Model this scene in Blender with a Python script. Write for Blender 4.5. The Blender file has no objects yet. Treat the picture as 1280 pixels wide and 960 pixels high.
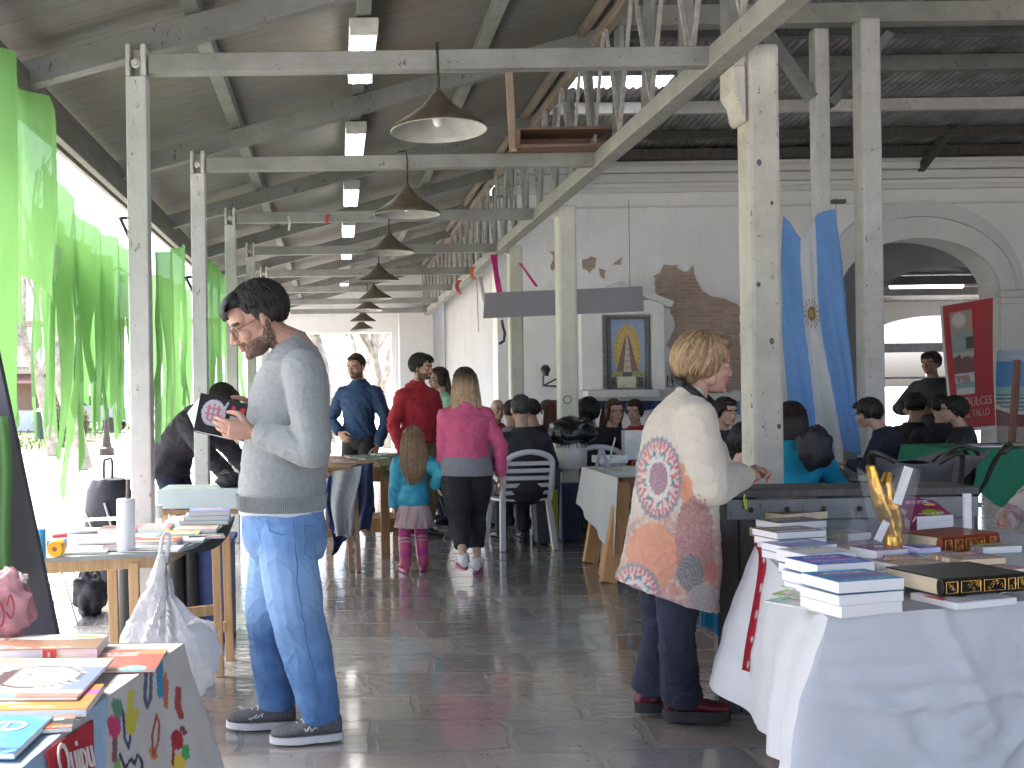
import bpy, math, random
import numpy as np
from mathutils import Vector, Matrix, noise
V = Vector
PI = math.pi
random.seed(11)
scene = bpy.context.scene
COL = scene.collection
UP = V((0, 0, 1))

# ---------------------------------------------------------------- measured camera
FPX, CX, CY, ROLL, EYE = 1250.0, 420.0, 490.0, 0.014, 1.4
cR, sR = math.cos(ROLL), math.sin(ROLL)
def P(px, py, Y):
    u, v = px - CX, CY - py
    return V(((u * cR + v * sR) * Y / FPX, Y, EYE + (-u * sR + v * cR) * Y / FPX))
def G(px, py, z=0.0):
    u, v = px - CX, CY - py
    return P(px, py, (z - EYE) * FPX / (-u * sR + v * cR))

# ---------------------------------------------------------------- materials
MATS = {}
def new_mat(name):
    m = bpy.data.materials.new(name); m.use_nodes = True
    nt = m.node_tree; b = nt.nodes['Principled BSDF']
    return m, nt, b, nt.nodes, nt.links
def rgba(c): return (c[0], c[1], c[2], 1.0)
def mixc(n, l, fac, a, b, mode='MIX'):
    x = n.new('ShaderNodeMix'); x.data_type = 'RGBA'; x.blend_type = mode
    if hasattr(fac, 'links'): l.new(fac, x.inputs[0])
    else: x.inputs[0].default_value = fac
    for s, k in ((a, 6), (b, 7)):
        if hasattr(s, 'links'): l.new(s, x.inputs[k])
        else: x.inputs[k].default_value = rgba(s)
    return x.outputs[2]
def noise_tex(n, l, scale, detail=4, vec=None, stretch=None, dist=0.0, rough=.55):
    t = n.new('ShaderNodeTexNoise'); t.inputs['Scale'].default_value = scale; t.inputs['Detail'].default_value = detail
    t.inputs['Roughness'].default_value = rough; t.inputs['Distortion'].default_value = dist
    if vec is None:
        tc = n.new('ShaderNodeTexCoord'); vec = tc.outputs['Object']
    if stretch:
        mp = n.new('ShaderNodeMapping'); mp.inputs['Scale'].default_value = stretch
        l.new(vec, mp.inputs[0]); vec = mp.outputs[0]
    l.new(vec, t.inputs['Vector'])
    return t.outputs['Fac']
def ramp(n, l, fac, stops, interp='LINEAR'):
    r = n.new('ShaderNodeValToRGB'); r.color_ramp.interpolation = interp
    e = r.color_ramp.elements
    while len(e) < len(stops): e.new(0.5)
    for i, (p, c) in enumerate(stops):
        e[i].position = p; e[i].color = rgba(c) if not isinstance(c, (int, float)) else (c, c, c, 1)
    l.new(fac, r.inputs[0]); return r.outputs[0]
def bump(n, l, b, height, strength=.3, dist=.01):
    x = n.new('ShaderNodeBump'); x.inputs['Strength'].default_value = strength; x.inputs['Distance'].default_value = dist
    l.new(height, x.inputs['Height']); l.new(x.outputs[0], b.inputs['Normal']); return x
def mat(name, col, rough=.6, var=.18, scale=9, metal=0.0, bmp=0.0, bscale=60, stretch=None, spec=None, sheen=0.0, trans=0.0, sss=0.0, alpha=1.0):
    if name in MATS: return MATS[name]
    m, nt, b, n, l = new_mat(name)
    f = noise_tex(n, l, scale, 5, stretch=stretch)
    lo = tuple(max(0, c * (1 - var)) for c in col); hi = tuple(min(1, c * (1 + var)) for c in col)
    l.new(ramp(n, l, f, [(.3, lo), (.7, hi)]), b.inputs['Base Color'])
    b.inputs['Roughness'].default_value = rough; b.inputs['Metallic'].default_value = metal
    if spec is not None: b.inputs['Specular IOR Level'].default_value = spec
    if sheen: b.inputs['Sheen Weight'].default_value = sheen
    if trans: b.inputs['Transmission Weight'].default_value = trans
    if alpha < 1: b.inputs['Alpha'].default_value = alpha
    if sss:
        b.inputs['Subsurface Weight'].default_value = sss; b.inputs['Subsurface Radius'].default_value = (.012, .005, .003)
    if bmp: bump(n, l, b, noise_tex(n, l, bscale, 4, stretch=stretch), bmp, .006)
    MATS[name] = m; return m
def vcol(name, rough=.6, bmp=0.0, bscale=200, sheen=0.0, thin=0.0, spec=None, var=.12):
    """base colour comes from the printed pattern stored on the mesh"""
    if name in MATS: return MATS[name]
    m, nt, b, n, l = new_mat(name)
    a = n.new('ShaderNodeAttribute'); a.attribute_name = 'Col'
    f = noise_tex(n, l, 14, 5)
    g = ramp(n, l, f, [(.3, 1 - var), (.7, 1.0)])
    l.new(mixc(n, l, 1.0, a.outputs['Color'], g, 'MULTIPLY'), b.inputs['Base Color'])
    b.inputs['Roughness'].default_value = rough
    if spec is not None: b.inputs['Specular IOR Level'].default_value = spec
    if sheen: b.inputs['Sheen Weight'].default_value = sheen
    if bmp: bump(n, l, b, noise_tex(n, l, bscale, 3), bmp, .004)
    if thin:
        tr = n.new('ShaderNodeBsdfTranslucent'); l.new(a.outputs['Color'], tr.inputs[0])
        mx = n.new('ShaderNodeMixShader'); mx.inputs[0].default_value = thin
        out = n['Material Output']
        l.new(b.outputs[0], mx.inputs[1]); l.new(tr.outputs[0], mx.inputs[2]); l.new(mx.outputs[0], out.inputs[0])
    MATS[name] = m; return m
def emit(name, col, s):
    if name in MATS: return MATS[name]
    m, nt, b, n, l = new_mat(name)
    b.inputs['Base Color'].default_value = rgba(col); b.inputs['Emission Color'].default_value = rgba(col)
    b.inputs['Emission Strength'].default_value = s
    MATS[name] = m; return m
def painted(name, paint=(.62, .61, .56), wood=(.22, .17, .12), wear=.5, rough=.62, stretch=(14, 14, 1.2), grime=.35):
    """old brushed paint: grain along the length, dirt, chips down to the wood"""
    if name in MATS: return MATS[name]
    m, nt, b, n, l = new_mat(name)
    grain = noise_tex(n, l, 4, 6, stretch=stretch)
    dirt = noise_tex(n, l, 2.2, 6, rough=.7)
    dk = tuple(c * (1 - grime) for c in paint)
    c0 = mixc(n, l, ramp(n, l, dirt, [(.35, 0.0), (.72, 1.0)]), paint, dk)
    c1 = mixc(n, l, ramp(n, l, grain, [(.3, .0), (.75, .45)]), c0, tuple(c * .72 for c in paint))
    chip = noise_tex(n, l, 16, 5, stretch=(1.6, 1.6, .8), rough=.75)
    c2 = mixc(n, l, ramp(n, l, chip, [(1.0 - wear * .62, 0.0), (1.0 - wear * .62 + .03, 1.0)]), c1, wood)
    l.new(c2, b.inputs['Base Color']); b.inputs['Roughness'].default_value = rough
    bump(n, l, b, grain, .25, .006)
    MATS[name] = m; return m
def wood(name, c1, c2, stretch=(18, 18, 1.2), rough=.55, scale=2.5):
    if name in MATS: return MATS[name]
    m, nt, b, n, l = new_mat(name)
    g = noise_tex(n, l, scale, 6, stretch=stretch, dist=.4)
    l.new(ramp(n, l, g, [(.28, c1), (.72, c2)]), b.inputs['Base Color'])
    b.inputs['Roughness'].default_value = rough; bump(n, l, b, g, .2, .004)
    MATS[name] = m; return m

# ---------------------------------------------------------------- mesh building
def frame_from(d, up=UP):
    d = d.normalized()
    x = d.cross(up)
    if x.length < 1e-4: x = d.cross(V((0, 1, 0)))
    x.normalize(); y = x.cross(d).normalized() * -1
    return x, d.cross(x).normalized()
class MB:
    def __init__(s): s.v = []; s.f = []; s.m = []; s.cols = None
    def add(s, vs, fs, mi=0):
        o = len(s.v); s.v.extend(V(p) for p in vs)
        for f in fs: s.f.append([i + o for i in f]); s.m.append(mi)
        return s
    def box(s, c, size, rot=None, mi=0):
        x, y, z = size[0] / 2, size[1] / 2, size[2] / 2; c = V(c)
        pts = [V((a * x, b * y, d * z)) for d in (-1, 1) for b in (-1, 1) for a in (-1, 1)]
        if rot is not None: pts = [rot @ p for p in pts]
        return s.add([p + c for p in pts], [(0, 2, 3, 1), (4, 5, 7, 6), (0, 1, 5, 4), (2, 6, 7, 3), (0, 4, 6, 2), (1, 3, 7, 5)], mi)
    def bar(s, p0, p1, w, h, up=UP, mi=0, w1=None, h1=None):
        """w across, h along `up`"""
        p0, p1 = V(p0), V(p1); d = (p1 - p0).normalized()
        x = d.cross(up)
        if x.length < 1e-4: x = d.cross(V((0, 1, 0)))
        x.normalize(); u = x.cross(d).normalized()
        w1 = w1 or w; h1 = h1 or h
        pts = []
        for p, a, b in ((p0, w, h), (p1, w1, h1)):
            pts += [p - x * a / 2 - u * b / 2, p + x * a / 2 - u * b / 2, p + x * a / 2 + u * b / 2, p - x * a / 2 + u * b / 2]
        return s.add(pts, [(0, 1, 2, 3), (7, 6, 5, 4), (0, 4, 5, 1), (1, 5, 6, 2), (2, 6, 7, 3), (3, 7, 4, 0)], mi)
    def tube(s, pts, rad, n=10, mi=0, flat=1.0, up=UP, caps=True, closed=False):
        pts = [V(p) for p in pts]; k = len(pts)
        if not isinstance(rad, (list, tuple)): rad = [rad] * k
        vs, prevx = [], None
        for i, p in enumerate(pts):
            a = pts[(i - 1) % k] if (closed or i > 0) else p; b = pts[(i + 1) % k] if (closed or i < k - 1) else p
            d = (b - a)
            d = d.normalized() if d.length > 1e-9 else V((0, 0, 1))
            if prevx is None:
                x = d.cross(up)
                if x.length < 1e-3: x = d.cross(V((0, 1, 0)))
            else: x = prevx - d * prevx.dot(d)
            if x.length < 1e-6: x = d.cross(V((.3, .9, .2)))
            x.normalize(); y = d.cross(x).normalized(); prevx = x
            for j in range(n):
                t = 2 * PI * j / n; vs.append(p + (x * math.cos(t) + y * math.sin(t) * flat) * rad[i])
        fs = []
        for i in range(k if closed else k - 1):
            for j in range(n):
                a, b = i * n + j, i * n + (j + 1) % n; c, d2 = ((i + 1) % k) * n + (j + 1) % n, ((i + 1) % k) * n + j
                fs.append((a, b, c, d2))
        if caps and not closed:
            fs.append(tuple(range(n - 1, -1, -1))); fs.append(tuple(range((k - 1) * n, k * n)))
        return s.add(vs, fs, mi)
    def rings(s, secs, n=20, mi=0, caps=True):
        """secs: (centre, x half axis, y half axis)"""
        vs = []
        for c, ax, ay in secs:
            for j in range(n):
                t = 2 * PI * j / n; vs.append(V(c) + V(ax) * math.cos(t) + V(ay) * math.sin(t))
        k = len(secs)
        fs = [(i * n + j, i * n + (j + 1) % n, (i + 1) * n + (j + 1) % n, (i + 1) * n + j) for i in range(k - 1) for j in range(n)]
        if caps: fs.append(tuple(range(n - 1, -1, -1))); fs.append(tuple(range((k - 1) * n, k * n)))
        return s.add(vs, fs, mi)
    def ell(s, c, r, rot=None, nu=18, nv=12, mi=0):
        c = V(c); vs, fs = [], []
        for i in range(1, nv):
            a = PI * i / nv
            for j in range(nu):
                t = 2 * PI * j / nu
                p = V((r[0] * math.sin(a) * math.cos(t), r[1] * math.sin(a) * math.sin(t), r[2] * math.cos(a)))
                vs.append(c + (rot @ p if rot is not None else p))
        top, bot = V((0, 0, r[2])), V((0, 0, -r[2]))
        vs.append(c + (rot @ top if rot is not None else top)); vs.append(c + (rot @ bot if rot is not None else bot))
        for i in range(nv - 2):
            for j in range(nu):
                fs.append((i * nu + j, (i + 1) * nu + j, (i + 1) * nu + (j + 1) % nu, i * nu + (j + 1) % nu))
        T, B = len(vs) - 2, len(vs) - 1
        for j in range(nu):
            fs.append((T, j, (j + 1) % nu)); o = (nv - 2) * nu; fs.append((B, o + (j + 1) % nu, o + j))
        return s.add(vs, fs, mi)
    def lathe(s, prof, c, n=24, mi=0, rot=None, caps=False):
        c = V(c); vs = []
        for r, z in prof:
            for j in range(n):
                t = 2 * PI * j / n; p = V((r * math.cos(t), r * math.sin(t), z)); vs.append(c + (rot @ p if rot is not None else p))
        k = len(prof)
        fs = [(i * n + j, i * n + (j + 1) % n, (i + 1) * n + (j + 1) % n, (i + 1) * n + j) for i in range(k - 1) for j in range(n)]
        if caps: fs.append(tuple(range(n - 1, -1, -1))); fs.append(tuple(range((k - 1) * n, k * n)))
        return s.add(vs, fs, mi)
    def prism(s, poly, d, mi=0):
        """poly: 3-D outline, d: thickness vector"""
        d = V(d); k = len(poly); vs = [V(p) for p in poly] + [V(p) + d for p in poly]
        fs = [tuple(range(k - 1, -1, -1)), tuple(range(k, 2 * k))] + [(i, (i + 1) % k, k + (i + 1) % k, k + i) for i in range(k)]
        return s.add(vs, fs, mi)
    def grid(s, fn, nu, nv, mi=0, col=None, thick=None):
        """fn(u,v)->point; col(u,v)->rgb printed on the sheet; thick = offset vector for a closed slab"""
        o = len(s.v)
        pts = [V(fn(i / nu, j / nv)) for j in range(nv + 1) for i in range(nu + 1)]
        cs = [col(i / nu, j / nv) for j in range(nv + 1) for i in range(nu + 1)] if col else None
        w = nu + 1
        fs = [(j * w + i, j * w + i + 1, (j + 1) * w + i + 1, (j + 1) * w + i) for j in range(nv) for i in range(nu)]
        if thick is not None:
            t = V(thick); N = len(pts); pts2 = [p + t for p in pts]
            fs2 = [tuple(reversed([a + N for a in f])) for f in fs]
            edge = [i for i in range(w)] + [j * w + nu for j in range(1, nv + 1)] + [nv * w + i for i in range(nu - 1, -1, -1)] + [j * w for j in range(nv - 1, 0, -1)]
            fs2 += [(edge[i], edge[i] + N, edge[(i + 1) % len(edge)] + N, edge[(i + 1) % len(edge)]) for i in range(len(edge))]
            pts = pts + pts2; fs = fs + fs2
            if cs: cs = cs + cs
        if cs is not None:
            if s.cols is None: s.cols = [(1, 1, 1)] * o
            s.cols += cs
        elif s.cols is not None: s.cols += [(1, 1, 1)] * len(pts)
        return s.add(pts, fs, mi)
    def build(s, name, mats, parent=None, smooth=None, bevel=0.0, world=True):
        me = bpy.data.meshes.new(name); vs = s.v
        ob = bpy.data.objects.new(name, me); COL.objects.link(ob)
        if parent is not None:
            ob.parent = parent
            if world:
                r = parent
                while r.parent is not None: r = r.parent
                M = root_matrix(r).inverted(); vs = [M @ p for p in vs]
        elif world:
            xs = [p.x for p in vs]; ys = [p.y for p in vs]; zs = [p.z for p in vs]
            c = V(((min(xs) + max(xs)) / 2, (min(ys) + max(ys)) / 2, min(zs)))
            ob.location = c; vs = [p - c for p in vs]
        me.from_pydata([tuple(p) for p in vs], [], s.f)
        if not isinstance(mats, (list, tuple)): mats = [mats]
        for m in mats: me.materials.append(m)
        if len(mats) > 1: me.polygons.foreach_set('material_index', s.m)
        if s.cols is not None:
            cs = s.cols + [(1, 1, 1)] * (len(vs) - len(s.cols))
            a = me.color_attributes.new('Col', 'FLOAT_COLOR', 'POINT')
            a.data.foreach_set('color', np.array([(c[0], c[1], c[2], 1) for c in cs], dtype=np.float32).ravel())
        me.validate(); me.update()
        if smooth is not None:
            me.shade_smooth()
            if smooth < 179: me.set_sharp_from_angle(angle=math.radians(smooth))
        if bevel:
            b = ob.modifiers.new('edge', 'BEVEL'); b.width = bevel; b.segments = 2; b.limit_method = 'ANGLE'; b.angle_limit = .6
        return ob
def root_matrix(r): return Matrix.LocRotScale(r.location, r.rotation_euler, r.scale)
def tag(o, label, cat, group=None, kind=None):
    if label: o['label'] = label
    if cat: o['category'] = cat
    if group: o['group'] = group
    if kind: o['kind'] = kind
    return o
def thing(name, label, cat, loc=(0, 0, 0), rz=0.0, group=None):
    o = bpy.data.objects.new(name, None); COL.objects.link(o); o.location = loc; o.rotation_euler = (0, 0, rz)
    o.empty_display_size = .1
    return tag(o, label, cat, group)
def struct(o): o['kind'] = 'structure'; return o
def dup(root, loc, label, rz=None, group=None):
    r = root.copy(); COL.objects.link(r); r.location = loc
    if rz is not None: r.rotation_euler = (0, 0, rz)
    r['label'] = label
    if group: r['group'] = group
    for ch in list(root.children):
        c = ch.copy(); COL.objects.link(c); c.parent = r
        for g in ch.children:
            d = g.copy(); COL.objects.link(d); d.parent = c
    return r
def text_mesh(txt, size, origin, ex, ey, name, material, parent=None, depth=.0015, align='CENTER', sx=1.0):
    """lettering as real raised letters lying in the plane (ex, ey)"""
    cu = bpy.data.curves.new(name, 'FONT'); cu.body = txt; cu.size = size; cu.extrude = depth; cu.align_x = align; cu.align_y = 'CENTER'
    cu.resolution_u = 3
    tmp = bpy.data.objects.new('tmp_text', cu); COL.objects.link(tmp)
    dg = bpy.context.evaluated_depsgraph_get(); me = bpy.data.meshes.new_from_object(tmp.evaluated_get(dg))
    ex, ey = V(ex).normalized(), V(ey).normalized(); ez = ex.cross(ey)
    mb = MB(); mb.add([V(origin) + ex * v.co.x * sx + ey * v.co.y + ez * v.co.z for v in me.vertices], [list(p.vertices) for p in me.polygons])
    bpy.data.objects.remove(tmp); bpy.data.curves.remove(cu); bpy.data.meshes.remove(me)
    return mb.build(name, material, parent)

def remesh(mb, voxel, smooth=4, fac=.5):
    """union of overlapping closed shells -> one continuous skin (numpy verts, quads)"""
    me = bpy.data.meshes.new('tmp'); me.from_pydata([tuple(p) for p in mb.v], [], mb.f); me.update()
    ob = bpy.data.objects.new('tmp', me); COL.objects.link(ob)
    r = ob.modifiers.new('r', 'REMESH'); r.mode = 'VOXEL'; r.voxel_size = voxel; r.adaptivity = 0
    if smooth:
        sm = ob.modifiers.new('s', 'SMOOTH'); sm.factor = fac; sm.iterations = smooth
    dg = bpy.context.evaluated_depsgraph_get(); ev = ob.evaluated_get(dg)
    m2 = bpy.data.meshes.new_from_object(ev)
    n = len(m2.vertices); co = np.empty(n * 3, np.float32); m2.vertices.foreach_get('co', co)
    no = np.empty(n * 3, np.float32); m2.vertices.foreach_get('normal', no)
    fs = [list(p.vertices) for p in m2.polygons]
    bpy.data.objects.remove(ob); bpy.data.meshes.remove(me); bpy.data.meshes.remove(m2)
    return co.reshape(-1, 3), no.reshape(-1, 3), fs
def sstep(a, b, x):
    t = max(0.0, min(1.0, (x - a) / (b - a))); return t * t * (3 - 2 * t)
def catmull(pts, k=4):
    pts = [V(p) for p in pts]; out = []
    for i in range(len(pts) - 1):
        p0 = pts[max(i - 1, 0)]; p1 = pts[i]; p2 = pts[i + 1]; p3 = pts[min(i + 2, len(pts) - 1)]
        for j in range(k):
            t = j / k
            out.append(.5 * ((2 * p1) + (p2 - p0) * t + (2 * p0 - 5 * p1 + 4 * p2 - p3) * t * t + (3 * p1 - p0 - 3 * p2 + p3) * t ** 3))
    out.append(pts[-1]); return out
def lerp_list(vals, k):
    out = []
    for i in range(len(vals) - 1):
        for j in range(k): out.append(vals[i] + (vals[i + 1] - vals[i]) * j / k)
    out.append(vals[-1]); return out
# ---------------------------------------------------------------- people
def ik(a, c, l1, l2, pole):
    a, c = V(a), V(c); d = c - a; L = d.length
    if L > (l1 + l2) * .995: d = d * ((l1 + l2) * .995 / L); L = d.length; c = a + d
    x = (l1 * l1 - l2 * l2 + L * L) / (2 * L); h = math.sqrt(max(1e-8, l1 * l1 - x * x))
    u = d.normalized(); p = V(pole); p = (p - u * p.dot(u))
    if p.length < 1e-5: p = u.cross(V((1, 0, 0)))
    return a + u * x + p.normalized() * h, c
TORSO = [(.455, .050, .045, 0.0), (.48, .085, .062, .004), (.52, .094, .070, .006), (.56, .090, .066, .002), (.61, .080, .060, -.004),
         (.66, .083, .062, -.006), (.71, .094, .066, -.006), (.755, .103, .064, -.002), (.785, .100, .056, .004), (.806, .080, .047, .008),
         (.826, .052, .040, .010), (.842, .038, .036, .010)]
class Fig: pass
SKIN = {}
def skin_mats(tone, lip, haircol):
    k = str(tone) + str(haircol)
    if k not in SKIN:
        SKIN[k] = [mat('skin_%d' % len(SKIN), tone, .5, .10, 25, sss=.12, bmp=.08, bscale=300), mat('lip_%d' % len(SKIN), lip, .45, .1, 30),
                   mat('brow_%d' % len(SKIN), haircol, .7, .2, 60), mat('eye_white', (.40, .37, .34), .3, .03), mat('iris', (.02, .014, .01), .12, .1),
                   mat('beard_%d' % len(SKIN), tuple(.62 * h + .22 * t for h, t in zip(haircol, tone)), .75, .4, 240)]
    return SKIN[k]

def head_mesh(M, s, voxel, face, neck_pts, neck_r, beard=False):
    mb = MB()
    E = lambda c, r, rot=None: mb.ell(M @ (V(c) * s), tuple(q * s for q in r), (M.to_3x3().normalized() @ rot) if rot is not None else M.to_3x3().normalized(), 20, 14)
    E((0, .014, .032), (.074, .094, .084)); E((0, -.026, -.030), (.060, .064, .078)); E((0, -.040, -.078), (.043, .046, .036))
    E((0, -.076, -.094), (.021, .018, .017)); E((0, -.052, .040), (.062, .040, .052))
    for x in (-1, 1):
        E((x * .027, -.077, .021), (.026, .016, .010)); E((x * .038, -.060, -.026), (.023, .024, .022)); E((x * .031, -.076, .001), (.0125, .012, .0105))
        E((x * .050, .0, -.055), (.018, .030, .032))
        E((x * .077, .014, -.008), (.008, .020, .030), Matrix.Rotation(x * .35, 3, 'Z')); E((x * .074, .010, -.030), (.007, .011, .012))
        E((x * .011, -.098, -.036), (.010, .011, .008))
    mb.tube([M @ (V(p) * s) for p in ((0, -.084, .016), (0, -.096, -.006), (0, -.108, -.030))], [.0085 * s, .010 * s, .0125 * s], 10)
    E((0, -.107, -.031), (.0125, .0115, .010))
    E((0, -.082, -.048), (.024, .0155, .015)); E((0, -.0905, -.057), (.022, .011, .0058)); E((0, -.0885, -.068), (.019, .0115, .0068))
    mb.tube(neck_pts, neck_r, 16)
    co, no, fs = remesh(mb, voxel, 3, .4)
    Mi = M.inverted(); mis = []
    R = np.array(Mi.to_3x3()); t = np.array(Mi.translation)
    for f in fs:
        c = co[f].mean(0); p = (R @ c + t) / s; x, y, z = abs(p[0]), p[1], p[2]; mi = 0
        if face:
            if y < -.055:
                if ((x - .031) / .0115) ** 2 + ((z - .001) / .0048) ** 2 < 1: mi = 4 if ((x - .031) ** 2 + (z - .001) ** 2) < .0062 ** 2 else 3
                elif .010 < x < .052 and abs(z - .021 - .004 * math.sin(x * 60)) < .0052: mi = 2
                elif (x / .024) ** 2 + ((z + .0625) / .0105) ** 2 < 1 and y < -.078: mi = 1
            if beard and mi == 0:
                jaw = z < -.050 + .045 * sstep(-.02, .02, y) and z > -.125 and y < .022 and not (y < -.05 and z > -.048 and x < .03)
                mous = y < -.075 and -.056 < z < -.043 and x < .034
                edge = z > -.062 or y > .005
                if ((jaw and not (x < .03 and -.075 < z < -.055 and y < -.08)) or mous) and random.random() < (.86 if edge and not mous else .98): mi = 5
        mis.append(mi)
    return co, no, fs, mis

def hand_mesh(w, d, nrm, side, hs, voxel, curl=.35, thumb=.4, fore=None, spread=.06, curls=None):
    """palm, four unequal fingers, thumb. side=+1 right, -1 left"""
    w, d, nrm = V(w), V(d).normalized(), V(nrm); nrm = (nrm - d * nrm.dot(d)).normalized(); s = d.cross(nrm) * side
    mb = MB()
    pl = .50 * hs
    sec = [(-.10, .125, .10), (0, .135, .105), (.12, .17, .10), (.30, .205, .092), (.44, .212, .080), (.52, .19, .062)]
    mb.rings([(w + d * t * hs, s * a * hs, nrm * b * hs) for t, a, b in sec], 16)
    if fore is not None: mb.tube([fore, w - d * .02 * hs], [.17 * hs, .132 * hs], 14)
    L = [.43, .48, .44, .34]; off = [.155, .052, -.052, -.150]; st = [.47, .50, .485, .44]
    for i in range(4):
        c = curl if curls is None else curls[i]
        p = w + d * st[i] * hs + s * off[i] * hs; dd = (d + s * off[i] * spread * 6).normalized(); pts = [p - dd * .12 * hs, p]; a = 0
        for ln, ang in ((.45, 62), (.31, 78), (.24, 48)):
            a += c * math.radians(ang)
            p = p + (dd * math.cos(a) + nrm * math.sin(a)) * L[i] * ln * hs; pts.append(p)
        r = (.049, .05, .048, .042)[i] * hs
        mb.tube(catmull(pts, 3), lerp_list([r * 1.02, r, r * .94, r * .86, r * .62], 3), 10, up=nrm); mb.ell(pts[-1], (r * .66,) * 3, None, 10, 8)
    b = w + d * .14 * hs + s * .12 * hs; q1 = b + (d * .62 + s * .62 + nrm * .25).normalized() * .25 * hs
    q2 = q1 + (d * (.9 - thumb * .2) + s * (.35 - thumb * .5) + nrm * (.25 + thumb * .55)).normalized() * .19 * hs
    q3 = q2 + (d * (.95 - thumb * .3) + s * (.1 - thumb * .5) + nrm * (.2 + thumb * .6)).normalized() * .15 * hs
    mb.tube(catmull([b - s * .03 * hs, q1, q2, q3], 3), lerp_list([.085 * hs, .070 * hs, .054 * hs, .036 * hs], 3), 10)
    mb.ell(q3, (.036 * hs,) * 3, None, 10, 8)
    return remesh(mb, voxel, 2, .4)

def np_build(name, pieces, mats, parent, disp=None, col=None, smooth=True, colarr=None):
    """pieces: list of (co, no, faces, matidx or None), already in the figure's own space"""
    vs, fs, ms, o = [], [], [], 0
    for co, no, f, mi in pieces:
        if disp is not None: co = np.array([co[i] + no[i] * disp(co[i], no[i]) for i in range(len(co))])
        vs.append(co); fs += [[a + o for a in q] for q in f]; ms += (mi if mi is not None else [0] * len(f)); o += len(co)
    vs = np.concatenate(vs)
    me = bpy.data.meshes.new(name); me.from_pydata(vs.tolist(), [], fs)
    for m in (mats if isinstance(mats, (list, tuple)) else [mats]): me.materials.append(m)
    me.polygons.foreach_set('material_index', ms)
    if col is not None or colarr is not None:
        a = me.color_attributes.new('Col', 'FLOAT_COLOR', 'POINT')
        a.data.foreach_set('color', np.array([(*c, 1) for c in (colarr if colarr is not None else [col(p) for p in vs])], dtype=np.float32).ravel())
    me.update()
    if smooth: me.shade_smooth()
    ob = bpy.data.objects.new(name, me); COL.objects.link(ob); ob.parent = parent
    return ob
def nz(x, y, z): return noise.noise(V((x, y, z)))
def folds(amp, f=(9, 9, 14), seed=0.0):
    def fn(p, n):
        w = .35 * nz(p[0] * 5 + seed, p[1] * 5, p[2] * 5)
        a = nz(p[0] * f[0] + seed + w * 2, p[1] * f[1] + w, p[2] * f[2] + w * 3 + (p[0] + p[1]) * f[2] * .6)
        r = max(0.0, 1 - abs(nz(p[0] * f[0] * 1.3 + 9 + seed, p[1] * f[1] * 1.3 + w * 3, p[2] * f[2] * 1.9 - (p[0] - p[1]) * f[2] * .9 + w * 4)) * 5)
        return amp * (.9 * a + .75 * r * r - .2)
    return fn

def hair_locks(mb, M, s, c, r, n, amax, seed=1, rad=.0032, lift=1.02, curlk=0.0, crown=(0, .5, 1)):
    rnd = random.Random(seed); Mr = M
    n = int(n * LOCK_N); rad *= LOCK_R
    for i in range(n):
        ph = rnd.uniform(0, 2 * PI); fr = .5 - .5 * math.sin(ph)   # 1 at the front (-Y)
        am = amax(ph) * rnd.uniform(.82, 1.06); a0 = rnd.uniform(0.02, am * .75); pts = []
        for k in range(6):
            a = a0 + (min(am, a0 + 1.15) - a0) * k / 5; w = ph + .05 * math.sin(k * 1.1 + i) + curlk * (a - a0)
            q = lift + .014 * math.sin(k * 2 + i * 1.7) + .03 * ((i * 37 % 11) / 11 - .4)
            p = V((c[0] + r[0] * math.sin(a) * math.cos(w) * q, c[1] + r[1] * math.sin(a) * math.sin(w) * q, c[2] + r[2] * math.cos(a) * q))
            pts.append(Mr @ (p * s))
        mb.tube(pts, [rad * s * .6, rad * s, rad * s, rad * s, rad * s * .8, rad * s * .3], 5)

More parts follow.
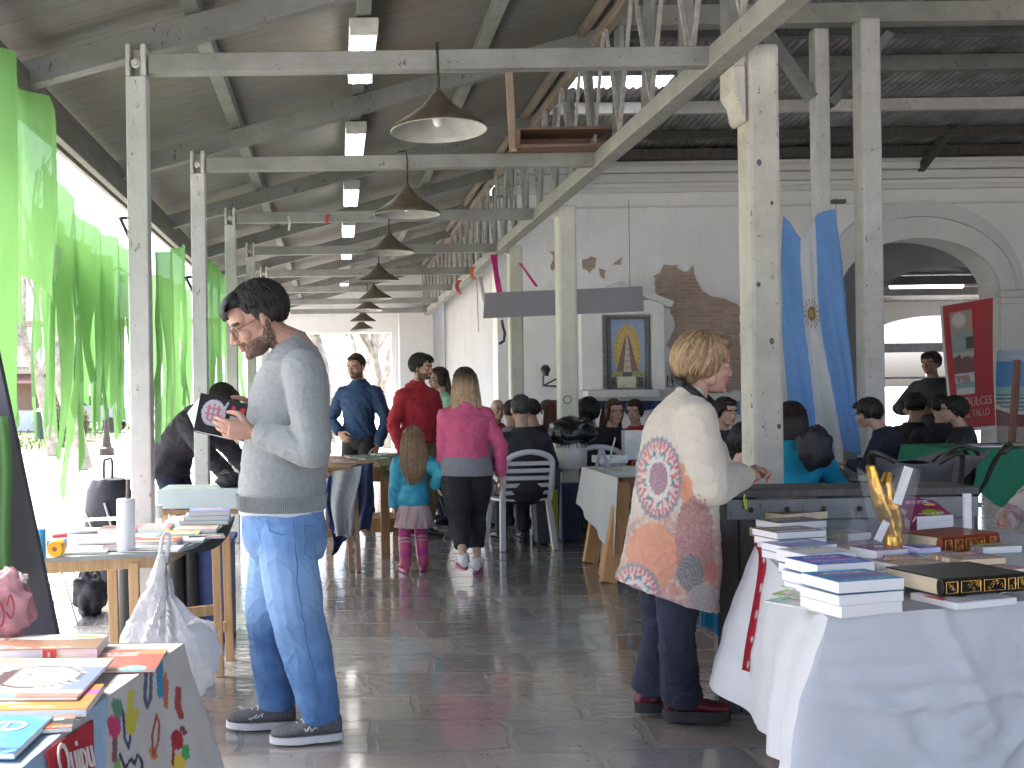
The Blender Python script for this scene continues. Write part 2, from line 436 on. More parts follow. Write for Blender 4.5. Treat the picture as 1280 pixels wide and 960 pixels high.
LOCK_N, LOCK_R = 1.0, 1.0
def hair_mesh(style, M, s, voxel, mat_, parent, spine=None, seed=1, long_len=.42, base=(.1, .1, .1), k=(1, 1), hang=0, roots=0):
    global LOCK_N, LOCK_R
    LOCK_N, LOCK_R = k
    mb = MB(); R3 = M.to_3x3().normalized()
    E = lambda c, r, rot=None: mb.ell(M @ (V(c) * s), tuple(q * s for q in r), R3 if rot is None else R3 @ rot, 20, 14)
    locks = MB()
    if style in ('short', 'thick', 'curly'):
        k = {'short': 0.0, 'thick': .003, 'curly': .012}[style]
        E((0, .026, .052), (.079 + k, .092 + k, .074 + k)); E((0, .062, .012), (.062 + k * .5, .044 + k, .060))
        E((0, -.040, .090), (.058 + k, .050, .028 + k))
        for x in (-1, 1): E((x * .064, .036, .018), (.019 + k * .6, .046, .046)); E((x * .067, .000, .030), (.012, .018, .030))
        am = lambda ph: 1.02 if math.sin(ph) < -.6 else (1.45 if math.sin(ph) < -.05 else (1.75 if math.sin(ph) < .3 else 2.35))
        hair_locks(locks, M, s, (0, .028, .036), (.083 + k, .103 + k, .096 + k), 520, am, seed, .0046, 1.0, .5 if style == 'curly' else .2)
        if style != 'short':   # fringe
            rnd = random.Random(seed + 5)
            for i in range(46):
                x = rnd.uniform(-.052, .052); pts = [M @ (V((x * .8, -.02, .124 + k - x * x * 6)) * s), M @ (V((x, -.068, .112 + k - x * x * 5)) * s), M @ (V((x * 1.1, -.094, .083)) * s), M @ (V((x * 1.12 + .006 * math.sin(i), -.094 - .004 * math.sin(i * 2), .058 + .012 * math.sin(i * 3))) * s)]
                locks.tube(catmull(pts, 2), lerp_list([.003 * s, .0045 * s, .004 * s, .0012 * s], 2), 5)
    elif style == 'bald':
        E((0, .060, -.004), (.070, .046, .040))
        for x in (-1, 1): E((x * .066, .030, .006), (.016, .042, .034))
    elif style == 'bob':
        E((0, .022, .048), (.086, .096, .080)); E((0, .062, -.012), (.072, .050, .082))
        E((0, -.050, .090), (.064, .052, .036))
        for x in (-1, 1): E((x * .068, .026, .004), (.022, .046, .060)); E((x * .066, -.022, .044), (.017, .032, .032))
        am = lambda ph: 1.0 if math.sin(ph) < -.6 else (1.62 if math.sin(ph) < -.1 else 2.3)
        hair_locks(locks, M, s, (0, .022, .026), (.094, .110, .110), 520, am, seed, .0062, 1.0, .30)
        hair_locks(locks, M, s, (0, .024, .020), (.096, .112, .118), 160, am, seed + 3, .0075, 1.0, -.35)
    else:   # long, hangs down the back
        E((0, .024, .050), (.084, .096, .078)); E((0, -.046, .094), (.056, .048, .028))
        for x in (-1, 1): E((x * .074, .012, -.010), (.020, .050, .088))
        am = lambda ph: .95 if math.sin(ph) < -.55 else 1.7
        hair_locks(locks, M, s, (0, .024, .044), (.089, .104, .088), 260, am, seed, .0042, 1.0, .2)
        a = M @ (V((0, .070, .02)) * s); zl = a.z - long_len; hg = hang
        back = (R3 @ V((0, 1, 0))); back.z = 0; back.normalize(); sx = (R3 @ V((1, 0, 0))); sx.z = 0; sx.normalize()
        sec = []
        for k in range(8):
            t = k / 7; z = a.z - long_len * t; c = V((a.x, a.y, z)) + back * ((.012 + .035 * sstep(0, .5, t)) * s + hg * sstep(.2, .7, t))
            wd = (.078 + .030 * math.sin(t * 2.6)) * (1 - .35 * sstep(.7, 1, t)) * s; sec.append((c, sx * wd, back * (.036 - .012 * t) * s))
        mb.rings(sec, 18)
        rnd = random.Random(seed)
        for i in range(260):
            x = rnd.uniform(-1.12, 1.12); pts = []; l1 = rnd.uniform(.70, 1.12)
            for k in range(7):
                t = k / 6 * l1; z = a.z - long_len * t + .05 * s * (1 - t)
                wd = (.078 + .030 * math.sin(min(t, 1) * 2.6)) * s
                q = math.sqrt(max(0, 1 - x * x)); c = V((a.x, a.y, z)) + back * (((.012 + .035 * sstep(0, .5, t)) + (.038 - .012 * t) * q) * s + hg * sstep(.2, .7, t))
                pts.append(c + sx * (wd * x * (1 - .3 * sstep(.7, 1, t)) + .006 * s * math.sin(t * 7 + i)))
            locks.tube(pts, [.003 * s, .0048 * s, .005 * s, .0045 * s, .004 * s, .003 * s, .001 * s], 5)
    co, no, fs = remesh(mb, voxel, 3, .5)
    Mi = M.inverted(); R = np.array(Mi.to_3x3()); t = np.array(Mi.translation)
    def dsp(p, n):
        q = (R @ p + t) / s
        return s * (.0012 * nz(q[0] * 90 + seed, q[1] * 90, q[2] * 25) + .0014 * nz(q[0] * 24, q[1] * 24 + seed, q[2] * 10))
    co2 = np.array([co[i] + no[i] * dsp(co[i], no[i]) for i in range(len(co))])
    rnd = random.Random(seed + 77); cols = [tuple(c * (.62 + .3 * (nz(p[0] * 60, p[1] * 60, p[2] * 14) + .5)) for c in base) for p in co2]
    pcs = [(co2, no, fs, None)]
    if locks.v:
        pcs.append((np.array([tuple(p) for p in locks.v]), None, locks.f, None)); par = list(range(len(locks.v)))
        lid = np.zeros(len(locks.v), int); cur = 0
        mx = 0
        for f in locks.f:      # faces come lock by lock: a new lock starts above every index seen so far
            if min(f) > mx: cur += 1
            mx = max(mx, max(f))
            for q in f: lid[q] = cur
        sh = [rnd.uniform(.55, 1.45) for _ in range(cur + 1)]
        cols += [tuple(min(1, c * sh[k]) for c in base) for k in lid]
    if roots:
        pts_ = [tuple(p) for p in co2] + [tuple(p) for p in locks.v]; z0 = (M @ V((0, 0, .03 * s))).z
        cols = [tuple(c * (1 - roots * sstep(z0 - .07, z0 + .05, p[2] + .05 * nz(p[0] * 50, p[1] * 50, 0))) for c in q) for q, p in zip(cols, pts_)]
    ob = np_build('hair', pcs, mat_, parent, colarr=cols)
    return ob

def shoe(name, ank, toe, L, mats, parent, H, sole_h=.022, laces=False, heel=0.0):
    """upper + sole, sits on the floor below the ankle"""
    toe = V((toe[0], toe[1], 0)).normalized(); sd = V((-toe.y, toe.x, 0)); tilt = toe
    base = V((ank[0], ank[1], ank[2] - .075))
    up = MB(); z0 = sole_h * .8
    S = [(-.27, .10, .055, .0), (-.25, .24, .075, 0), (-.14, .30, .090, 0), (0, .31, .088, 0), (.16, .32, .068, 0), (.34, .36, .052, 0), (.50, .375, .042, 0), (.62, .34, .036, 0), (.70, .24, .030, 0), (.735, .10, .020, 0)]
    up.rings([(base + toe * t * L + UP * (z0 + h * .5 - heel * max(0, t) * .0), sd * w * L * .5, UP * h * .52) for t, w, h, _ in S], 18)
    up.tube([base + UP * .05, base + UP * .115 - toe * .006], [.048, .043], 14)
    co, no, fs = remesh(up, .005, 3, .5); co[:, 2] = np.maximum(co[:, 2], base.z + sole_h * .4)
    ob = np_build(name, [(co, no, fs, None)], mats[0], parent)
    so = MB(); out = []
    for k in range(28):
        a = 2 * PI * k / 28; c, sn = math.cos(a), math.sin(a); t = .23 + .525 * c
        w = .175 + .02 * math.cos(a * 1) - .035 * math.exp(-((t - .12) / .14) ** 2)
        out.append(base + toe * t * L + sd * w * L * 1.06 * sn * (1.0 if abs(c) < .9 else .96))
    so.prism([p for p in out], UP * sole_h)
    np_ob = so.build('sole', mats[1], ob, smooth=40, world=False)
    if laces:
        lm = MB()
        for k in range(4):
            t = .10 + .085 * k; h = .083 - k * .0125 + z0
            lm.tube([base + toe * t * L + sd * .026 + UP * (h - .008), base + toe * (t + .012) * L + UP * (h + .006), base + toe * (t + .03) * L - sd * .026 + UP * (h - .008)], .0040, 6)
        lm.build('laces', mats[2], ob, smooth=179, world=False)
    return ob

def person(label, xy, rz, H, cat='person', pose=None, top=None, bottom=None, shoes=None, hair=('short', (.03, .02, .015)), skin=(.50, .30, .22),
           lip=(.42, .17, .14), beard=False, detail=1, head_scale=1.0, group=None, torso=None, face=True, z0=0.0, grey=None, extra=None):
    p = dict(lean=0, twist=0, side=0, hip=None, hipoff=(0, 0), headpitch=0, headyaw=0, headroll=0, L={}, R={}, LL={}, RL={}); p.update(pose or {})
    root = thing('person', label, cat, (xy[0], xy[1], z0), rz, group)
    M0 = root_matrix(root); Mi0 = M0.inverted()
    wl = lambda q: Mi0 @ V(q)
    f = Fig(); f.root = root; f.wl = wl
    hipz = (p['hip'] if p['hip'] is not None else .52 * H); hip = V((p['hipoff'][0], p['hipoff'][1], hipz))
    # spine frames, integrated from the hips up
    def frame(h):
        a = math.radians(p['lean']); pos = V(hip); n = 14; hh = h / n if h > 0 else h / n
        for k in range(n):
            hm = hh * (k + .5); th = a * sstep(-.02 * H, .16 * H, hm); sd = math.radians(p['side']) * sstep(0, .2 * H, hm)
            pos = pos + V((math.sin(sd), -math.sin(th), math.cos(th))) * hh
        th = a * sstep(-.02 * H, .16 * H, h); tw = math.radians(p['twist']) * sstep(.05 * H, .25 * H, h)
        R = Matrix.Rotation(th, 3, 'X') @ Matrix.Rotation(tw, 3, 'Z')
        return pos, R
    def torso_secs(k=1.0, add=0.0, lo=0.0, hi=9, sh=1.0):
        out = []
        if torso is not None:
            for (c, hw, hd, R) in torso:
                out.append((c, R @ V((hw * k + add, 0, 0)), R @ V((0, hd * k + add, 0))))
            return out
        for z, hw, hd, yo in TORSO:
            if z < lo or z > hi: continue
            pos, R = frame((z - .52) * H)
            g = p.get('girth', 1.0) if .5 < z < .78 else 1.0
            out.append((pos + R @ V((0, yo * H, 0)), R @ V((hw * H * k * g * p.get('broad', 1.0) + add, 0, 0)), R @ V((0, hd * H * k * g + add, 0))))
        return out
    npos, nR = p.get('neckpos') or frame((.835 - .52) * H)
    # head
    s = .132 * H / .23 * head_scale * p.get('hs', 1.0)
    hR = nR.copy() if not p.get('headabs') else Matrix.Identity(3)
    hR = hR @ Matrix.Rotation(math.radians(p['headyaw']), 3, 'Z') @ Matrix.Rotation(math.radians(p['headpitch']), 3, 'X') @ Matrix.Rotation(math.radians(p['headroll']), 3, 'Y')
    hc = p.get('headpos')
    hc = V(hc) if hc is not None else npos + nR @ V((0, -.012 * H, .060 * H)) + hR @ V((0, -.03 * s, .065 * s))
    HM = Matrix.Translation(hc) @ hR.to_4x4(); f.HM = HM; f.s = s; f.hc = hc
    nb = HM @ (V((0, .022, -.050)) * s)
    neck = [npos + nR @ V((0, .004 * H, -.035 * H)), npos + nR @ V((0, .002 * H, .005 * H)), npos.lerp(nb, .55), nb]
    fine = {2: .0036, 1: .0055, 0: .008}[detail]
    co, no, fs, mi = head_mesh(HM, s, fine, face, neck, [.040 * H, .034 * H, .031 * H, .033 * H], beard)
    pieces = [(co, no, fs, mi)]
    # joints
    shl = {}
    for side, sg in (('L', 1), ('R', -1)):
        pos, R = frame((.778 - .52) * H)
        sh = p[side].get('shoulder'); sh = V(sh) if sh is not None else pos + R @ V((sg * .101 * H * p.get('broad', 1.0), .006 * H, 0))
        ua, fa = .170 * H * p.get('armk', 1), .152 * H * p.get('armk', 1)
        wr = p[side].get('wrist'); wr = V(wr) if wr is not None else sh + V((sg * .035 * H, -.03 * H, -.312 * H))
        if p[side].get('elbow') is not None: el = V(p[side]['elbow'])
        else: el, wr = ik(sh, wr, ua, fa, p[side].get('pole', (sg * .5, 1, -.2)))
        hd = V(p[side].get('dir', (wr - el).normalized())); pn = V(p[side].get('palm', (-sg, 0, 0)))
        shl[side] = (sh, el, wr, hd, pn)
    f.arms = shl
    legs = {}
    for side, sg in (('LL', 1), ('RL', -1)):
        hj = hip + V((sg * .052 * H, 0, -.01 * H)); ak = p[side].get('ankle'); ak = V(ak) if ak is not None else V((sg * .06 * H, .012 * H, .075))
        if p[side].get('knee') is not None: kn = V(p[side]['knee'])
        else: kn, ak = ik(hj, ak, .245 * H, .235 * H, p[side].get('pole', (0, -1, 0)))
        if p[side].get('hipj') is not None: hj = V(p[side]['hipj'])
        legs[side] = (hj, kn, ak, V(p[side].get('toe', (sg * .18, -1, 0))))
    f.legs = legs
    # body core (under the clothes)
    b = MB(); b.rings(torso_secs(.80)[:-2] if torso is not None else torso_secs(.80), 18)
    for k in ('L', 'R'):
        sh, el, wr, hd, pn = shl[k]; b.tube(catmull([sh.lerp(npos, .3), sh, sh.lerp(el, .5), el, el.lerp(wr, .4), wr], 2), lerp_list([.03 * H, .030 * H, .026 * H, .021 * H, .021 * H, .0145 * H], 2), 12)
    for k in ('LL', 'RL'):
        hj, kn, ak, toe = legs[k]; b.tube(catmull([hj, hj.lerp(kn, .5), kn, kn.lerp(ak, .35), kn.lerp(ak, .75), ak], 2), lerp_list([.044 * H, .040 * H, .029 * H, .031 * H, .022 * H, .019 * H], 2), 12)
    co, no, fs = remesh(b, .013, 2); pieces.append((co, no, fs, None))
    for k, sd in (('L', -1), ('R', 1)):
        sh, el, wr, hd, pn = shl[k]
        if p[k].get('nohand'): continue
        h = hand_mesh(wr, hd, pn, sd, .106 * H * p.get('handk', 1), {2: .0028, 1: .0042, 0: .006}[detail], p[k].get('curl', .3), p[k].get('thumb', .3), wr.lerp(el, .3), curls=p[k].get('curls'), spread=p[k].get('spread', .05))
        pieces.append((*h, None))
    f.body = np_build('body', pieces, skin_mats(skin, lip, hair[1]), root)
    # hair
    if hair[0]:
        hm = vcol('hair_strands', .5, var=.25, spec=.3)
        hair_mesh(hair[0], HM, s, {2: .005, 1: .0075, 0: .009}[detail], hm, root, seed=int(abs(xy[0] * 100)) % 50 + 1, long_len=p.get('hairlen', .42), base=hair[1], k=(1.9, .85) if detail == 2 else (1.2, .9), hang=p.get('hang', 0), roots=p.get('roots', 0))
    gv = {2: .0075, 1: .011, 0: .013}[detail]
    # trousers / leggings
    if bottom:
        add = bottom.get('add', .012); g = MB()
        if torso is None: g.rings(torso_secs(1.0, add * .7, 0, bottom.get('waist', .60)), 22)
        else: g.rings(bottom['secs'], 22)
        for k in ('LL', 'RL'):
            hj, kn, ak, toe = legs[k]; end = ak.lerp(kn, bottom.get('short', -.04))
            rr = bottom.get('r', (.052, .046, .034, .033, .028, .027)); up = hj + V((0, 0, .02 * H))
            mid = kn.lerp(ak, .35)
            g.tube(catmull([up, hj.lerp(kn, .5), kn, mid, mid.lerp(end, .6), end], 3), lerp_list([r * H + add * .6 for r in rr], 3), 16)
        co, no, fs = remesh(g, gv, 4)
        f.bottom = np_build(bottom.get('name', 'trousers'), [(co, no, fs, None)], bottom['mat'], root, folds(bottom.get('fold', .004), bottom.get('ff', (10, 10, 13)), xy[0]), bottom.get('col'))
    if top:
        add = top.get('add', .014); g = MB(); hem = top.get('hem', .50)
        secs = top.get('secs') or torso_secs(1.0, add, hem)
        if top.get('skirt'): secs = top['skirt'] + secs
        g.rings(secs, 28)
        for k in ('L', 'R'):
            sh, el, wr, hd, pn = shl[k]; rr = top.get('r', (.034, .038, .033, .028, .026, .021))
            inn = sh.lerp(npos - V((0, 0, .07 * H)), .45); e = wr - (wr - el).normalized() * top.get('cuff', .0)
            if top.get('short'): e = el.lerp(sh, .35)
            pts = [inn, sh, sh.lerp(el, .5), el, el.lerp(e, .45), e]
            g.tube(catmull(pts, 3), lerp_list([r * H + add * .55 for r in rr], 3), 16); g.ell(el, ((rr[3] + .002) * H + add * .5,) * 3)
        if top.get('collar'): g.tube([npos + nR @ V((0, .004 * H, -.02 * H)), npos + nR @ V((0, .002 * H, top['collar'] * H))], [.050 * H, .042 * H], 16)
        if top.get('add_shapes'): top['add_shapes'](g, f)
        co, no, fs = remesh(g, gv, 4)
        f.top = np_build(top.get('name', 'sweater'), [(co, no, fs, None)], top['mat'], root, folds(top.get('fold', .005), top.get('ff', (9, 9, 12)), xy[0] + 3), top.get('col'))
    if shoes:
        for k in ('LL', 'RL'):
            hj, kn, ak, toe = legs[k]
            if p[k].get('noshoe'): continue
            shoe(shoes.get('name', 'shoe'), ak, toe, shoes.get('L', .152 * H), shoes['mats'], root, H, shoes.get('sole', .022), shoes.get('laces', False))
    return f
# ---------------------------------------------------------------- world, light, camera
w = bpy.data.worlds.new('World'); scene.world = w; w.use_nodes = True
wn, wl_ = w.node_tree.nodes, w.node_tree.links
sky = wn.new('ShaderNodeTexSky'); sky.sky_type = 'NISHITA'; sky.sun_disc = False
SUN_EL, SUN_AZ = math.radians(62), math.radians(-58)      # azimuth from +Y, negative = towards -X
sky.sun_elevation = SUN_EL; sky.sun_rotation = SUN_AZ; sky.air_density = .6; sky.dust_density = 5.0; sky.ozone_density = .8
wl_.new(sky.outputs[0], wn['Background'].inputs[0]); wn['Background'].inputs[1].default_value = .15
sun = bpy.data.lights.new('sun', 'SUN'); sun.energy = 1.1; sun.angle = math.radians(24); sun.color = (1, .985, .965)
so = bpy.data.objects.new('sun', sun); COL.objects.link(so)
sd = V((math.sin(SUN_AZ) * math.cos(SUN_EL), math.cos(SUN_AZ) * math.cos(SUN_EL), math.sin(SUN_EL)))
so.rotation_euler = sd.to_track_quat('Z', 'Y').to_euler(); so.location = sd * 30
cam = bpy.data.cameras.new('camera'); co_ = bpy.data.objects.new('camera', cam); COL.objects.link(co_)
cam.sensor_width = 36; cam.lens = 36 * FPX / 1280; cam.shift_x = (640 - CX) / 1280; cam.shift_y = (CY - 480) / 1280
cam.clip_start = .05; cam.clip_end = 1500
co_.matrix_world = Matrix.Translation((0, 0, EYE)) @ Matrix.Rotation(PI / 2, 4, 'X') @ Matrix.Rotation(-ROLL, 4, 'Z')
scene.camera = co_
vs_ = scene.view_settings; vs_.view_transform = 'Standard'; vs_.look = 'None'; vs_.gamma = 1; vs_.exposure = 3.18; vs_.use_curve_mapping = False
cy = scene.cycles; cy.max_bounces = 8; cy.diffuse_bounces = 5; cy.glossy_bounces = 4; cy.transmission_bounces = 6; cy.transparent_max_bounces = 8
cy.use_denoising = True; cy.caustics_reflective = False; cy.caustics_refractive = False; cy.sample_clamp_indirect = 8.0

# ---------------------------------------------------------------- materials of the place
def floor_mat():
    m, nt, b, n, l = new_mat('stone_floor')
    tc = n.new('ShaderNodeTexCoord')
    wob = n.new('ShaderNodeTexNoise'); wob.inputs['Scale'].default_value = 2.6; wob.inputs['Detail'].default_value = 3; l.new(tc.outputs['Object'], wob.inputs['Vector'])
    vm = n.new('ShaderNodeVectorMath'); vm.operation = 'MULTIPLY_ADD'; l.new(wob.outputs['Color'], vm.inputs[0]); vm.inputs[1].default_value = (.20, .17, 0); l.new(tc.outputs['Object'], vm.inputs[2])
    br = n.new('ShaderNodeTexBrick'); l.new(vm.outputs[0], br.inputs['Vector'])
    br.inputs['Scale'].default_value = 1; br.inputs['Brick Width'].default_value = .55; br.inputs['Row Height'].default_value = .36
    br.inputs['Mortar Size'].default_value = .018; br.inputs['Mortar Smooth'].default_value = .35; br.offset = .42; br.squash = 1.35; br.squash_frequency = 3
    br.inputs['Color1'].default_value = (0, 0, 0, 1); br.inputs['Color2'].default_value = (1, 1, 1, 1); br.inputs['Mortar'].default_value = (.5, .5, .5, 1)
    tone = ramp(n, l, br.outputs['Color'], [(0, (.115, .122, .124)), (.22, (.235, .235, .225)), (.45, (.25, .20, .172)), (.7, (.155, .170, .176)), (1, (.35, .32, .285))])
    st = noise_tex(n, l, 3.2, 8, tc.outputs['Object'], rough=.7)
    c1 = mixc(n, l, ramp(n, l, st, [(.38, 0.0), (.66, .75)]), tone, (.235, .23, .215))
    c2 = mixc(n, l, br.outputs['Fac'], c1, (.205, .198, .182))
    sp = noise_tex(n, l, 38, 3, tc.outputs['Object'])
    c3 = mixc(n, l, ramp(n, l, sp, [(.62, 0.0), (.75, .5)]), c2, (.03, .03, .03))
    l.new(c3, b.inputs['Base Color'])
    rg = noise_tex(n, l, 5, 6, tc.outputs['Object'], rough=.65)
    r0 = ramp(n, l, rg, [(.3, .05), (.7, .21)]); 
    mr = n.new('ShaderNodeMath'); mr.operation = 'MULTIPLY_ADD'; l.new(br.outputs['Fac'], mr.inputs[0]); mr.inputs[1].default_value = .22; l.new(r0, mr.inputs[2]); l.new(mr.outputs[0], b.inputs['Roughness'])
    b.inputs['Specular IOR Level'].default_value = .75; b.inputs['Coat Weight'].default_value = .75; b.inputs['Coat Roughness'].default_value = .08
    und = noise_tex(n, l, 3.4, 3, tc.outputs['Object'], stretch=(.8, 3.2, 1)); fine = noise_tex(n, l, 40, 4, tc.outputs['Object'])
    a1 = n.new('ShaderNodeMath'); a1.operation = 'MULTIPLY_ADD'; l.new(br.outputs['Fac'], a1.inputs[0]); a1.inputs[1].default_value = -.6; l.new(und, a1.inputs[2])
    a2 = n.new('ShaderNodeMath'); a2.operation = 'MULTIPLY_ADD'; l.new(fine, a2.inputs[0]); a2.inputs[1].default_value = .10
    rip = noise_tex(n, l, 5.5, 3, tc.outputs['Object'], stretch=(.55, 5.0, 1)); a1b = n.new('ShaderNodeMath'); a1b.operation = 'MULTIPLY_ADD'; l.new(rip, a1b.inputs[0]); a1b.inputs[1].default_value = .22; l.new(a1.outputs[0], a1b.inputs[2]); l.new(a1b.outputs[0], a2.inputs[2])
    sy = n.new('ShaderNodeSeparateXYZ'); l.new(vm.outputs[0], sy.inputs[0])
    dv = n.new('ShaderNodeMath'); dv.operation = 'DIVIDE'; l.new(sy.outputs['Y'], dv.inputs[0]); dv.inputs[1].default_value = .36
    fr = n.new('ShaderNodeMath'); fr.operation = 'FRACT'; l.new(dv.outputs[0], fr.inputs[0])
    sc_ = n.new('ShaderNodeMath'); sc_.operation = 'SUBTRACT'; l.new(br.outputs['Color'], sc_.inputs[0]); sc_.inputs[1].default_value = .5
    tl = n.new('ShaderNodeMath'); tl.operation = 'MULTIPLY'; l.new(fr.outputs[0], tl.inputs[0]); l.new(sc_.outputs[0], tl.inputs[1])
    a3 = n.new('ShaderNodeMath'); a3.operation = 'MULTIPLY_ADD'; l.new(tl.outputs[0], a3.inputs[0]); a3.inputs[1].default_value = 1.5; l.new(a2.outputs[0], a3.inputs[2])   # every slab lies a little tilted
    bump(n, l, b, a3.outputs[0], .26, .030)
    return m
def plaster_mat(name='old_white_plaster', c=(.62, .62, .61), stain=(.42, .40, .36)):
    m, nt, b, n, l = new_mat(name)
    f1 = noise_tex(n, l, 1.1, 8, rough=.7); f2 = noise_tex(n, l, 5, 6, stretch=(3, 3, .5)); f3 = noise_tex(n, l, 22, 5)
    c1 = mixc(n, l, ramp(n, l, f1, [(.42, 0.0), (.78, .55)]), c, stain)
    c2 = mixc(n, l, ramp(n, l, f2, [(.60, 0.0), (.85, .4)]), c1, tuple(.72 * x for x in stain))
    l.new(c2, b.inputs['Base Color']); b.inputs['Roughness'].default_value = .8; bump(n, l, b, f3, .25, .008); return m
def brick_mat():
    m, nt, b, n, l = new_mat('old_brick')
    tc = n.new('ShaderNodeTexCoord'); mp = n.new('ShaderNodeMapping'); mp.inputs['Rotation'].default_value = (PI / 2, 0, 0); l.new(tc.outputs['Object'], mp.inputs[0])
    br = n.new('ShaderNodeTexBrick'); l.new(mp.outputs[0], br.inputs['Vector']); br.inputs['Scale'].default_value = 1
    br.inputs['Brick Width'].default_value = .21; br.inputs['Row Height'].default_value = .052; br.inputs['Mortar Size'].default_value = .008
    br.inputs['Color1'].default_value = (.33, .22, .165, 1); br.inputs['Color2'].default_value = (.46, .33, .26, 1); br.inputs['Mortar'].default_value = (.42, .36, .30, 1)
    f = noise_tex(n, l, 9, 6, rough=.7)
    l.new(mixc(n, l, ramp(n, l, f, [(.4, 0.0), (.7, .9)]), br.outputs['Color'], (.31, .25, .21)), b.inputs['Base Color']); b.inputs['Roughness'].default_value = .9
    bump(n, l, b, br.outputs['Fac'], -.5, .012); return m
def board_mat(name, paint, bare, step):
    """ceiling boards: seams every `step` metres along Y, stained"""
    m, nt, b, n, l = new_mat(name)
    tc = n.new('ShaderNodeTexCoord'); sp = n.new('ShaderNodeSeparateXYZ'); l.new(tc.outputs['Object'], sp.inputs[0])
    md = n.new('ShaderNodeMath'); md.operation = 'PINGPONG'; l.new(sp.outputs['Y'], md.inputs[0]); md.inputs[1].default_value = step / 2
    seam = ramp(n, l, md.outputs[0], [(0, .6), (.006, 0.0)])
    g = noise_tex(n, l, 3, 6, tc.outputs['Object'], stretch=(.8, 9, 9)); s = noise_tex(n, l, 1.3, 7, tc.outputs['Object'], rough=.7)
    cc = mixc(n, l, ramp(n, l, s, [(.38, 0.0), (.66, 1.0)]), paint, bare)
    c1 = mixc(n, l, ramp(n, l, g, [(.35, 0.0), (.75, .5)]), cc, tuple(.55 * x for x in bare))
    l.new(mixc(n, l, seam, c1, tuple(.25 * x for x in bare)), b.inputs['Base Color']); b.inputs['Roughness'].default_value = .75
    bump(n, l, b, g, .3, .01); return m
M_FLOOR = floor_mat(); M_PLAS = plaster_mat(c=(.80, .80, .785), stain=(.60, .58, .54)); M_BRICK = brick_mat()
M_POST = painted('post_paint', (.62, .615, .58), (.17, .13, .09), .60)
M_POSTG = painted('post_paint_cream', (.52, .50, .42), (.12, .09, .06), .62, grime=.5)
M_POSTC = painted('post_paint_pale', (.64, .635, .53), (.20, .16, .11), .50, grime=.3)
M_BEAM = painted('beam_paint', (.29, .295, .275), (.07, .06, .045), .62, stretch=(1.2, 14, 14), grime=.45)
M_RAFT = painted('rafter_paint', (.22, .225, .21), (.06, .052, .04), .62, stretch=(1.2, 14, 14), grime=.5)
M_CHORD = painted('chord_paint', (.34, .34, .30), (.09, .07, .05), .62, stretch=(14, 1.2, 14), grime=.45)
M_BOARDS = board_mat('ceiling_boards', (.175, .185, .19), (.20, .170, .13), .21)
M_BARE = wood('bare_beam', (.13, .105, .08), (.28, .235, .185), (14, 1.2, 14))
M_DARKW = wood('dark_wood', (.035, .032, .03), (.085, .075, .065), (14, 14, 1.5))
M_IRON = mat('iron', (.07, .06, .05), .55, .4, 20, metal=.6)
M_RUST = mat('rusty_enamel', (.095, .078, .048), .55, .45, 18, bmp=.1)
M_ENAM = mat('white_enamel', (.60, .60, .56), .35, .1, 12)
M_ROD = mat('lattice_rod_paint', (.33, .32, .29), .6, .3, 25)
M_CORR = mat('corrugated_iron', (.22, .22, .215), .5, .5, 3.0, metal=.2)
M_TUBE = emit('fluorescent_tube', (1, .98, .95), 1.0)
M_FIX = mat('fixture_white', (.6, .6, .58), .4, .15)

# ---------------------------------------------------------------- ground and floor
g = MB(); g.add([(-320, -60, -.16), (320, -60, -.16), (320, 600, -.16), (-320, 600, -.16)], [(0, 1, 2, 3)])
struct(g.build('ground', mat('dusty_ground', (.52, .50, .45), .9, .25, .8, bmp=.3, bscale=30)))
g = MB(); g.grid(lambda u, v: (-1.62 + 13.6 * u, -7 + 31.3 * v, 0.0), 12, 24, thick=(0, 0, -.15)); struct(g.build('floor', M_FLOOR))
g = MB(); g.box((-2.6, 10, -.10), (1.9, 26, .10)); struct(g.build('pavement', mat('pale_concrete', (.42, .41, .38), .85, .2, 2.5, bmp=.2), bevel=.01))
g = MB(); g.grid(lambda u, v: (-34 + 26 * u, 17 + 40 * v, -.15 + .05 * nz(u * 9, v * 9, 0)), 40, 40); struct(g.build('lawn', mat('lawn_soil', (.10, .13, .045), .95, .4, 3, bmp=.3)))
rnd = random.Random(3); g = MB()
for i in range(9000):
    x, y = -33 + 24.5 * rnd.random(), 17.5 + 38 * rnd.random() ** 1.5; a = rnd.uniform(0, PI); h = rnd.uniform(.05, .13); c, s_ = math.cos(a) * .035, math.sin(a) * .035
    g.add([(x - c, y - s_, -.15), (x + c, y + s_, -.15), (x + rnd.uniform(-.04, .04), y + rnd.uniform(-.04, .04), h - .13)], [(0, 1, 2)])
tag(g.build('grass', mat('grass_blades', (.12, .17, .05), .8, .4, 4)), 'short pale green grass growing on the lawn outside', 'grass', kind='stuff')

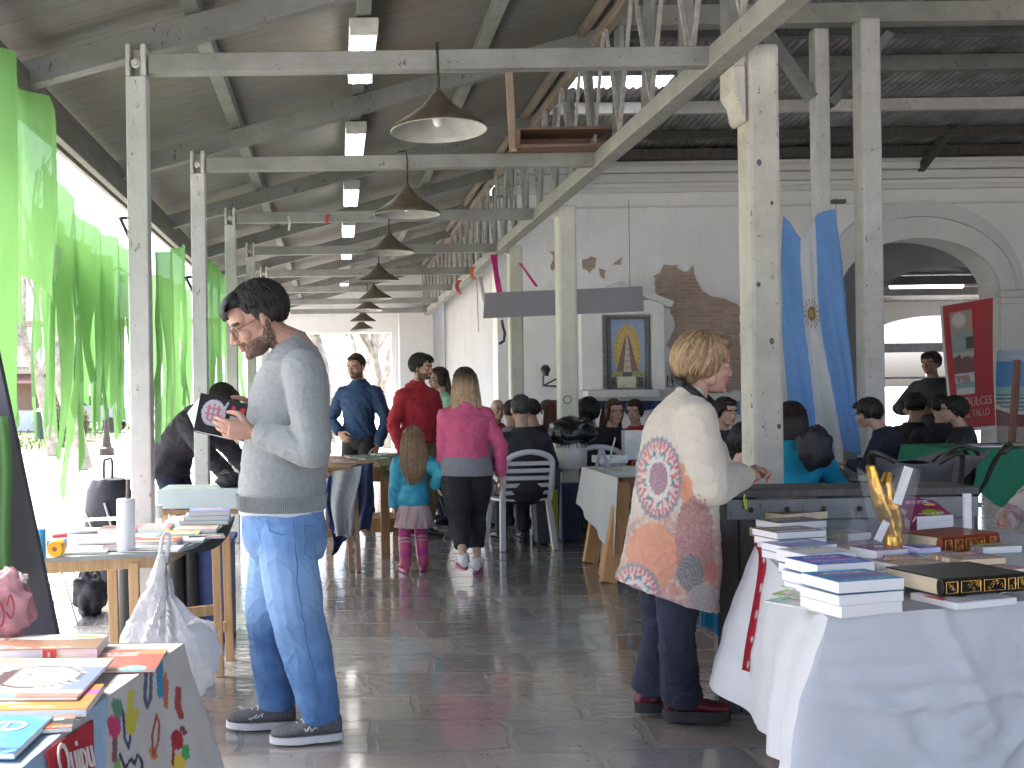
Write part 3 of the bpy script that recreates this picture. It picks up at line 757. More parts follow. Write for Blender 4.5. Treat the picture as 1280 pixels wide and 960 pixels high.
# ---------------------------------------------------------------- aisle roof
XL, XR = -.97, 1.93; BAYS = [5 + 2.2 * i for i in range(8)]
ZR = lambda x: 3.13 + .262 * (x - XL)
roof = thing('sloping_roof', 'grey boarded timber roof sloping down over the aisle toward the open side', 'roof', (0, 9, 3.2))
mb = MB(); y0, y1 = -6.5, 21.5  # roof carried on unseen behind the camera to hold back daylight
pts = [(-1.68, ZR(-1.68) + .215), (XR + .12, ZR(XR + .12) + .215)]
mb.prism([(pts[0][0], y0, pts[0][1]), (pts[1][0], y0, pts[1][1]), (pts[1][0], y0, pts[1][1] + .04), (pts[0][0], y0, pts[0][1] + .04)], (0, y1 - y0, 0))
mb.build('ceiling_boards', M_BOARDS, roof)
mb = MB(); mb.box((2.20, 17.9, 4.16), (.62, 7.2, .04)); mb.build('added_light_stop', M_BOARDS, roof)  # board added to shut off sky light falling on the side wall
for x in (-.70, .19, 1.06):
    mb = MB(); mb.bar((x, y0, ZR(x) + .170), (x, y1 - .1, ZR(x) + .170), .085, .085); mb.build('purlin', M_RAFT, roof, bevel=.005)
nrm = V((-.262, 0, 1)).normalized()
for y in [-3.8, -1.6, .6, 2.8] + BAYS:
    yy = y + .10
    mb = MB(); mb.bar((-1.60, yy, ZR(-1.60) + .055), (XR + .05, yy, ZR(XR + .05) + .055), .085, .13, nrm); mb.build('rafter', M_RAFT, roof, bevel=.006)
mb = MB(); mb.bar((-1.55, y0, ZR(-1.55) - .03), (-1.55, y1, ZR(-1.55) - .03), .05, .20); mb.build('eave_plate', wood('eave_wood', (.10, .095, .085), (.20, .185, .16), (14, 1.2, 14)), roof, bevel=.005)
mb = MB(); mb.bar((-1.69, y0, ZR(-1.69) + .07), (-1.69, y1, ZR(-1.69) + .07), .035, .21); mb.build('fascia_board', wood('fascia_wood', (.14, .13, .115), (.26, .24, .20), (14, 1.2, 14)), roof, bevel=.004)

# ---------------------------------------------------------------- aisle posts along the open side
ords = ['first', 'second', 'third', 'fourth', 'fifth', 'sixth', 'seventh', 'eighth']
desc = ['white square timber post with bolted forked top, rising behind the paper roll',
        'white timber post rising behind the pale bench board, before the stooping person',
        'slim white timber post partly hidden by the head of the man reading']
for i, y in enumerate(BAYS[:7]):
    lab = desc[i] if i < 3 else 'white timber post on the open side, %s along from the stall with the paper roll' % ords[i]
    t = thing('timber_post', lab, 'post', (XL, y, 0), 0, 'white posts along the open side')
    mb = MB(); mb.box((0, 0, 1.49), (.102, .102, 2.98)); mb.box((-.039, 0, 3.06), (.024, .102, .16)); mb.box((.037, 0, 3.06), (.028, .102, .16)); mb.box((0, .045, 3.06), (.064, .02, .16))
    mb.build('shaft', M_POST, t, bevel=.007, world=False)
    for z in (3.04, 2.83):
        mb = MB(); mb.lathe([(0, -.012), (.012, -.012), (.014, -.006), (.014, 0), (.024, .001), (.024, .004)], (0, -.053, z), 12, rot=Matrix.Rotation(-PI / 2, 3, 'X')); mb.build('bolt', M_POST, t, smooth=40, world=False)
# tie beams
for i, y in enumerate(BAYS):
    mb = MB(); mb.bar((XL + .06, y, 3.045), (XR + .04, y, 3.045), .075, .098)
    tag(mb.build('tie_beam', M_BEAM, bevel=.006), 'grey painted tie beam spanning the aisle, %s of the row from the thick cream pillar' % ords[i], 'beam', 'tie beams across the aisle')

# ---------------------------------------------------------------- lattice truss
tr = thing('lattice_truss', 'long timber lattice truss with white zigzag rods running above the pillars down the hall', 'truss', (XR, 10, 3.0))
mb = MB(); mb.bar((XR, 1.5, 3.04), (XR, 22, 3.04), .11, .105); mb.build('bottom_chord', M_CHORD, tr, bevel=.006)
mb = MB(); mb.bar((XR - .02, 1.5, 3.90), (XR - .02, 22, 3.90), .07, .075); mb.build('top_chord', M_BARE, tr, bevel=.005)
mb = MB(); mb.bar((XR - .11, 1.5, 3.98), (XR - .11, 22, 3.98), .05, .06); mb.build('wall_plate', M_BARE, tr, bevel=.005)
k = 0; y = 2.3
rnd = random.Random(8)
while y < 21.5:
    for a, b_ in ((0, .30), (.60, .30)):
        mb = MB(); mb.bar((XR - .045, y + a, 3.87), (XR - .045, y + b_, 3.085), .020, .022, V((1, 0, 0))); mb.build('lattice_rod', M_ROD, tr)
    mb = MB(); yy = y + .04 + rnd.uniform(-.02, .02); ln = rnd.choice((.12, -.10, .02))
    mb.bar((XR + .05, yy, 3.09), (XR + .05, yy + ln, 3.88), .035, .14, V((0, 1, 0))); mb.build('web_board', mat('web_board_paint', (.17, .17, .16), .7, .35, 6), tr, bevel=.004)
    y += .66

# ---------------------------------------------------------------- pillars under the truss
def pillar(lab, x, y, wd, mat_, ztop, base=None, cap=True):
    t = thing('pillar', lab, 'pillar', (x, y, 0), 0, None)
    mb = MB(); mb.box((0, 0, (ztop + (.53 if base else 0)) / 2), (wd, wd, ztop - (.53 if base else 0))); mb.build('shaft', mat_, t, bevel=.022, world=False)
    if base:
        mb = MB(); mb.box((0, 0, .265), (wd + .008, wd + .008, .53)); mb.build('painted_base', base, t, bevel=.02, world=False)
    if ztop < 3.5:
        xa, xb = 1.99 - x, -wd / 2 - .001; mb = MB(); mb.box(((xa + xb) / 2, 0, ztop - .055), (xb - xa, wd * .8, .10)); mb.build('head_block', mat_, t, bevel=.004, world=False)
    if cap:
        mb = MB(); mb.box((-.02, 0, ztop - .07), (wd + .10, wd + .03, .13)); mb.build('capital', mat_, t, bevel=.012, world=False)
    return t
P1X = 2.128
t = pillar('thick cream timber pillar with cracked paint, behind the woman in the patterned cardigan', P1X, 5.0, .158, M_POSTG, 3.09, cap=False)
mb = MB(); mb.prism([(-.16, -.085, 2.98), (-.09, -.085, 2.98), (-.09, -.085, 2.70), (-.115, -.085, 2.72), (-.13, -.085, 2.80), (-.16, -.08, 2.85)], (0, .16, 0)); mb.build('corbel', M_POSTG, t, bevel=.01, world=False)
mb = MB()
for z, yy, sz in ((1.62, .02, .012), (1.9, -.04, .009), (2.3, .03, .008), (1.2, .05, .01), (2.5, -.03, .012)):
    mb.ell((yy, -.079, z), (sz, .002, sz * 1.4), None, 8, 6)
mb.build('knot', M_DARKW, t, world=False)
t = pillar('cream timber pillar with dark blue base carrying the white hoop and black bag', 2.14, 9.25, .170, M_POSTC, 3.09, mat('navy_base', (.03, .045, .10), .6, .25, 20), cap=False)
mb = MB(); mb.tube([(.018 * math.cos(a) * 2, -.0885, .77 + .026 * math.sin(a)) for a in [2 * PI * k / 16 for k in range(16)]], .006, 6, closed=True); mb.build('ring_mark', M_IRON, t, world=False)
mb = MB(); mb.tube([(-.02 + .035 * math.cos(a), -.0865, 1.30 + .035 * math.sin(a)) for a in [2 * PI * k / 18 for k in range(18)]], .004, 6, closed=True); mb.build('ring_mark', M_IRON, t, world=False)
pillar('slim cream timber pillar behind the hanging grey board, under the pink ribbons', 2.12, 11.75, .16, M_POSTC, 3.09, cap=False)
pillar('slender white timber pillar with diagonal braces next to the sky blue flag', 4.74, 9.72, .145, M_POST, 4.86, cap=False)
pillar('tall white timber pillar between the flag and the arch', 5.00, 9.35, .185, M_POST, 4.80, cap=False)
for a, b_ in (((4.74, 9.72, 4.05), (4.30, 9.72, 4.75)), ((4.74, 9.72, 4.05), (5.62, 9.72, 4.82))):
    pass
t = thing('brace_pair', 'pair of diagonal timber braces spreading from the slender pillar to the high beam', 'brace', (4.74, 9.72, 4.0))
for ex, ez in ((4.24, 4.80), (5.40, 4.80)):
    mb = MB(); sx = -.085 if ex < 4.7 else .085; mb.bar((4.74 + sx, 9.70, 4.18 if ex < 4.7 else 4.12), (ex, 9.70, ez), .09, .11, V((0, 1, 0))); mb.build('brace', M_RAFT, t, bevel=.005)
mb = MB(); mb.bar((2.2, 9.55, 4.93), (11.5, 9.55, 4.93), .16, .19); tag(mb.build('high_beam', M_CHORD, bevel=.008), 'grey high beam running across the hall over the braced white pillars', 'beam')

# ---------------------------------------------------------------- nave roof (corrugated)
nv = thing('corrugated_roof', 'dark corrugated iron roof with pale purlins above the brick patched wall', 'roof', (6.5, 10, 5.1))
ZN = lambda y: 5.22 - .085 * (y - 9.5)
def corr(x0, x1, y0, y1, name, m, dz=0.0):
    mb = MB(); nx = int((x1 - x0) / .0125)
    mb.grid(lambda u, v: (x0 + (x1 - x0) * u, y0 + (y1 - y0) * v, ZN(y0 + (y1 - y0) * v) + dz + .014 * math.sin(2 * PI * (x0 + (x1 - x0) * u) / .09)), nx, 3, thick=(0, 0, .006)); return mb.build(name, m, nv, smooth=60)
corr(2.0, 11.6, -6.5, 11.30, 'iron_sheet', M_CORR); corr(2.0, 11.6, 12.02, 14.6, 'iron_sheet', M_CORR)  # near sheet also extended unseen behind the camera to cut daylight
corr(2.0, 2.75, 11.25, 12.06, 'iron_sheet', M_CORR, .0075); corr(4.0, 11.6, 11.25, 12.06, 'iron_sheet', M_CORR, .0075)
m, nt, b, n, l = new_mat('skylight_sheet'); tr_ = n.new('ShaderNodeBsdfTranslucent'); tr_.inputs[0].default_value = (.90, .93, .96, 1); l.new(tr_.outputs[0], n['Material Output'].inputs[0])
corr(2.75, 4.0, 11.25, 12.06, 'skylight_sheet', m, .0075)
mb = MB(); mb.box((2.02, 3.9, 4.75), (.04, 21.0, 1.45)); mb.build('gable_boards', M_BOARDS, nv)
for y, hh, mm in ((10.4, .11, M_RAFT), (11.15, .17, M_RAFT), (12.45, .14, M_POST), (13.5, .12, M_DARKW)):
    mb = MB(); mb.bar((2.1, y, ZN(y) - .02 - hh / 2), (11.5, y, ZN(y) - .02 - hh / 2), .09, hh); mb.build('purlin', mm, nv, bevel=.006)
mb = MB()
for x in (3.0, 3.95, 6.1, 6.75, 8.8): mb.ell((x, 12.40, ZN(12.45) - .09), (.028, .006, .028), None, 10, 6)
mb.build('bolt_head', M_IRON, nv)
for x in (3.55, 8.35):
    mb = MB(); mb.bar((x, 14.22, 4.45), (x - (.35 if x < 5 else 0), 13.45, 4.86), .09, .10); mb.build('strut', M_DARKW, nv, bevel=.005)
mb = MB(); mb.bar((2.3, 14.20, 4.70), (11.6, 14.20, 4.70), .16, .14); mb.build('wall_plate', M_DARKW, nv, bevel=.006)

# ---------------------------------------------------------------- patched white wall with arch
WY = 14.3
AX, AZ, IW, IR, OW, OR_ = 8.35, 2.72, 1.14, .76, 1.46, 1.29
wall = thing('plastered_wall', 'old white plastered wall with peeling brick patches and a wide arch', 'wall', (6.5, WY + 1.5, 0))
def arc(hw, rz, k=28): return [(AX - hw * math.cos(PI * i / k), AZ + rz * math.sin(PI * i / k)) for i in range(k + 1)]
mb = MB(); inn = arc(IW, IR); X0, X1, ZT = 2.32, 11.6, 4.79
mb.box(((X0 + AX - IW) / 2, WY + .22, ZT / 2), (AX - IW - X0, .44, ZT))
mb.box(((X1 + AX + IW) / 2, WY + .22, ZT / 2), (X1 - AX - IW, .44, ZT))
mb.prism([(x, WY, z) for x, z in inn] + [(AX + IW, WY, ZT), (AX - IW, WY, ZT)], (0, .44, 0))
mb.build('plaster', M_PLAS, wall)
def molding(name, hw0, r0, hw1, r1, th, m):
    a, b_ = arc(hw0, r0), arc(hw1, r1); mb = MB()
    for i in range(len(a) - 1):
        q = [(a[i][0], WY - th, a[i][1]), (a[i + 1][0], WY - th, a[i + 1][1]), (b_[i + 1][0], WY - th, b_[i + 1][1]), (b_[i][0], WY - th, b_[i][1])]
        mb.prism(q, (0, th + .01, 0))
    return mb.build(name, m, wall)
M_TRIM = plaster_mat('trim_plaster', (.68, .685, .67), (.46, .44, .40))
molding('archivolt', IW, IR, IW + .22, IR + .30, .05, M_TRIM); molding('archivolt', IW + .225, IR + .305, OW, OR_, .09, M_TRIM)
for x0, x1 in ((AX - OW - .02, AX - IW), (AX + IW, AX + OW + .4)):
    mb = MB(); mb.box(((x0 + x1) / 2, WY - .03, AZ / 2 - .05), (x1 - x0, .08, AZ - .1)); mb.build('pier', M_TRIM, wall, bevel=.01)
    mb = MB(); mb.box(((x0 + x1) / 2, WY - .045, AZ - .06), (x1 - x0 + .08, .14, .10)); mb.box(((x0 + x1) / 2, WY - .04, AZ - .16), (x1 - x0 + .04, .11, .07)); mb.build('capital', M_TRIM, wall, bevel=.012)
mb = MB()
for z, hh, d in ((4.50, .10, .16), (4.38, .12, .11), (4.22, .08, .07)): mb.box(((X0 + X1) / 2, WY - d / 2 + .001, z), (X1 - X0, d, hh))
mb.box(((X0 + X1) / 2, WY - .012, 3.98), (X1 - X0, .03, .03)); mb.build('cornice', M_TRIM, wall, bevel=.012)
def patch(pxs, seedv, m=M_BRICK, d=.006):
    base = [P(x, y, WY - d) for x, y in pxs]; out = []
    for i in range(len(base)):
        a, b_ = base[i], base[(i + 1) % len(base)]; k = max(2, int((b_ - a).length / .05))
        for j in range(k):
            q = a.lerp(b_, j / k); out.append(q + V((nz(q.x * 9 + seedv, q.z * 9, 0), 0, nz(q.z * 9, q.x * 9, seedv))) * .05)
    mb = MB(); mb.prism(out, (0, d + .01, 0)); mb.build('exposed_brick', m, wall)
    rim = MB(); rim.tube([p + V((.006 * nz(p.x * 30, p.z * 30, 2), .002, 0)) for p in out], [.010 + .012 * abs(nz(p.x * 14, p.z * 14, 5)) for p in out], 6, closed=True); rim.build('plaster_edge', M_PLAS, wall, smooth=179)
patch([(815, 345), (830, 333), (845, 331), (857, 340), (866, 332), (872, 352), (884, 366), (905, 372), (925, 378), (932, 490), (870, 490), (845, 455), (833, 432), (843, 405), (836, 385), (822, 372)], 1)
patch([(684, 312), (697, 311), (700, 338), (688, 340), (690, 326)], 2); patch([(727, 325), (738, 321), (746, 323), (746, 336), (738, 342), (728, 336)], 3)
patch([(747, 334), (758, 338), (756, 348), (750, 345)], 4); patch([(766, 334), (772, 324), (780, 320), (778, 329), (774, 331)], 5)
# side wall of that building down the aisle, and the end wall with its bright gateway
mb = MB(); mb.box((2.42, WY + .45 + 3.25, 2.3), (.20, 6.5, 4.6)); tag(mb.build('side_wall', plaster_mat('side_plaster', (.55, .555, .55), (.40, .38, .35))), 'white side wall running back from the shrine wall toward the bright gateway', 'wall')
EYW = 21.4
ew = thing('end_wall', 'white wall closing the far end of the aisle around the bright gateway', 'wall', (0, EYW, 0))
mb = MB(); mb.prism([(-1.62, EYW, 2.66), (2.6, EYW, 2.66), (2.6, EYW, 4.30), (-1.62, EYW, 3.192)], (0, .3, 0)); mb.build('lintel', M_PLAS, ew)
mb = MB(); mb.box((-1.35, EYW + .15, 1.33), (.55, .3, 2.66)); mb.build('jamb', M_PLAS, ew); mb = MB(); mb.box((1.9, EYW + .15, 1.33), (1.4, .3, 2.66)); mb.build('jamb', M_PLAS, ew)
mb = MB(); mb.box((1.70, EYW - .25, 1.55), (.72, .42, 3.1)); tag(mb.build('square_column', plaster_mat('column_plaster', (.66, .66, .65), (.5, .48, .44)), bevel=.015), 'broad white square column beside the bright gateway, behind the man in red', 'column')
# room behind the arch
iw = thing('inner_wall', 'dim inner wall with a second wider arch just behind the plastered wall', 'wall', (9.9, 16.5, 0))
ia = [(10.0 - 1.36 * math.cos(PI * i / 24), 2.35 + .98 * math.sin(PI * i / 24)) for i in range(25)]
M_DIM = plaster_mat('shade_plaster', (.16, .16, .155), (.10, .10, .09)); mb = MB()  # plaster colour darkened, shade of the passage put into the base colour
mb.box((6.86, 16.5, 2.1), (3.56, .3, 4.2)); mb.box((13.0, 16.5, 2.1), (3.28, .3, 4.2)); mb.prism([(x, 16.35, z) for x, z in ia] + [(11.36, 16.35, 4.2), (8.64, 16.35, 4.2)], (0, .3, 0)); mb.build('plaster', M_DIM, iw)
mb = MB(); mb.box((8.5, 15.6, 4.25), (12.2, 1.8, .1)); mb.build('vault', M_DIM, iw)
rm = thing('back_room', 'dim room behind the arch with corrugated ceiling and bright arched doorway', 'room', (12, 21, 0))
mb = MB(); nx = 700; mb.grid(lambda u, v: (5 + 14 * u, 16.66 + 7.7 * v, 3.42 + .02 * math.sin(2 * PI * 14 * u / .12)), nx, 2, thick=(0, 0, .01)); mb.build('ceiling', M_CORR, rm, smooth=60)
mb = MB(); yb = 24.3
aa = [(14.6 - 1.9 * math.cos(PI * i / 20), 2.25 + .80 * math.sin(PI * i / 20)) for i in range(21)]
mb.box((8.85, yb + .15, 1.75), (7.7, .3, 3.5)); mb.box((17.75, yb + .15, 1.75), (2.5, .3, 3.5)); mb.prism([(x, yb, z) for x, z in aa] + [(16.5, yb, 3.5), (12.7, yb, 3.5)], (0, .3, 0)); mb.build('wall', M_PLAS, rm)
mb = MB(); mb.box((5.1, 20.45, 1.75), (.2, 7.6, 3.5)); mb.box((19, 20.45, 1.75), (.2, 7.6, 3.5)); mb.build('wall', M_PLAS, rm)
mb = MB(); mb.box((14.6, yb + .1, 2.28), (3.8, .08, .22)); mb.box((14.45, yb + .1, 1.1), (.08, .08, 2.2)); mb.box((14.6, yb + .12, 1.55), (3.8, .05, .05)); mb.build('door_frame', mat('grey_frame', (.25, .26, .27), .5), rm)
for yy in (18.4, 20.6):
    mb = MB(); mb.bar((5.2, yy, 3.30), (18.9, yy, 3.30), .1, .16); mb.build('beam', M_RAFT, rm)
mb = MB(); mb.box((11.9, 19.6, -.010), (14, 9.6, .03)); mb.build('floor_slab', M_FLOOR, rm)
t = thing('tube_light', 'long glowing fluorescent tube under the ceiling of the room behind the arch', 'light', (11.2, 18.9, 3.2))
a, b_ = P(1113, 358, 18.9), P(1203, 357, 18.9); mb = MB(); mb.tube([a, b_], .045, 12); mb.build('tube', emit('cool_tube', (.93, .95, 1), 1.0), t, smooth=50)
mb = MB(); mb.bar(a + V((0, 0, .075)), b_ + V((0, 0, .075)), .09, .05); mb.build('fixture', M_FIX, t)
mb = MB(); mb.box((11.75, 4.0, 2.9), (.3, 21, 6.2)); tag(mb.build('end_partition', M_PLAS), 'plain white wall closing the hall beyond the stalls', 'wall')

# ---------------------------------------------------------------- shrine
sh = thing('wall_shrine', 'white wall shrine with pitched moulding around a blue and gold picture above a shelf', 'shrine', P(780, 495, WY - .1))
mb = MB()
pA = lambda x, y, d=.0: P(x, y, WY - d)
def slab(x0, y0_, x1, y1_, d0, d1): # px rectangle standing d1..d0 off the wall
    a, b_ = pA(x0, y1_), pA(x1, y0_); return mb.box(((a.x + b_.x) / 2, WY - (d0 + d1) / 2, (a.z + b_.z) / 2), (abs(b_.x - a.x), abs(d1 - d0), abs(b_.z - a.z)))
slab(724, 392, 749, 488, 0, .16); slab(813, 392, 826, 488, 0, .16); slab(724, 376, 826, 395, 0, .17); mb.build('surround', M_PLAS, sh, bevel=.01)
mb = MB()
for a, b_ in (((718, 384), (772, 356)), ((772, 356), (838, 381))): mb.bar(pA(*a, .12), pA(*b_, .12), .26, .09)
mb.build('pitched_moulding', M_TRIM, sh, bevel=.015)
mb = MB(); slab(728, 487, 816, 497, 0, .30); mb.build('shelf', M_TRIM, sh, bevel=.01)
mb = MB(); a, b_ = pA(736, 499, .02), pA(822, 499, .02)
mb.grid(lambda u, v: a.lerp(b_, u) + V((0, -.22 - .04 * math.sin(u * 20), -.02 - v * (.10 + .05 * math.sin(u * PI)))), 30, 4, thick=(0, .01, 0)); mb.build('valance', mat('navy_cloth', (.03, .05, .12), .8, .3, 12), sh, smooth=60)
mb = MB(); slab(749, 395, 813, 486, .0, .012); mb.build('back_panel', mat('grey_tiles', (.30, .31, .31), .5, .3, 30), sh)
def icon(u, v):
    x, y = u - .5, v; n1 = nz(u * 9, v * 9, 1)
    c = (.30 + .06 * n1, .40 + .07 * n1, .58)
    hr = math.hypot(x / .37, (y - .52) / .40); an = math.atan2(y - .50, x)
    if hr < 1 + .07 * math.sin(an * 30) and y > .2: c = (.62, .44, .07) if math.sin(an * 30) > -.35 else (.42, .27, .04)
    if hr < .80 and y > .2: c = (.55, .33, .06) if math.sin(an * 44) > 0 else (.66, .50, .14)
    rw = .31 * max(0, (.86 - y) / .64)
    if .2 < y < .80 and abs(x) < rw: c = (.17 + .05 * n1, .095, .05) if math.sin(x * 90 + y * 30) > -.6 else (.30, .20, .10)
    if .22 < y < .76 and abs(x) < .36 * rw: c = (.50, .36, .30) if math.sin(y * 70) > .2 else (.58, .50, .44)
    if math.hypot(x, (y - .775) * 1.5) < .045: c = (.52, .36, .28)
    if abs(x) < .05 and .81 < y < .86 + .02 * math.sin(x * 120): c = (.62, .45, .12)
    if y < .24 + .05 * n1 and abs(x) > .13: c = (.44, .42, .12) if nz(u * 26, v * 26, 3) > -.1 else (.16, .24, .12)
    if y < .13 and abs(x) > .3: c = (.26, .18, .34)
    if .12 < y < .22 and abs(x) < .13: c = (.10, .08, .06)
    return c
a, b_ = pA(762, 484, .03), pA(806, 399, .03); mb = MB(); mb.grid(lambda u, v: (a.x + (b_.x - a.x) * u, WY - .03, a.z + (b_.z - a.z) * v), 90, 150, col=icon); mb.build('picture', vcol('printed_gloss', .35, var=.05), sh)
mb = MB(); fr = [(759, 399, 762, 486), (806, 399, 809, 486), (759, 396, 809, 399.5)]
for q in fr: slab(*q, .012, .06)
mb.build('picture_frame', mat('slate_frame', (.13, .135, .14), .5, .2, 20), sh)
mb = MB(); a = pA(783, 484, .12); mb.box(a + V((0, 0, .07)), (.26, .05, .16)); mb.build('card', mat('cream_card', (.62, .60, .48), .7), sh)
mb = MB()
for dx in (-.20, -.16, .19, .22): mb.lathe([(0, 0), (.028, 0), (.022, .06), (.012, .10), (.014, .14), (0, .14)], a + V((dx, .0, 0)), 10)
mb.build('vase', mat('dark_glass', (.07, .1, .06), .2, .3, 20), sh, smooth=50)
# small things on the wall
t = thing('wall_bracket', 'black iron bracket with a small dark vessel on the white wall beside the shrine', 'bracket', P(688, 480, WY))
mb = MB(); q = [P(679, 470, WY - .25), P(679, 482, WY - .25), P(697, 483, WY - .02)]; mb.tube(q, .014, 8); mb.tube([P(679, 482, WY - .25), P(697, 473, WY - .02)], .012, 8); mb.build('arm', M_IRON, t, smooth=50)
mb = MB(); mb.lathe([(0, 0), (.04, 0), (.05, .05), (.075, .09), (.04, .15), (0, .16)], P(682, 470, WY - .25), 14); mb.build('vessel', M_IRON, t, smooth=50)
t = thing('wall_sconce', 'dark box shaped iron fitting on the wall behind the head of the older woman', 'fitting', P(842, 478, WY))
mb = MB(); c = P(843, 465, WY - .05); mb.box(c, (.07, .09, .28)); mb.build('box', mat('grey_box', (.2, .21, .2), .5), t, bevel=.01)
mb = MB(); c2 = P(838, 478, WY - .1); mb.tube([c2 + V((-.04, 0, .1)), c2 + V((-.04, 0, -.06)), c2 + V((.04, 0, -.06)), c2 + V((.04, .05, .08))], .01, 6); mb.build('hook', M_IRON, t)
mb = MB(); c = P(918, 510, WY - .01); mb.box(c, (.16, .012, .20)); tag(mb.build('notice', mat('blue_notice', (.12, .33, .52), .6, .3, 30)), 'small light blue notice on the wall just beside the thick pillar', 'notice')
q = [P(627, 400, 11.6), P(629, 410, 11.6), P(631, 416, 11.6), P(630, 426, 11.6), P(624, 430, 11.6)]
t = thing('iron_hook', 'black iron hook with a pink scrap fixed on the slim cream pillar', 'hook', q[0]); mb = MB(); mb.tube(q, .016, 8); mb.build('hook_bar', M_IRON, t, smooth=60)
def proj(p):
    a, b = p[0] / p[1] * FPX, (p[2] - EYE) / p[1] * FPX
    return CX + a * cR - b * sR, CY - (a * sR + b * cR)
def seg_d(x, y, x0, y0, x1, y1):
    dx, dy = x1 - x0, y1 - y0; t = max(0, min(1, ((x - x0) * dx + (y - y0) * dy) / (dx * dx + dy * dy + 1e-9)))
    return math.hypot(x - x0 - t * dx, y - y0 - t * dy)
def stroke(x, y, pts, wd): return any(seg_d(x, y, *pts[i], *pts[i + 1]) < wd for i in range(len(pts) - 1))
M_PAGES = mat('paper_pages', (.72, .71, .68), .8, .08, 6, bmp=.25, bscale=260, stretch=(.05, .05, 6))
M_CREAM = mat('cream_pages', (.70, .58, .38), .8, .1, 6, bmp=.25, bscale=260, stretch=(.05, .05, 6))
M_COVER = vcol('printed_cover', .32, var=.06); M_PRINT = vcol('printed_cloth', .8, bmp=.15, bscale=300)

# ---------------------------------------------------------------- pendant lamps and strip lights
lamp = None
for i, y in enumerate(BAYS):
    lab = ('rusty conical pendant lamp, biggest in view, on the tie beam at the thick pillar' if i == 0 else
           'rusty conical pendant lamp, %s in the row counted from the thick pillar' % ords[i])
    if lamp is None:
        lamp = thing('pendant_lamp', lab, 'lamp', (.52, y - .09, 3.045), 0, 'pendant lamps under the tie beams')
        mb = MB(); mb.tube([(0, .055, .05), (0, .0, .06), (0, -.01, .0), (.004, -.01, -.175)], .007, 8); mb.build('cord', M_IRON, lamp, smooth=60, world=False)
        mb = MB(); out = [(.014, -.165), (.020, -.185), (.036, -.20), (.05, -.222), (.066, -.232), (.076, -.248), (.125, -.285), (.182, -.322), (.222, -.350), (.234, -.362), (.237, -.372)]
        mb.lathe(out, (0, -.01, 0), 40); mb.build('shade', M_RUST, lamp, smooth=35, world=False)
        mb = MB(); mb.lathe([(r - .004, z - .003) for r, z in out[3:]] + [(.2365, -.3725)], (0, -.01, 0), 40); mb.build('lining', mat('dusty_enamel', (.36, .36, .33), .5, .2, 10), lamp, smooth=50, world=False)
        mb = MB(); mb.ell((0, -.01, -.315), (.030, .030, .04)); mb.build('bulb', mat('bulb_glass', (.75, .75, .7), .15, .02), lamp, smooth=179, world=False)
    else:
        o = dup(lamp, (.52, y - .09, 3.045), lab, rz=i * 1.7); o.rotation_euler = (.05 * math.sin(i * 3), .06 * math.cos(i * 2.3), i * 1.7); o.scale = (1, 1, 1 + .05 * math.sin(i * 2.1))
strip = None
for i in range(7):
    y = 6.2 + 2.2 * i; lab = 'lit twin tube light fixed under the roof purlin, %s of the row' % ords[i]
    if strip is None:
        strip = thing('strip_light', lab, 'light', (.19, y, ZR(.19) + .12), 0, 'lit strip lights along the roof')
        mb = MB(); mb.box((0, 0, -.03), (.17, .92, .05)); mb.build('housing', M_FIX, strip, bevel=.006, world=False)
        for x in (-.045, .045):
            mb = MB(); mb.tube([(x, -.44, -.085), (x, .44, -.085)], .026, 10); mb.build('tube', M_TUBE, strip, smooth=50, world=False)
        for yy in (-.45, .45):
            mb = MB(); mb.box((0, yy, -.075), (.16, .02, .06)); mb.build('end_plate', M_FIX, strip, world=False)
    else: dup(strip, (.19, y, ZR(.19) + .12), lab)
# crate-like shelf wedged on the second tie beam
t = thing('hanging_shelf', 'reddish brown wooden tray shelf on the second tie beam beside the lattice truss', 'shelf', (1.6, 7.1, 3.1))
mb = MB(); mb.box((1.62, 7.14, 3.105), (.66, .30, .022)); mb.box((1.62, 7.28, 3.17), (.66, .022, .11)); mb.box((1.30, 7.14, 3.165), (.03, .30, .13)); mb.box((1.62, 7.14, 3.225), (.66, .30, .018))
mb.build('tray', wood('red_brown_wood', (.11, .06, .038), (.24, .15, .10), (2, 12, 12)), t, bevel=.004)
mb = MB(); mb.bar((1.275, 7.06, 3.08), (1.245, 7.04, 3.70), .05, .035, V((0, 1, 0))); mb.build('hanger', wood('hanger_wood', (.24, .18, .12), (.38, .30, .22)), t, bevel=.003)

# ---------------------------------------------------------------- green strips on the open side
M_GREEN = None
m, nt, b, n, l = new_mat('green_cloth')
f = noise_tex(n, l, 6, 5, stretch=(1, 1, .15)); c = ramp(n, l, f, [(.3, (.085, .205, .055)), (.7, (.125, .262, .085))]); l.new(c, b.inputs['Base Color']); b.inputs['Roughness'].default_value = .6
tb = n.new('ShaderNodeBsdfTranslucent'); l.new(c, tb.inputs[0]); mx = n.new('ShaderNodeMixShader'); mx.inputs[0].default_value = .55
l.new(b.outputs[0], mx.inputs[1]); l.new(tb.outputs[0], mx.inputs[2])
tp = n.new('ShaderNodeBsdfTransparent'); tp.inputs[0].default_value = (.80, 1, .74, 1); m2x = n.new('ShaderNodeMixShader'); m2x.inputs[0].default_value = .05
l.new(mx.outputs[0], m2x.inputs[1]); l.new(tp.outputs[0], m2x.inputs[2]); l.new(m2x.outputs[0], n['Material Output'].inputs[0]); M_GREEN = m
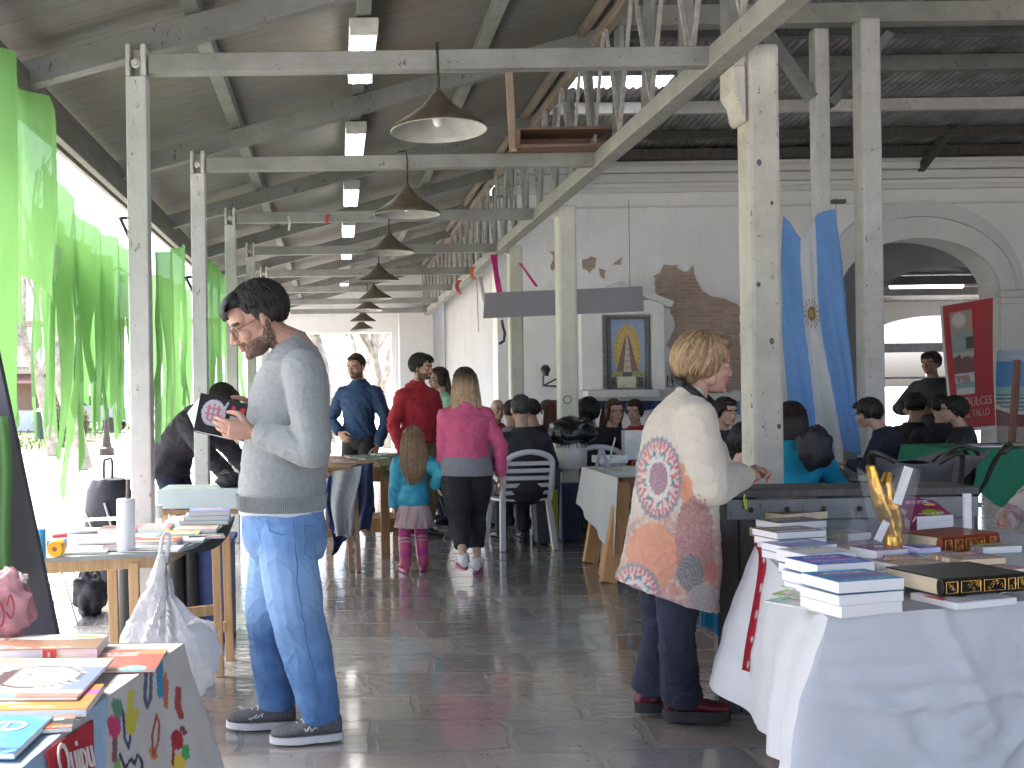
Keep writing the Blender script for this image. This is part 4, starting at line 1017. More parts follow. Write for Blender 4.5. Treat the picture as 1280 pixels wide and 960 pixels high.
def curtain(lab, top, cuts, xoff=-1.66, gather=0.0, seed=0, tails=None):
    """one cloth: header along `top` [(Y, Z)], slit below into hanging tails; tails: (y0, y1, zcut, length, swing, taper)"""
    mb = MB()
    def tz(y):
        for (a, za), (b_, zb) in zip(top[:-1], top[1:]):
            if a <= y <= b_: return za + (zb - za) * (y - a) / (b_ - a)
        return top[-1][1] if y > top[-1][0] else top[0][1]
    def pos(y, z, d): return V((xoff + .035 * math.sin(y * 9 + seed) * (1 + gather) + .03 * nz(y * 5, z * 2, seed) * d + .02 * math.sin(y * 31 + seed) * gather, y, z))
    ya, yb = top[0][0], top[-1][0]
    zc = lambda y: tz(y) - cuts(y)
    mb.grid(lambda u, v: pos(ya + (yb - ya) * u, tz(ya + (yb - ya) * u) * (1 - v) + zc(ya + (yb - ya) * u) * v, v), 60, 8)
    rnd = random.Random(seed)
    for (y0, y1, ln, swing, taper) in tails:
        def fn(u, v, y0=y0, y1=y1, ln=ln, swing=swing, taper=taper, ph=rnd.uniform(0, 6)):
            c = (y0 + y1) / 2; wv = (1 - taper * v); y = c + (y0 + (y1 - y0) * u - c) * wv + swing * v * v; yy = y0 + (y1 - y0) * u
            z = zc(yy) - ln * v - (.10 * (u if taper > .5 else abs(u - .5)) * v)
            p = pos(y, z, 1); p.x += .022 * math.sin(v * 3 + ph) * v + .018 * math.sin(u * PI * 2 + ph) * v; return p
        mb.grid(fn, 8, 18)
    return tag(mb.build('green_cloth', M_GREEN, smooth=179), lab, 'cloth', 'green shredded cloths along the eave')
ez = 2.93
def mk_tails(a, b_, n, ln, seed, tap=(.25, .75), sw=.05, gap=.02):
    rnd = random.Random(seed); out = []; w_ = (b_ - a) / n
    for i in range(n): out.append((a + w_ * i + w_ * gap * rnd.random(), a + w_ * (i + 1) - w_ * gap * rnd.random(), ln * rnd.uniform(.55, 1.1), rnd.uniform(-sw, sw * .4), rnd.uniform(*tap)))
    return out
curtain('gathered green cloth hanging at the near end of the eave, darkest of the strips', [(4.15, ez - .06), (4.6, ez - .06), (4.86, ez - .07), (5.02, ez - .42)], lambda y: .45 + .06 * math.sin(y * 21), xoff=-1.45, gather=1.3, seed=1, tails=[(4.15, 4.36, 1.05, -.03, .1), (4.36, 4.46, .85, -.03, .2), (4.46, 4.55, 1.1, -.05, .35), (4.55, 4.64, .80, .0, .15), (4.64, 4.74, .72, .0, .12), (4.74, 4.88, .42, .0, .08), (4.88, 5.02, .10, .0, .1)])
curtain('wide green cloth sagging from the eave and slit into long pointed tails', [(5.74, ez - .10), (5.95, ez - .20), (6.2, ez - .28), (6.5, ez - .33), (6.85, ez - .37), (7.15, ez - .38)], lambda y: .56 + .14 * math.sin((y - 5.6) * 2.6) + .08 * math.sin(y * 17), xoff=-1.66, seed=2,
        tails=[(5.74, 5.90, .98, -.14, .45), (5.90, 6.02, .70, -.08, .6), (6.02, 6.20, .92, -.10, .65), (6.20, 6.32, .60, -.05, .45), (6.32, 6.42, .35, -.03, .5), (6.44, 6.70, 1.02, -.02, .15), (6.70, 6.82, .40, .02, .5), (6.82, 7.02, .88, -.06, .5), (7.02, 7.15, .70, -.02, .6)])
curtain('green cloth with ragged fringe hanging just before the first post', [(7.22, ez - .36), (7.6, ez - .34), (8.15, ez - .36)], lambda y: .52 + .10 * math.sin(y * 9), xoff=-1.66, seed=3, tails=mk_tails(7.22, 8.15, 6, .80, 3, tap=(.2, .6)))
curtain('flat topped green cloth with deep ragged fringe seen between the first two posts', [(7.50, ez - .46), (8.2, ez - .36), (9.2, ez - .14)], lambda y: .58 + .10 * math.sin(y * 7) + .05 * math.sin(y * 31), xoff=-1.35, seed=4, tails=mk_tails(7.50, 9.2, 13, .95, 4, sw=.04))
curtain('green narrow cloth hanging behind the second post', [(10.6, ez - .10), (11.4, ez - .06), (12.5, ez - .10)], lambda y: 1.0 + .1 * math.sin(y * 13), xoff=-1.35, seed=5, tails=mk_tails(10.6, 12.5, 8, .75, 5))
curtain('short green cloth beyond the third post near the head of the man reading', [(13.4, ez - .9), (14.4, ez - .85)], lambda y: .45, xoff=-1.35, seed=6, tails=mk_tails(13.4, 14.4, 5, .4, 6))
curtain('torn green cloth filling in behind the wide sagging one', [(5.9, ez - .30), (6.6, ez - .42), (7.5, ez - .46), (8.3, ez - .40)], lambda y: .42 + .16 * math.sin(y * 5) + .08 * math.sin(y * 23), xoff=-1.80, seed=12, tails=mk_tails(5.9, 8.3, 13, .95, 17, tap=(.3, .8)))
curtain('torn green cloth filling in behind the flat topped one', [(9.0, ez - .42), (10.2, ez - .34), (11.8, ez - .30)], lambda y: .7 + .14 * math.sin(y * 5), xoff=-1.72, seed=14, tails=mk_tails(9.0, 11.8, 11, .9, 19))
# little iron brackets sticking out of posts
for q, lab in (((150, 272, 163, 300, 6.9), 'dark iron strut between the eave and the green cloths, beside the first post'), ((232, 346, 243, 368, 7.22), 'dark iron catch on the side of the second post')):
    a = P(q[0], q[1], q[4]); b_ = P(q[2], q[3], q[4]); mb = MB(); mb.bar(a, b_, .02, .03, V((0, 1, 0))); mb.bar(a + V((.005, .02, 0)), a + V((.085, .02, .0)), .015, .02); tag(mb.build('iron_bracket', M_IRON), lab, 'bracket')

# ---------------------------------------------------------------- streamers on the truss
def ribbon(name, pts, wd, m, lab, cat='ribbon', grp='party ribbons hung from the truss', tw=.6):
    pts = catmull(pts, 5); mb = MB(); nP = len(pts)
    def fn(u, v):
        i = min(nP - 1, int(round(v * (nP - 1)))); a = tw * math.sin(v * 4); return pts[i] + V((math.cos(a), math.sin(a), 0)) * wd * (u - .5) * (1 - .3 * v)
    mb.grid(fn, 4, nP - 1, thick=(0, .002, 0)); return tag(mb.build(name, m, smooth=179), lab, cat, grp)
PINK = mat('pink_ribbon', (.62, .02, .22), .45, .2, 10); ORG = mat('orange_ribbon', (.75, .22, .08), .5, .2, 10); WHR = mat('white_ribbon', (.6, .58, .56), .6, .1, 10); REDR = mat('red_ribbon', (.55, .05, .05), .5, .2, 10)
ribbon('ribbon', [P(617, 318, 11.4), P(620, 340, 11.38), P(625, 368, 11.4)], .09, PINK, 'broad bright pink ribbon hanging from the truss before the slim pillar')
ribbon('ribbon', [P(650, 329, 11.5), P(658, 340, 11.4), P(671, 358, 11.45)], .05, PINK, 'pink ribbon slanting away from the slim pillar toward the wall')
ribbon('ribbon', [P(592, 333, 12.2), P(589, 342, 12.2), P(594, 350, 12.2)], .07, ORG, 'small orange ribbon tied on the bottom chord')
ribbon('ribbon', [P(574, 350, 13.4), P(571, 358, 13.4), P(575, 368, 13.4)], .08, mat('coral_ribbon', (.75, .15, .12), .5, .2, 10), 'coral red bow of ribbon tied on the bottom chord')
ribbon('ribbon', [P(600, 346, 11.9), P(603, 360, 11.9), P(606, 378, 11.9)], .06, WHR, 'white ribbon dangling just before the grey board')
ribbon('ribbon', [P(596, 352, 11.9), P(597, 380, 11.9), P(598, 415, 11.9)], .015, WHR, 'thin white string dangling down toward the wall corner')
ribbon('ribbon', [P(411, 268, 9.33), P(408, 273, 9.31), P(409, 279, 9.32)], .035, REDR, 'tiny red rag tied on the third tie beam')
ribbon('ribbon', [P(360, 270, 9.33), P(362, 278, 9.31), P(361, 288, 9.32)], .03, WHR, 'tiny white rag tied on the third tie beam')
t = thing('hanging_board', 'plain grey board sign hung level across the hall in front of the shrine wall', 'sign', P(700, 398, 10.6))
a, b_, c, d_ = P(604, 398, 10.5), P(805, 389, 10.9), P(803, 358, 10.9), P(606, 366, 10.5)
mb = MB(); mb.prism([a, b_, c, d_], (0, .02, 0)); mb.build('board', mat('grey_sign', (.30, .29, .31), .6, .06, 3), t, bevel=.003)
mb = MB()
for p in (d_.lerp(c, .08), d_.lerp(c, .92)): mb.tube([p + V((0, .01, 0)), p + V((0, .01, 1.0 if p.x < 2.2 else .95))], .003, 5)
mb.build('wire', M_IRON, t)

# ---------------------------------------------------------------- books
def cover_fn(base, seed, style=0):
    rnd = random.Random(seed); bl = []
    for _ in range(rnd.randint(3, 6)):
        bl.append((rnd.random(), rnd.random(), rnd.uniform(.08, .3), rnd.uniform(.06, .22), tuple(max(0, min(1, c + rnd.uniform(-.3, .45))) for c in base) if rnd.random() < .6 else rnd.choice([(.7, .7, .68), (.05, .05, .06), (.6, .1, .08), (.75, .5, .1), (.1, .25, .5)])))
    ty = rnd.uniform(.72, .86)
    def f(u, v):
        c = base
        for (x, y, a, b_, k) in bl:
            if style == 0 and ((u - x) / a) ** 2 + ((v - y) / b_) ** 2 < 1: c = k
            if style == 1 and abs(v - y) < b_ * .4 and .1 < u < .9: c = k
        for tv, th, sp in ((ty, .035, 30), (ty - .10, .016, 44), (.12, .014, 40)):
            if abs(v - tv) < th and .15 < u < .85 and (int(u * sp) * 7 % 5 > 0) and (int(u * sp) % 6): c = (.75, .74, .7) if sum(base) < 1.2 else (.06, .06, .08)
        return c
    return f
def book(lab, pos, rz, w_, h_, t_, cov=(.3, .1, .1), pages=None, hard=False, style=0, seed=None, fn=None, group=None, tilt=0.0, spine=True, back=None, tiltx=0.0):
    """lies flat: w_ along local x (spine at -x), h_ along local y. pos = centre of its underside"""
    seed = seed if seed is not None else abs(hash(lab)) % 997 if False else sum(map(ord, lab)) % 997
    o = thing('book', lab, 'book', pos, rz, group)
    if tilt or tiltx: o.rotation_euler = (tiltx, tilt, rz)
    ct = .0028 if hard else .0012; ov = .004 if hard else 0.0
    mb = MB(); mb.box((ct * .5, 0, t_ / 2), (w_ - ct, h_, t_ - 2 * ct)); mb.build('pages', pages or M_PAGES, o, bevel=.001, world=False)
    mb = MB(); fn = fn or cover_fn(cov, seed, style)
    x0, x1, y0, y1 = -w_ / 2 - ct, w_ / 2 + ov, -h_ / 2 - ov, h_ / 2 + ov
    mb.grid(lambda u, v: (x0 + (x1 - x0) * u, y0 + (y1 - y0) * v, t_ - ct), 34, 46, col=fn, thick=(0, 0, ct))
    bk = back or tuple(c * .8 for c in cov)
    mb.grid(lambda u, v: (x0 + (x1 - x0) * u, y0 + (y1 - y0) * v, 0), 1, 1, col=lambda u, v: bk, thick=(0, 0, ct))
    if spine: mb.grid(lambda u, v: (x0 - .0006, y0 + (y1 - y0) * u, ct * .5 + (t_ - ct) * v), 24, 3, col=lambda u, v: ((.8, .75, .6) if (abs(v - .5) < .25 and .2 < u < .8 and int(u * 40) % 3 == 0) else cov), thick=(.0018, 0, 0))
    mb.build('cover', M_COVER, o, world=False)
    return o

# ---------------------------------------------------------------- stall at the lower left: cloth covered table
TZ = .75
e = [G(228, 806, TZ), G(130, 874, TZ), G(18, 968, TZ)]; e.append(e[2] + (e[2] - e[1]) * .6)
t = thing('cloth_table', 'table under the appliqued grey cloth in the lower corner, covered with picture books', 'table', (-.95, 2.0, 0))
mb = MB(); mb.prism([(e[0].x - .02, e[0].y - .02, .715), (e[3].x - .03, e[3].y, .715), (-1.75, e[3].y, .715), (-1.75, e[0].y - .02, .715)], (0, 0, .025)); mb.build('table_top', wood('pine', (.42, .26, .13), (.62, .42, .24)), t)
for x, y in ((-.56, 2.45), (-1.65, 2.45), (-.68, 1.5), (-1.65, 1.5)):
    mb = MB(); mb.box((x, y, .357), (.045, .045, .715)); mb.build('leg', wood('pine', 0, 0), t)
draw = []  # (polyline px, width, colour)
D = lambda pts, wd, c: draw.append((pts, wd, c))
D([(183, 838), (181, 870), (184, 884), (188, 872), (189, 842)], 2.2, (.10, .10, .16)); D([(199, 826), (201, 868)], 4.5, (.05, .24, .38)); D([(207, 842), (204, 868), (208, 884), (209, 850)], 2, (.5, .14, .08))
D([(164, 866), (160, 905), (164, 915), (170, 890)], 4.0, (.55, .48, .05)); D([(154, 890), (156, 925), (161, 935), (163, 918)], 1.6, (.05, .05, .12)); D([(146, 880), (148, 890)], 7, (.10, .25, .15))
D([(141, 902), (143, 915)], 7, (.55, .04, .14)); D([(147, 900), (148, 912)], 4, (.30, .10, .30)); D([(144, 918), (143, 950)], 3.2, (.22, .08, .10)); D([(146, 915), (145, 922)], 3, (.7, .5, .05))
D([(196, 893), (190, 920), (192, 945), (198, 925), (199, 905), (196, 893)], 1.5, (.35, .09, .05)); D([(190, 938), (193, 945)], 5, (.62, .25, .06)); D([(223, 862), (222, 880), (226, 895)], 4, (.36, .06, .05)); D([(225, 875), (224, 890)], 3, (.4, .45, .5))
D([(221, 920), (222, 930)], 7.5, (.32, .02, .03)); D([(221, 925), (222, 926)], 2.5, (.6, .55, .3)); D([(217, 930), (216, 955)], 2, (.3, .03, .04)); D([(228, 910), (231, 916)], 3, (.2, .05, .04)); D([(231, 935), (233, 945)], 5, (.06, .34, .10)); D([(223, 950), (224, 962)], 8, (.7, .5, .06)); D([(224, 956), (225, 958)], 2.2, (.1, .05, .03))
D([(150, 942), (154, 955), (158, 965)], 1.6, (.03, .03, .05)); D([(158, 957), (165, 948), (168, 955), (172, 944), (177, 950), (178, 962)], 1.7, (.03, .03, .05)); D([(146, 950), (148, 970)], 4, (.2, .36, .08))
RED = [(47, 935), (68, 905), (113, 898), (113, 975), (72, 980), (50, 990)]
def inpoly(x, y, q):
    r = False; j = len(q) - 1
    for i in range(len(q)):
        if (q[i][1] > y) != (q[j][1] > y) and x < (q[j][0] - q[i][0]) * (y - q[i][1]) / (q[j][1] - q[i][1]) + q[i][0]: r = not r
        j = i
    return r
def cl_col(p):
    x, y = proj(p)
    for pts, wd, c in draw:
        if stroke(x, y, pts, wd): return c
    if inpoly(x, y, [(110, 885), (126, 862), (136, 870), (134, 900), (131, 990), (113, 990)]): return (.34, .48, .62)
    if inpoly(x, y, [(18, 968), (66, 918), (52, 1000), (-20, 1010)]): return (.30, .44, .58)
    return (.52, .51, .47)
mb = MB()
def edge(u):
    s = u * 3; i = min(2, int(s)); return e[i].lerp(e[i + 1], s - i)
def drape(u, v):
    q = edge(u); out = .10 * v * (1 + .25 * math.sin(u * 26)) + .04 * math.sin(v * 2.2) + .010 * math.sin(u * 60 + v * 3) * v
    return V((q.x + .004 + out * (1 if u < .9 else .8), q.y + .05 * v * (1 - u), TZ + .004 - .58 * v - .02 * sstep(0, .1, v)))
NU, NV = 260, 150
mb.grid(drape, NU, NV, col=lambda u, v: cl_col(drape(u, v)))
mb.grid(lambda u, v: (edge(u).x + .004 + (-1.8 - edge(u).x) * v, edge(u).y + .012 * math.sin(v * 3.1), TZ + .004 + .002 * nz(u * 14, v * 12, 1)), 60, 50, col=lambda u, v: (.55, .54, .50) if (u < .45) else (.36, .48, .58))
mb.grid(lambda u, v: (e[0].x + .004 + (-1.8 - e[0].x) * u, e[0].y + .01 + .03 * math.sin(v) + .012 * math.sin(u * 40) * v, TZ + .004 - .5 * v), 60, 12, col=lambda u, v: (.52, .51, .47))
cl = mb.build('tablecloth', M_PRINT, smooth=179); tag(cl, 'grey tablecloth with sewn felt flowers and doodles on the lower corner table', 'tablecloth')
# red cloth panel with lettering
def dr2(x, y, off=.006):
    """point on the drape seen at photo position (x, y): nearest sample"""
    return min(((abs(proj(drape(i / 150, j / 100))[0] - x) + abs(proj(drape(i / 150, j / 100))[1] - y), i, j) for i in range(151) for j in range(101)), key=lambda k: k[0])
t = thing('red_label', 'red cloth label with pale rounded lettering hanging over the edge of the corner table', 'label', drape(.62, .3))
c0, c1, c2, c3 = [(lambda k: (k[1] / 150, k[2] / 100))(dr2(*q)) for q in ((50, 938), (112, 898), (112, 978), (60, 985))]
def lp(u, v, off=.007):
    a = (c0[0] * (1 - u) + c1[0] * u, c0[1] * (1 - u) + c1[1] * u); b_ = (c3[0] * (1 - u) + c2[0] * u, c3[1] * (1 - u) + c2[1] * u)
    q = drape(a[0] * (1 - v) + b_[0] * v, a[1] * (1 - v) + b_[1] * v); return q + V((off, -off * .4, 0))
mb = MB(); mb.grid(lp, 20, 20, thick=(.0015, 0, 0)); mb.build('label_cloth', mat('label_red', (.42, .02, .035), .7, .12, 20), t, smooth=179)
o_ = lp(.5, .42, .011); ex_ = (lp(.9, .42) - lp(.1, .42)); ey_ = (lp(.5, 0) - lp(.5, .9))
ey_ = ey_ - ex_ * (ey_.dot(ex_) / ex_.length_squared)
text_mesh('Quipu', .088, o_ + ex_.normalized().cross(ey_.normalized()) * .004, ex_, ey_, 'lettering', mat('pale_felt', (.68, .62, .56), .7), t, sx=.72)
def at(px, py, z=TZ + .006): return G(px, py, z)
def face_cover(u, v):
    c = (.74, .74, .71)
    r = math.hypot((u - .70) / .20, (v - .50) / .26)
    if r < 1.12: c = (.10, .08, .08)
    if r < 1.0: c = (.72, .56, .50)
    if r < 1.12 and u < .58: c = (.10, .08, .08)
    for ex, ey in ((.66, .55), (.78, .56), (.72, .44)):
        if math.hypot(u - ex, (v - ey) * .6) < .016: c = (.1, .07, .06)
    if v > .86: c = (.42, .52, .22) if nz(u * 6, v * 4, 2) > 0 else (.72, .72, .68)
    if u > .88 - .25 * max(0, v - .25) and .16 < v < .75 and r > 1.15: c = (.20, .24, .56)
    if v < .10: c = (.62, .20, .16) if u > .7 else (.20, .42, .52)
    if v > .90 and u > .5: c = (.42, .58, .36)
    return c
def put(lab, px, py, z, rz, w_, h_, t_, **k): 
    q = G(px, py, z); return book(lab, (q.x, q.y, z), rz, w_, h_, t_, **k)
book('thick book with jungle coloured cover and white pages at the back of the corner table', (-.80, 2.49, TZ + .012), .04, .42, .15, .026, cov=(.30, .16, .10), seed=5, spine=False)
mb = MB(); q = V((-.70, 2.412, TZ + .026)); mb.box(q, (.032, .003, .024)); lb = mb.build('red_tag', mat('label_red2', (.6, .08, .06), .5)); tag(lb, 'small square red tag on the pages of the thick jungle book', 'tag')
text_mesh('II', .016, q + V((0, -.0035, 0)), (1, 0, 0), (0, 0, 1), 'lettering', mat('white_print', (.75, .72, .7), .5), lb)
book('flat magazine with purple face and coral border peeking out beside the white picture book', (-.60, 2.41, TZ + .006), .02, .34, .19, .006, cov=(.52, .14, .10), seed=12)
book('coral and yellow booklet under the thick jungle book', (-.98, 2.40, TZ + .006), .1, .30, .16, .007, cov=(.6, .18, .10), seed=41)
book('orange children book lying flat below the white picture book', (-.74, 2.08, TZ + .006), .02, .46, .17, .018, cov=(.62, .24, .06), seed=33)
book('large white picture book with a round cartoon face and blue hill', (-.75, 2.205, TZ + .026), -.03, .43, .30, .007, cov=(.7, .7, .68), fn=face_cover)
def blue_cov(u, v):
    c = (.10, .30, .56)
    if v < .12: c = (.08, .10, .42)
    if nz(u * 7, v * 7, 5) > .28: c = (.16, .42, .66)
    if .2 < v < .3 and .5 < u < .8: c = (.04, .06, .16)
    return c
bb = book('bright blue book with white capitals at the very front of the corner table', (-.70, 1.87, TZ + .010), -.06, .26, .20, .012, cov=(.10, .30, .56), fn=blue_cov)
text_mesh('AVD', .075, (.035, .035, .0125), (1, 0, 0), (0, 1, 0), 'lettering', mat('white_print', 0), None, sx=.9)
lt = bpy.context.scene.objects['lettering'] if False else [o for o in bpy.context.scene.objects if o.name.startswith('lettering') and o.parent is None][0]
lt.parent = bb; lt.location = lt.location
book('small brown picture card book between the blue and orange books', (-.575, 1.945, TZ + .006), .15, .11, .08, .010, cov=(.34, .22, .16), seed=71)
# pink plastic bag, dark panel, green cloth
def blob(name, c, r, m, parent=None, amp=.18, seed=0, fr=3.0, nu=40, nv=26, smooth=60, sharp=False):
    mb = MB(); mb.ell((0, 0, 0), (1, 1, 1), None, nu, nv); vs = []
    for p in mb.v:
        k = 1 + amp * nz(p.x * fr + seed, p.y * fr, p.z * fr) * 2 + amp * .6 * abs(nz(p.x * fr * 2.7, p.y * fr * 2.7 + seed, p.z * fr * 2.7)) * 2
        vs.append(V((c[0] + p.x * r[0] * k, c[1] + p.y * r[1] * k, c[2] + p.z * r[2] * k)))
    mb.v = vs; return mb.build(name, m, parent, smooth=smooth)
M_PINKBAG = mat('pink_plastic', (.40, .19, .20), .4, .25, 14, bmp=.4, bscale=30)
t = thing('plastic_bag', 'crumpled pink plastic bag with dark scribbles standing at the back of the corner table', 'bag', (-.88, 2.5, .755))
q = P(-2, 770, 2.60)
blob('bag_body', (q.x, q.y, .755 + .09), (.085, .06, .10), M_PINKBAG, t, .15, 4, 2.6)
mb = MB(); rnd = random.Random(4)
for i in range(4):
    a = q + V((-.03 + .025 * i, -.070, .02 + .02 * (i % 2))); mb.tube(catmull([a, a + V((.01, -.004, .03)), a + V((.02, -.004, .0)), a + V((.012, -.003, -.03)), a + V((.0, -.002, -.015))], 4), .0025, 5)
mb.build('scribble', mat('dark_red_ink', (.20, .02, .04), .5), t)
blob('tied_top', (q.x + .05, q.y, .755 + .17), (.022, .02, .014), mat('clear_film', (.6, .52, .52), .2, .1), t, .3, 2, 3)
t = thing('display_board', 'tall dark grey display board leaning at the back of the corner stall', 'panel', (-1.1, 3.0, 0))
pz = [P(-3, 440, 2.98), P(76, 812, 2.98)]; d_ = (pz[1] - pz[0]).normalized(); top = pz[0] - d_ * .55; bot = pz[1] + d_ * ((pz[1].z) / -d_.z)
mb = MB(); mb.prism([top, bot, bot + V((-.75, .0, 0)), top + V((-.75, 0, 0))], (0, .03, 0)); mb.build('board', mat('charcoal_panel', (.048, .046, .055), .6, .12, 6), t, bevel=.004)
mb = MB(); mb.bar(bot + V((-.35, .03, .9)), bot + V((-.35, .55, 0)), .03, .03); mb.build('rear_prop', M_DARKW, t)
mb = MB(); a = P(-30, 520, 2.9); 
mb.grid(lambda u, v: P(-60 + (72 + 8 * v + 3 * math.sin(v * 6)) * u, 520 + 212 * v, 2.88) + V((0, .03 * math.sin(u * 12) * (1 - .3 * v), 0)), 30, 24); tag(mb.build('green_cloth', M_GREEN, smooth=179), 'dark green cloth hanging over the front of the dark grey display board', 'cloth')

# ---------------------------------------------------------------- trestle table with the paper roll
M_PINE = wood('pine_rail', (.46, .27, .12), (.66, .44, .23), (16, 16, 1.2))
t = thing('trestle_table', 'pine trestle table with grey top full of books beside the man reading', 'table', (-.95, 4.5, 0))
out = [G(52, 698, TZ), G(207, 690, TZ), G(240, 681, TZ), G(262, 670, TZ), G(280, 656, TZ), G(293, 643, TZ)]
poly = out + [V((-.885, 5.35, TZ)), V((-.885, 4.92, TZ)), V((-1.5, 4.92, TZ)), V((-1.5, 3.95, TZ))]
mb = MB(); mb.prism([p - V((0, 0, .018)) for p in poly], (0, 0, .018)); mb.build('table_top', mat('grey_tabletop', (.33, .35, .33), .55, .2, 8), t)
mb = MB(); mb.bar(out[0] + V((0, .05, -.045)), out[1] + V((-.02, .06, -.045)), .022, .05); mb.bar(out[1] + V((-.02, .06, -.045)), out[5] + V((-.05, -.05, -.045)), .022, .05); mb.build('apron', M_PINE, t, bevel=.003)
M_DKCL = mat('dark_cloth_edge', (.06, .07, .065), .8, .3, 30)
mb = MB(); mb.grid(lambda u, v: out[1].lerp(out[5], u) + V((.015 + .10 * math.sin(u * PI) * .55, 0, .004 - .075 * v * math.sin(PI * min(1, u * 1.1)))), 30, 4); mb.build('cloth_border', M_DKCL, t, smooth=179)
for px, yb in ((140, 4.42), (167, 4.15), (283, 5.25), (270, 4.95)):
    x = P(px, 700, yb).x; mb = MB(); mb.bar((x, yb, .705), (x + .012, yb, 0), .042, .03, V((0, 1, 0))); mb.build('leg', M_PINE, t, bevel=.003)
for q0, q1 in (((-.95, 5.15, .20), (-.58, 5.15, .20)), ((-.98, 4.8, .33), (-.62, 4.95, .33))):
    mb = MB(); mb.bar(q0, q1, .02, .05); mb.build('stretcher', M_PINE, t, bevel=.003)
t = thing('paper_roll', 'white paper roll standing on the front edge of the trestle table', 'paper roll', G(158, 689, TZ))
q = G(158, 689, TZ); mb = MB(); mb.lathe([(0, .002), (.036, .002), (.038, .006), (.038, .212), (.035, .219), (.012, .219), (.012, .18), (0, .18)], q, 28); mb.build('roll', mat('tissue_white', (.78, .78, .76), .85, .06, 60, bmp=.3, bscale=120), t, smooth=40)
mb = MB(); mb.tube([q + V((.008, 0, .16)), q + V((.012, 0, .30))], .009, 8); mb.build('spindle', mat('brown_plastic', (.10, .05, .035), .4), t)
def can(name, lab, px, py, r, h, m, cat='can'):
    q = G(px, py, TZ + .002); mb = MB(); mb.lathe([(0, 0), (r * .96, 0), (r, .004), (r, h - .006), (r * .9, h), (r * .4, h), (r * .35, h - .012), (0, h - .012)], q, 20); return tag(mb.build(name, m, smooth=40), lab, cat)
can('paint_tube', 'bright blue cylinder at the end of the trestle table', 52, 697, .018, .115, mat('cyan_plastic', (.03, .30, .55), .35), 'cylinder')
q = G(70, 696, TZ + .004); mb = MB(); mb.lathe([(.010, 0), (.030, 0), (.033, .006), (.033, .06), (.03, .066), (.010, .066), (.010, 0)], q + V((0, -.02, .034)), 24, rot=Matrix.Rotation(-PI / 2, 3, 'X')); tag(mb.build('tape_roll', mat('amber_plastic', (.72, .36, .02), .35), smooth=40), 'orange yellow tape roll lying near the blue cylinder', 'tape roll')
q = G(64, 688, TZ + .002); mb = MB(); mb.tube([q + V((-.03, .05, .02)), q + V((.05, .06, .024))], .022, 12); tag(mb.build('spool', mat('blue_plastic', (.04, .16, .42), .4), smooth=60), 'dark blue spool lying behind the orange tape roll', 'spool')
q = G(70, 680, TZ + .002); mb = MB(); mb.tube([q + V((-.03, .05, .02)), q + V((.03, .07, .024))], .018, 12); tag(mb.build('spool', mat('red_plastic', (.5, .04, .05), .4), smooth=60), 'small red spool lying behind the dark blue spool', 'spool')
bk = [(105, 690, .10, .20, .13, .010, (.62, .61, .58), 'white booklet on the front edge of the trestle table'), (192, 687, -.05, .23, .14, .008, (.70, .70, .69), 'thin white leaflet to the side of the paper roll on the trestle table'),
      (196, 680, -.02, .20, .15, .020, (.42, .07, .05), 'red backed book just beyond the paper roll'), (140, 688, .2, .07, .05, .02, (.20, .06, .06), 'small dark red box beside the foot of the paper roll'),
      (125, 676, .15, .17, .22, .012, (.55, .55, .54), 'grey white pamphlet with dark corner lying mid table'), (150, 665, 0, .18, .14, .022, (.60, .08, .09), 'scarlet box file behind the paper roll'),
      (195, 664, .03, .15, .16, .028, (.58, .10, .10), 'red hardback in the middle of the trestle table'), (178, 672, .02, .16, .12, .012, (.12, .32, .38), 'teal paperback near the red hardback'),
      (225, 676, .0, .22, .13, .010, (.66, .66, .64), 'white magazine with dark stripes on the curved table edge'), (228, 668, .05, .16, .13, .012, (.58, .54, .12), 'yellow book beside the white magazine'),
      (246, 664, .0, .20, .14, .018, (.60, .50, .40), 'beige hardback at the base of the pile on the trestle table'), (212, 662, .1, .10, .15, .014, (.15, .36, .26), 'green paperback beside the pile'),
      (108, 664, .35, .19, .13, .006, (.64, .64, .62), 'pale open leaflet sticking out toward the yard'), (258, 672, .2, .16, .10, .010, (.16, .18, .17), 'charcoal booklet on the curved table corner')]
for px, py, rz, w_, h_, t_, c, lab in bk: put(lab, px, py, TZ + .002, rz, w_, h_, t_, cov=c, style=1)
q = G(250, 662, TZ)
for i, (c, lab) in enumerate((((.62, .60, .50), 'cream book with ruled lines in the pile on the trestle table'), ((.66, .66, .62), 'white book in the pile under the topmost one'), ((.22, .28, .50), 'blue and lilac book topmost in the pile on the trestle table'))):
    book(lab, (q.x + .01 * i, q.y + .22, TZ + .004 + .022 * i), .05 * i, .24 - .02 * i, .16, .021, cov=c, style=1)
q = G(113, 652, TZ + .05); mb = MB(); mb.grid(lambda u, v: q + V((-.13 + .30 * u, -.06 + .12 * v, .0 + .012 * math.sin(u * 2))), 10, 4, thick=(0, 0, .0015)); tag(mb.build('paper_sheet', mat('white_sheet', (.74, .74, .72), .8)), 'long white paper sheet jutting over the far side of the trestle table', 'paper')
q = G(196, 648, TZ); mb = MB(); mb.lathe([(0, 0), (.03, 0), (.034, .02), (.03, .07), (0, .07)], q, 16); tag(mb.build('cup', M_ENAM, smooth=50), 'small white cup on the far side of the trestle table', 'cup')
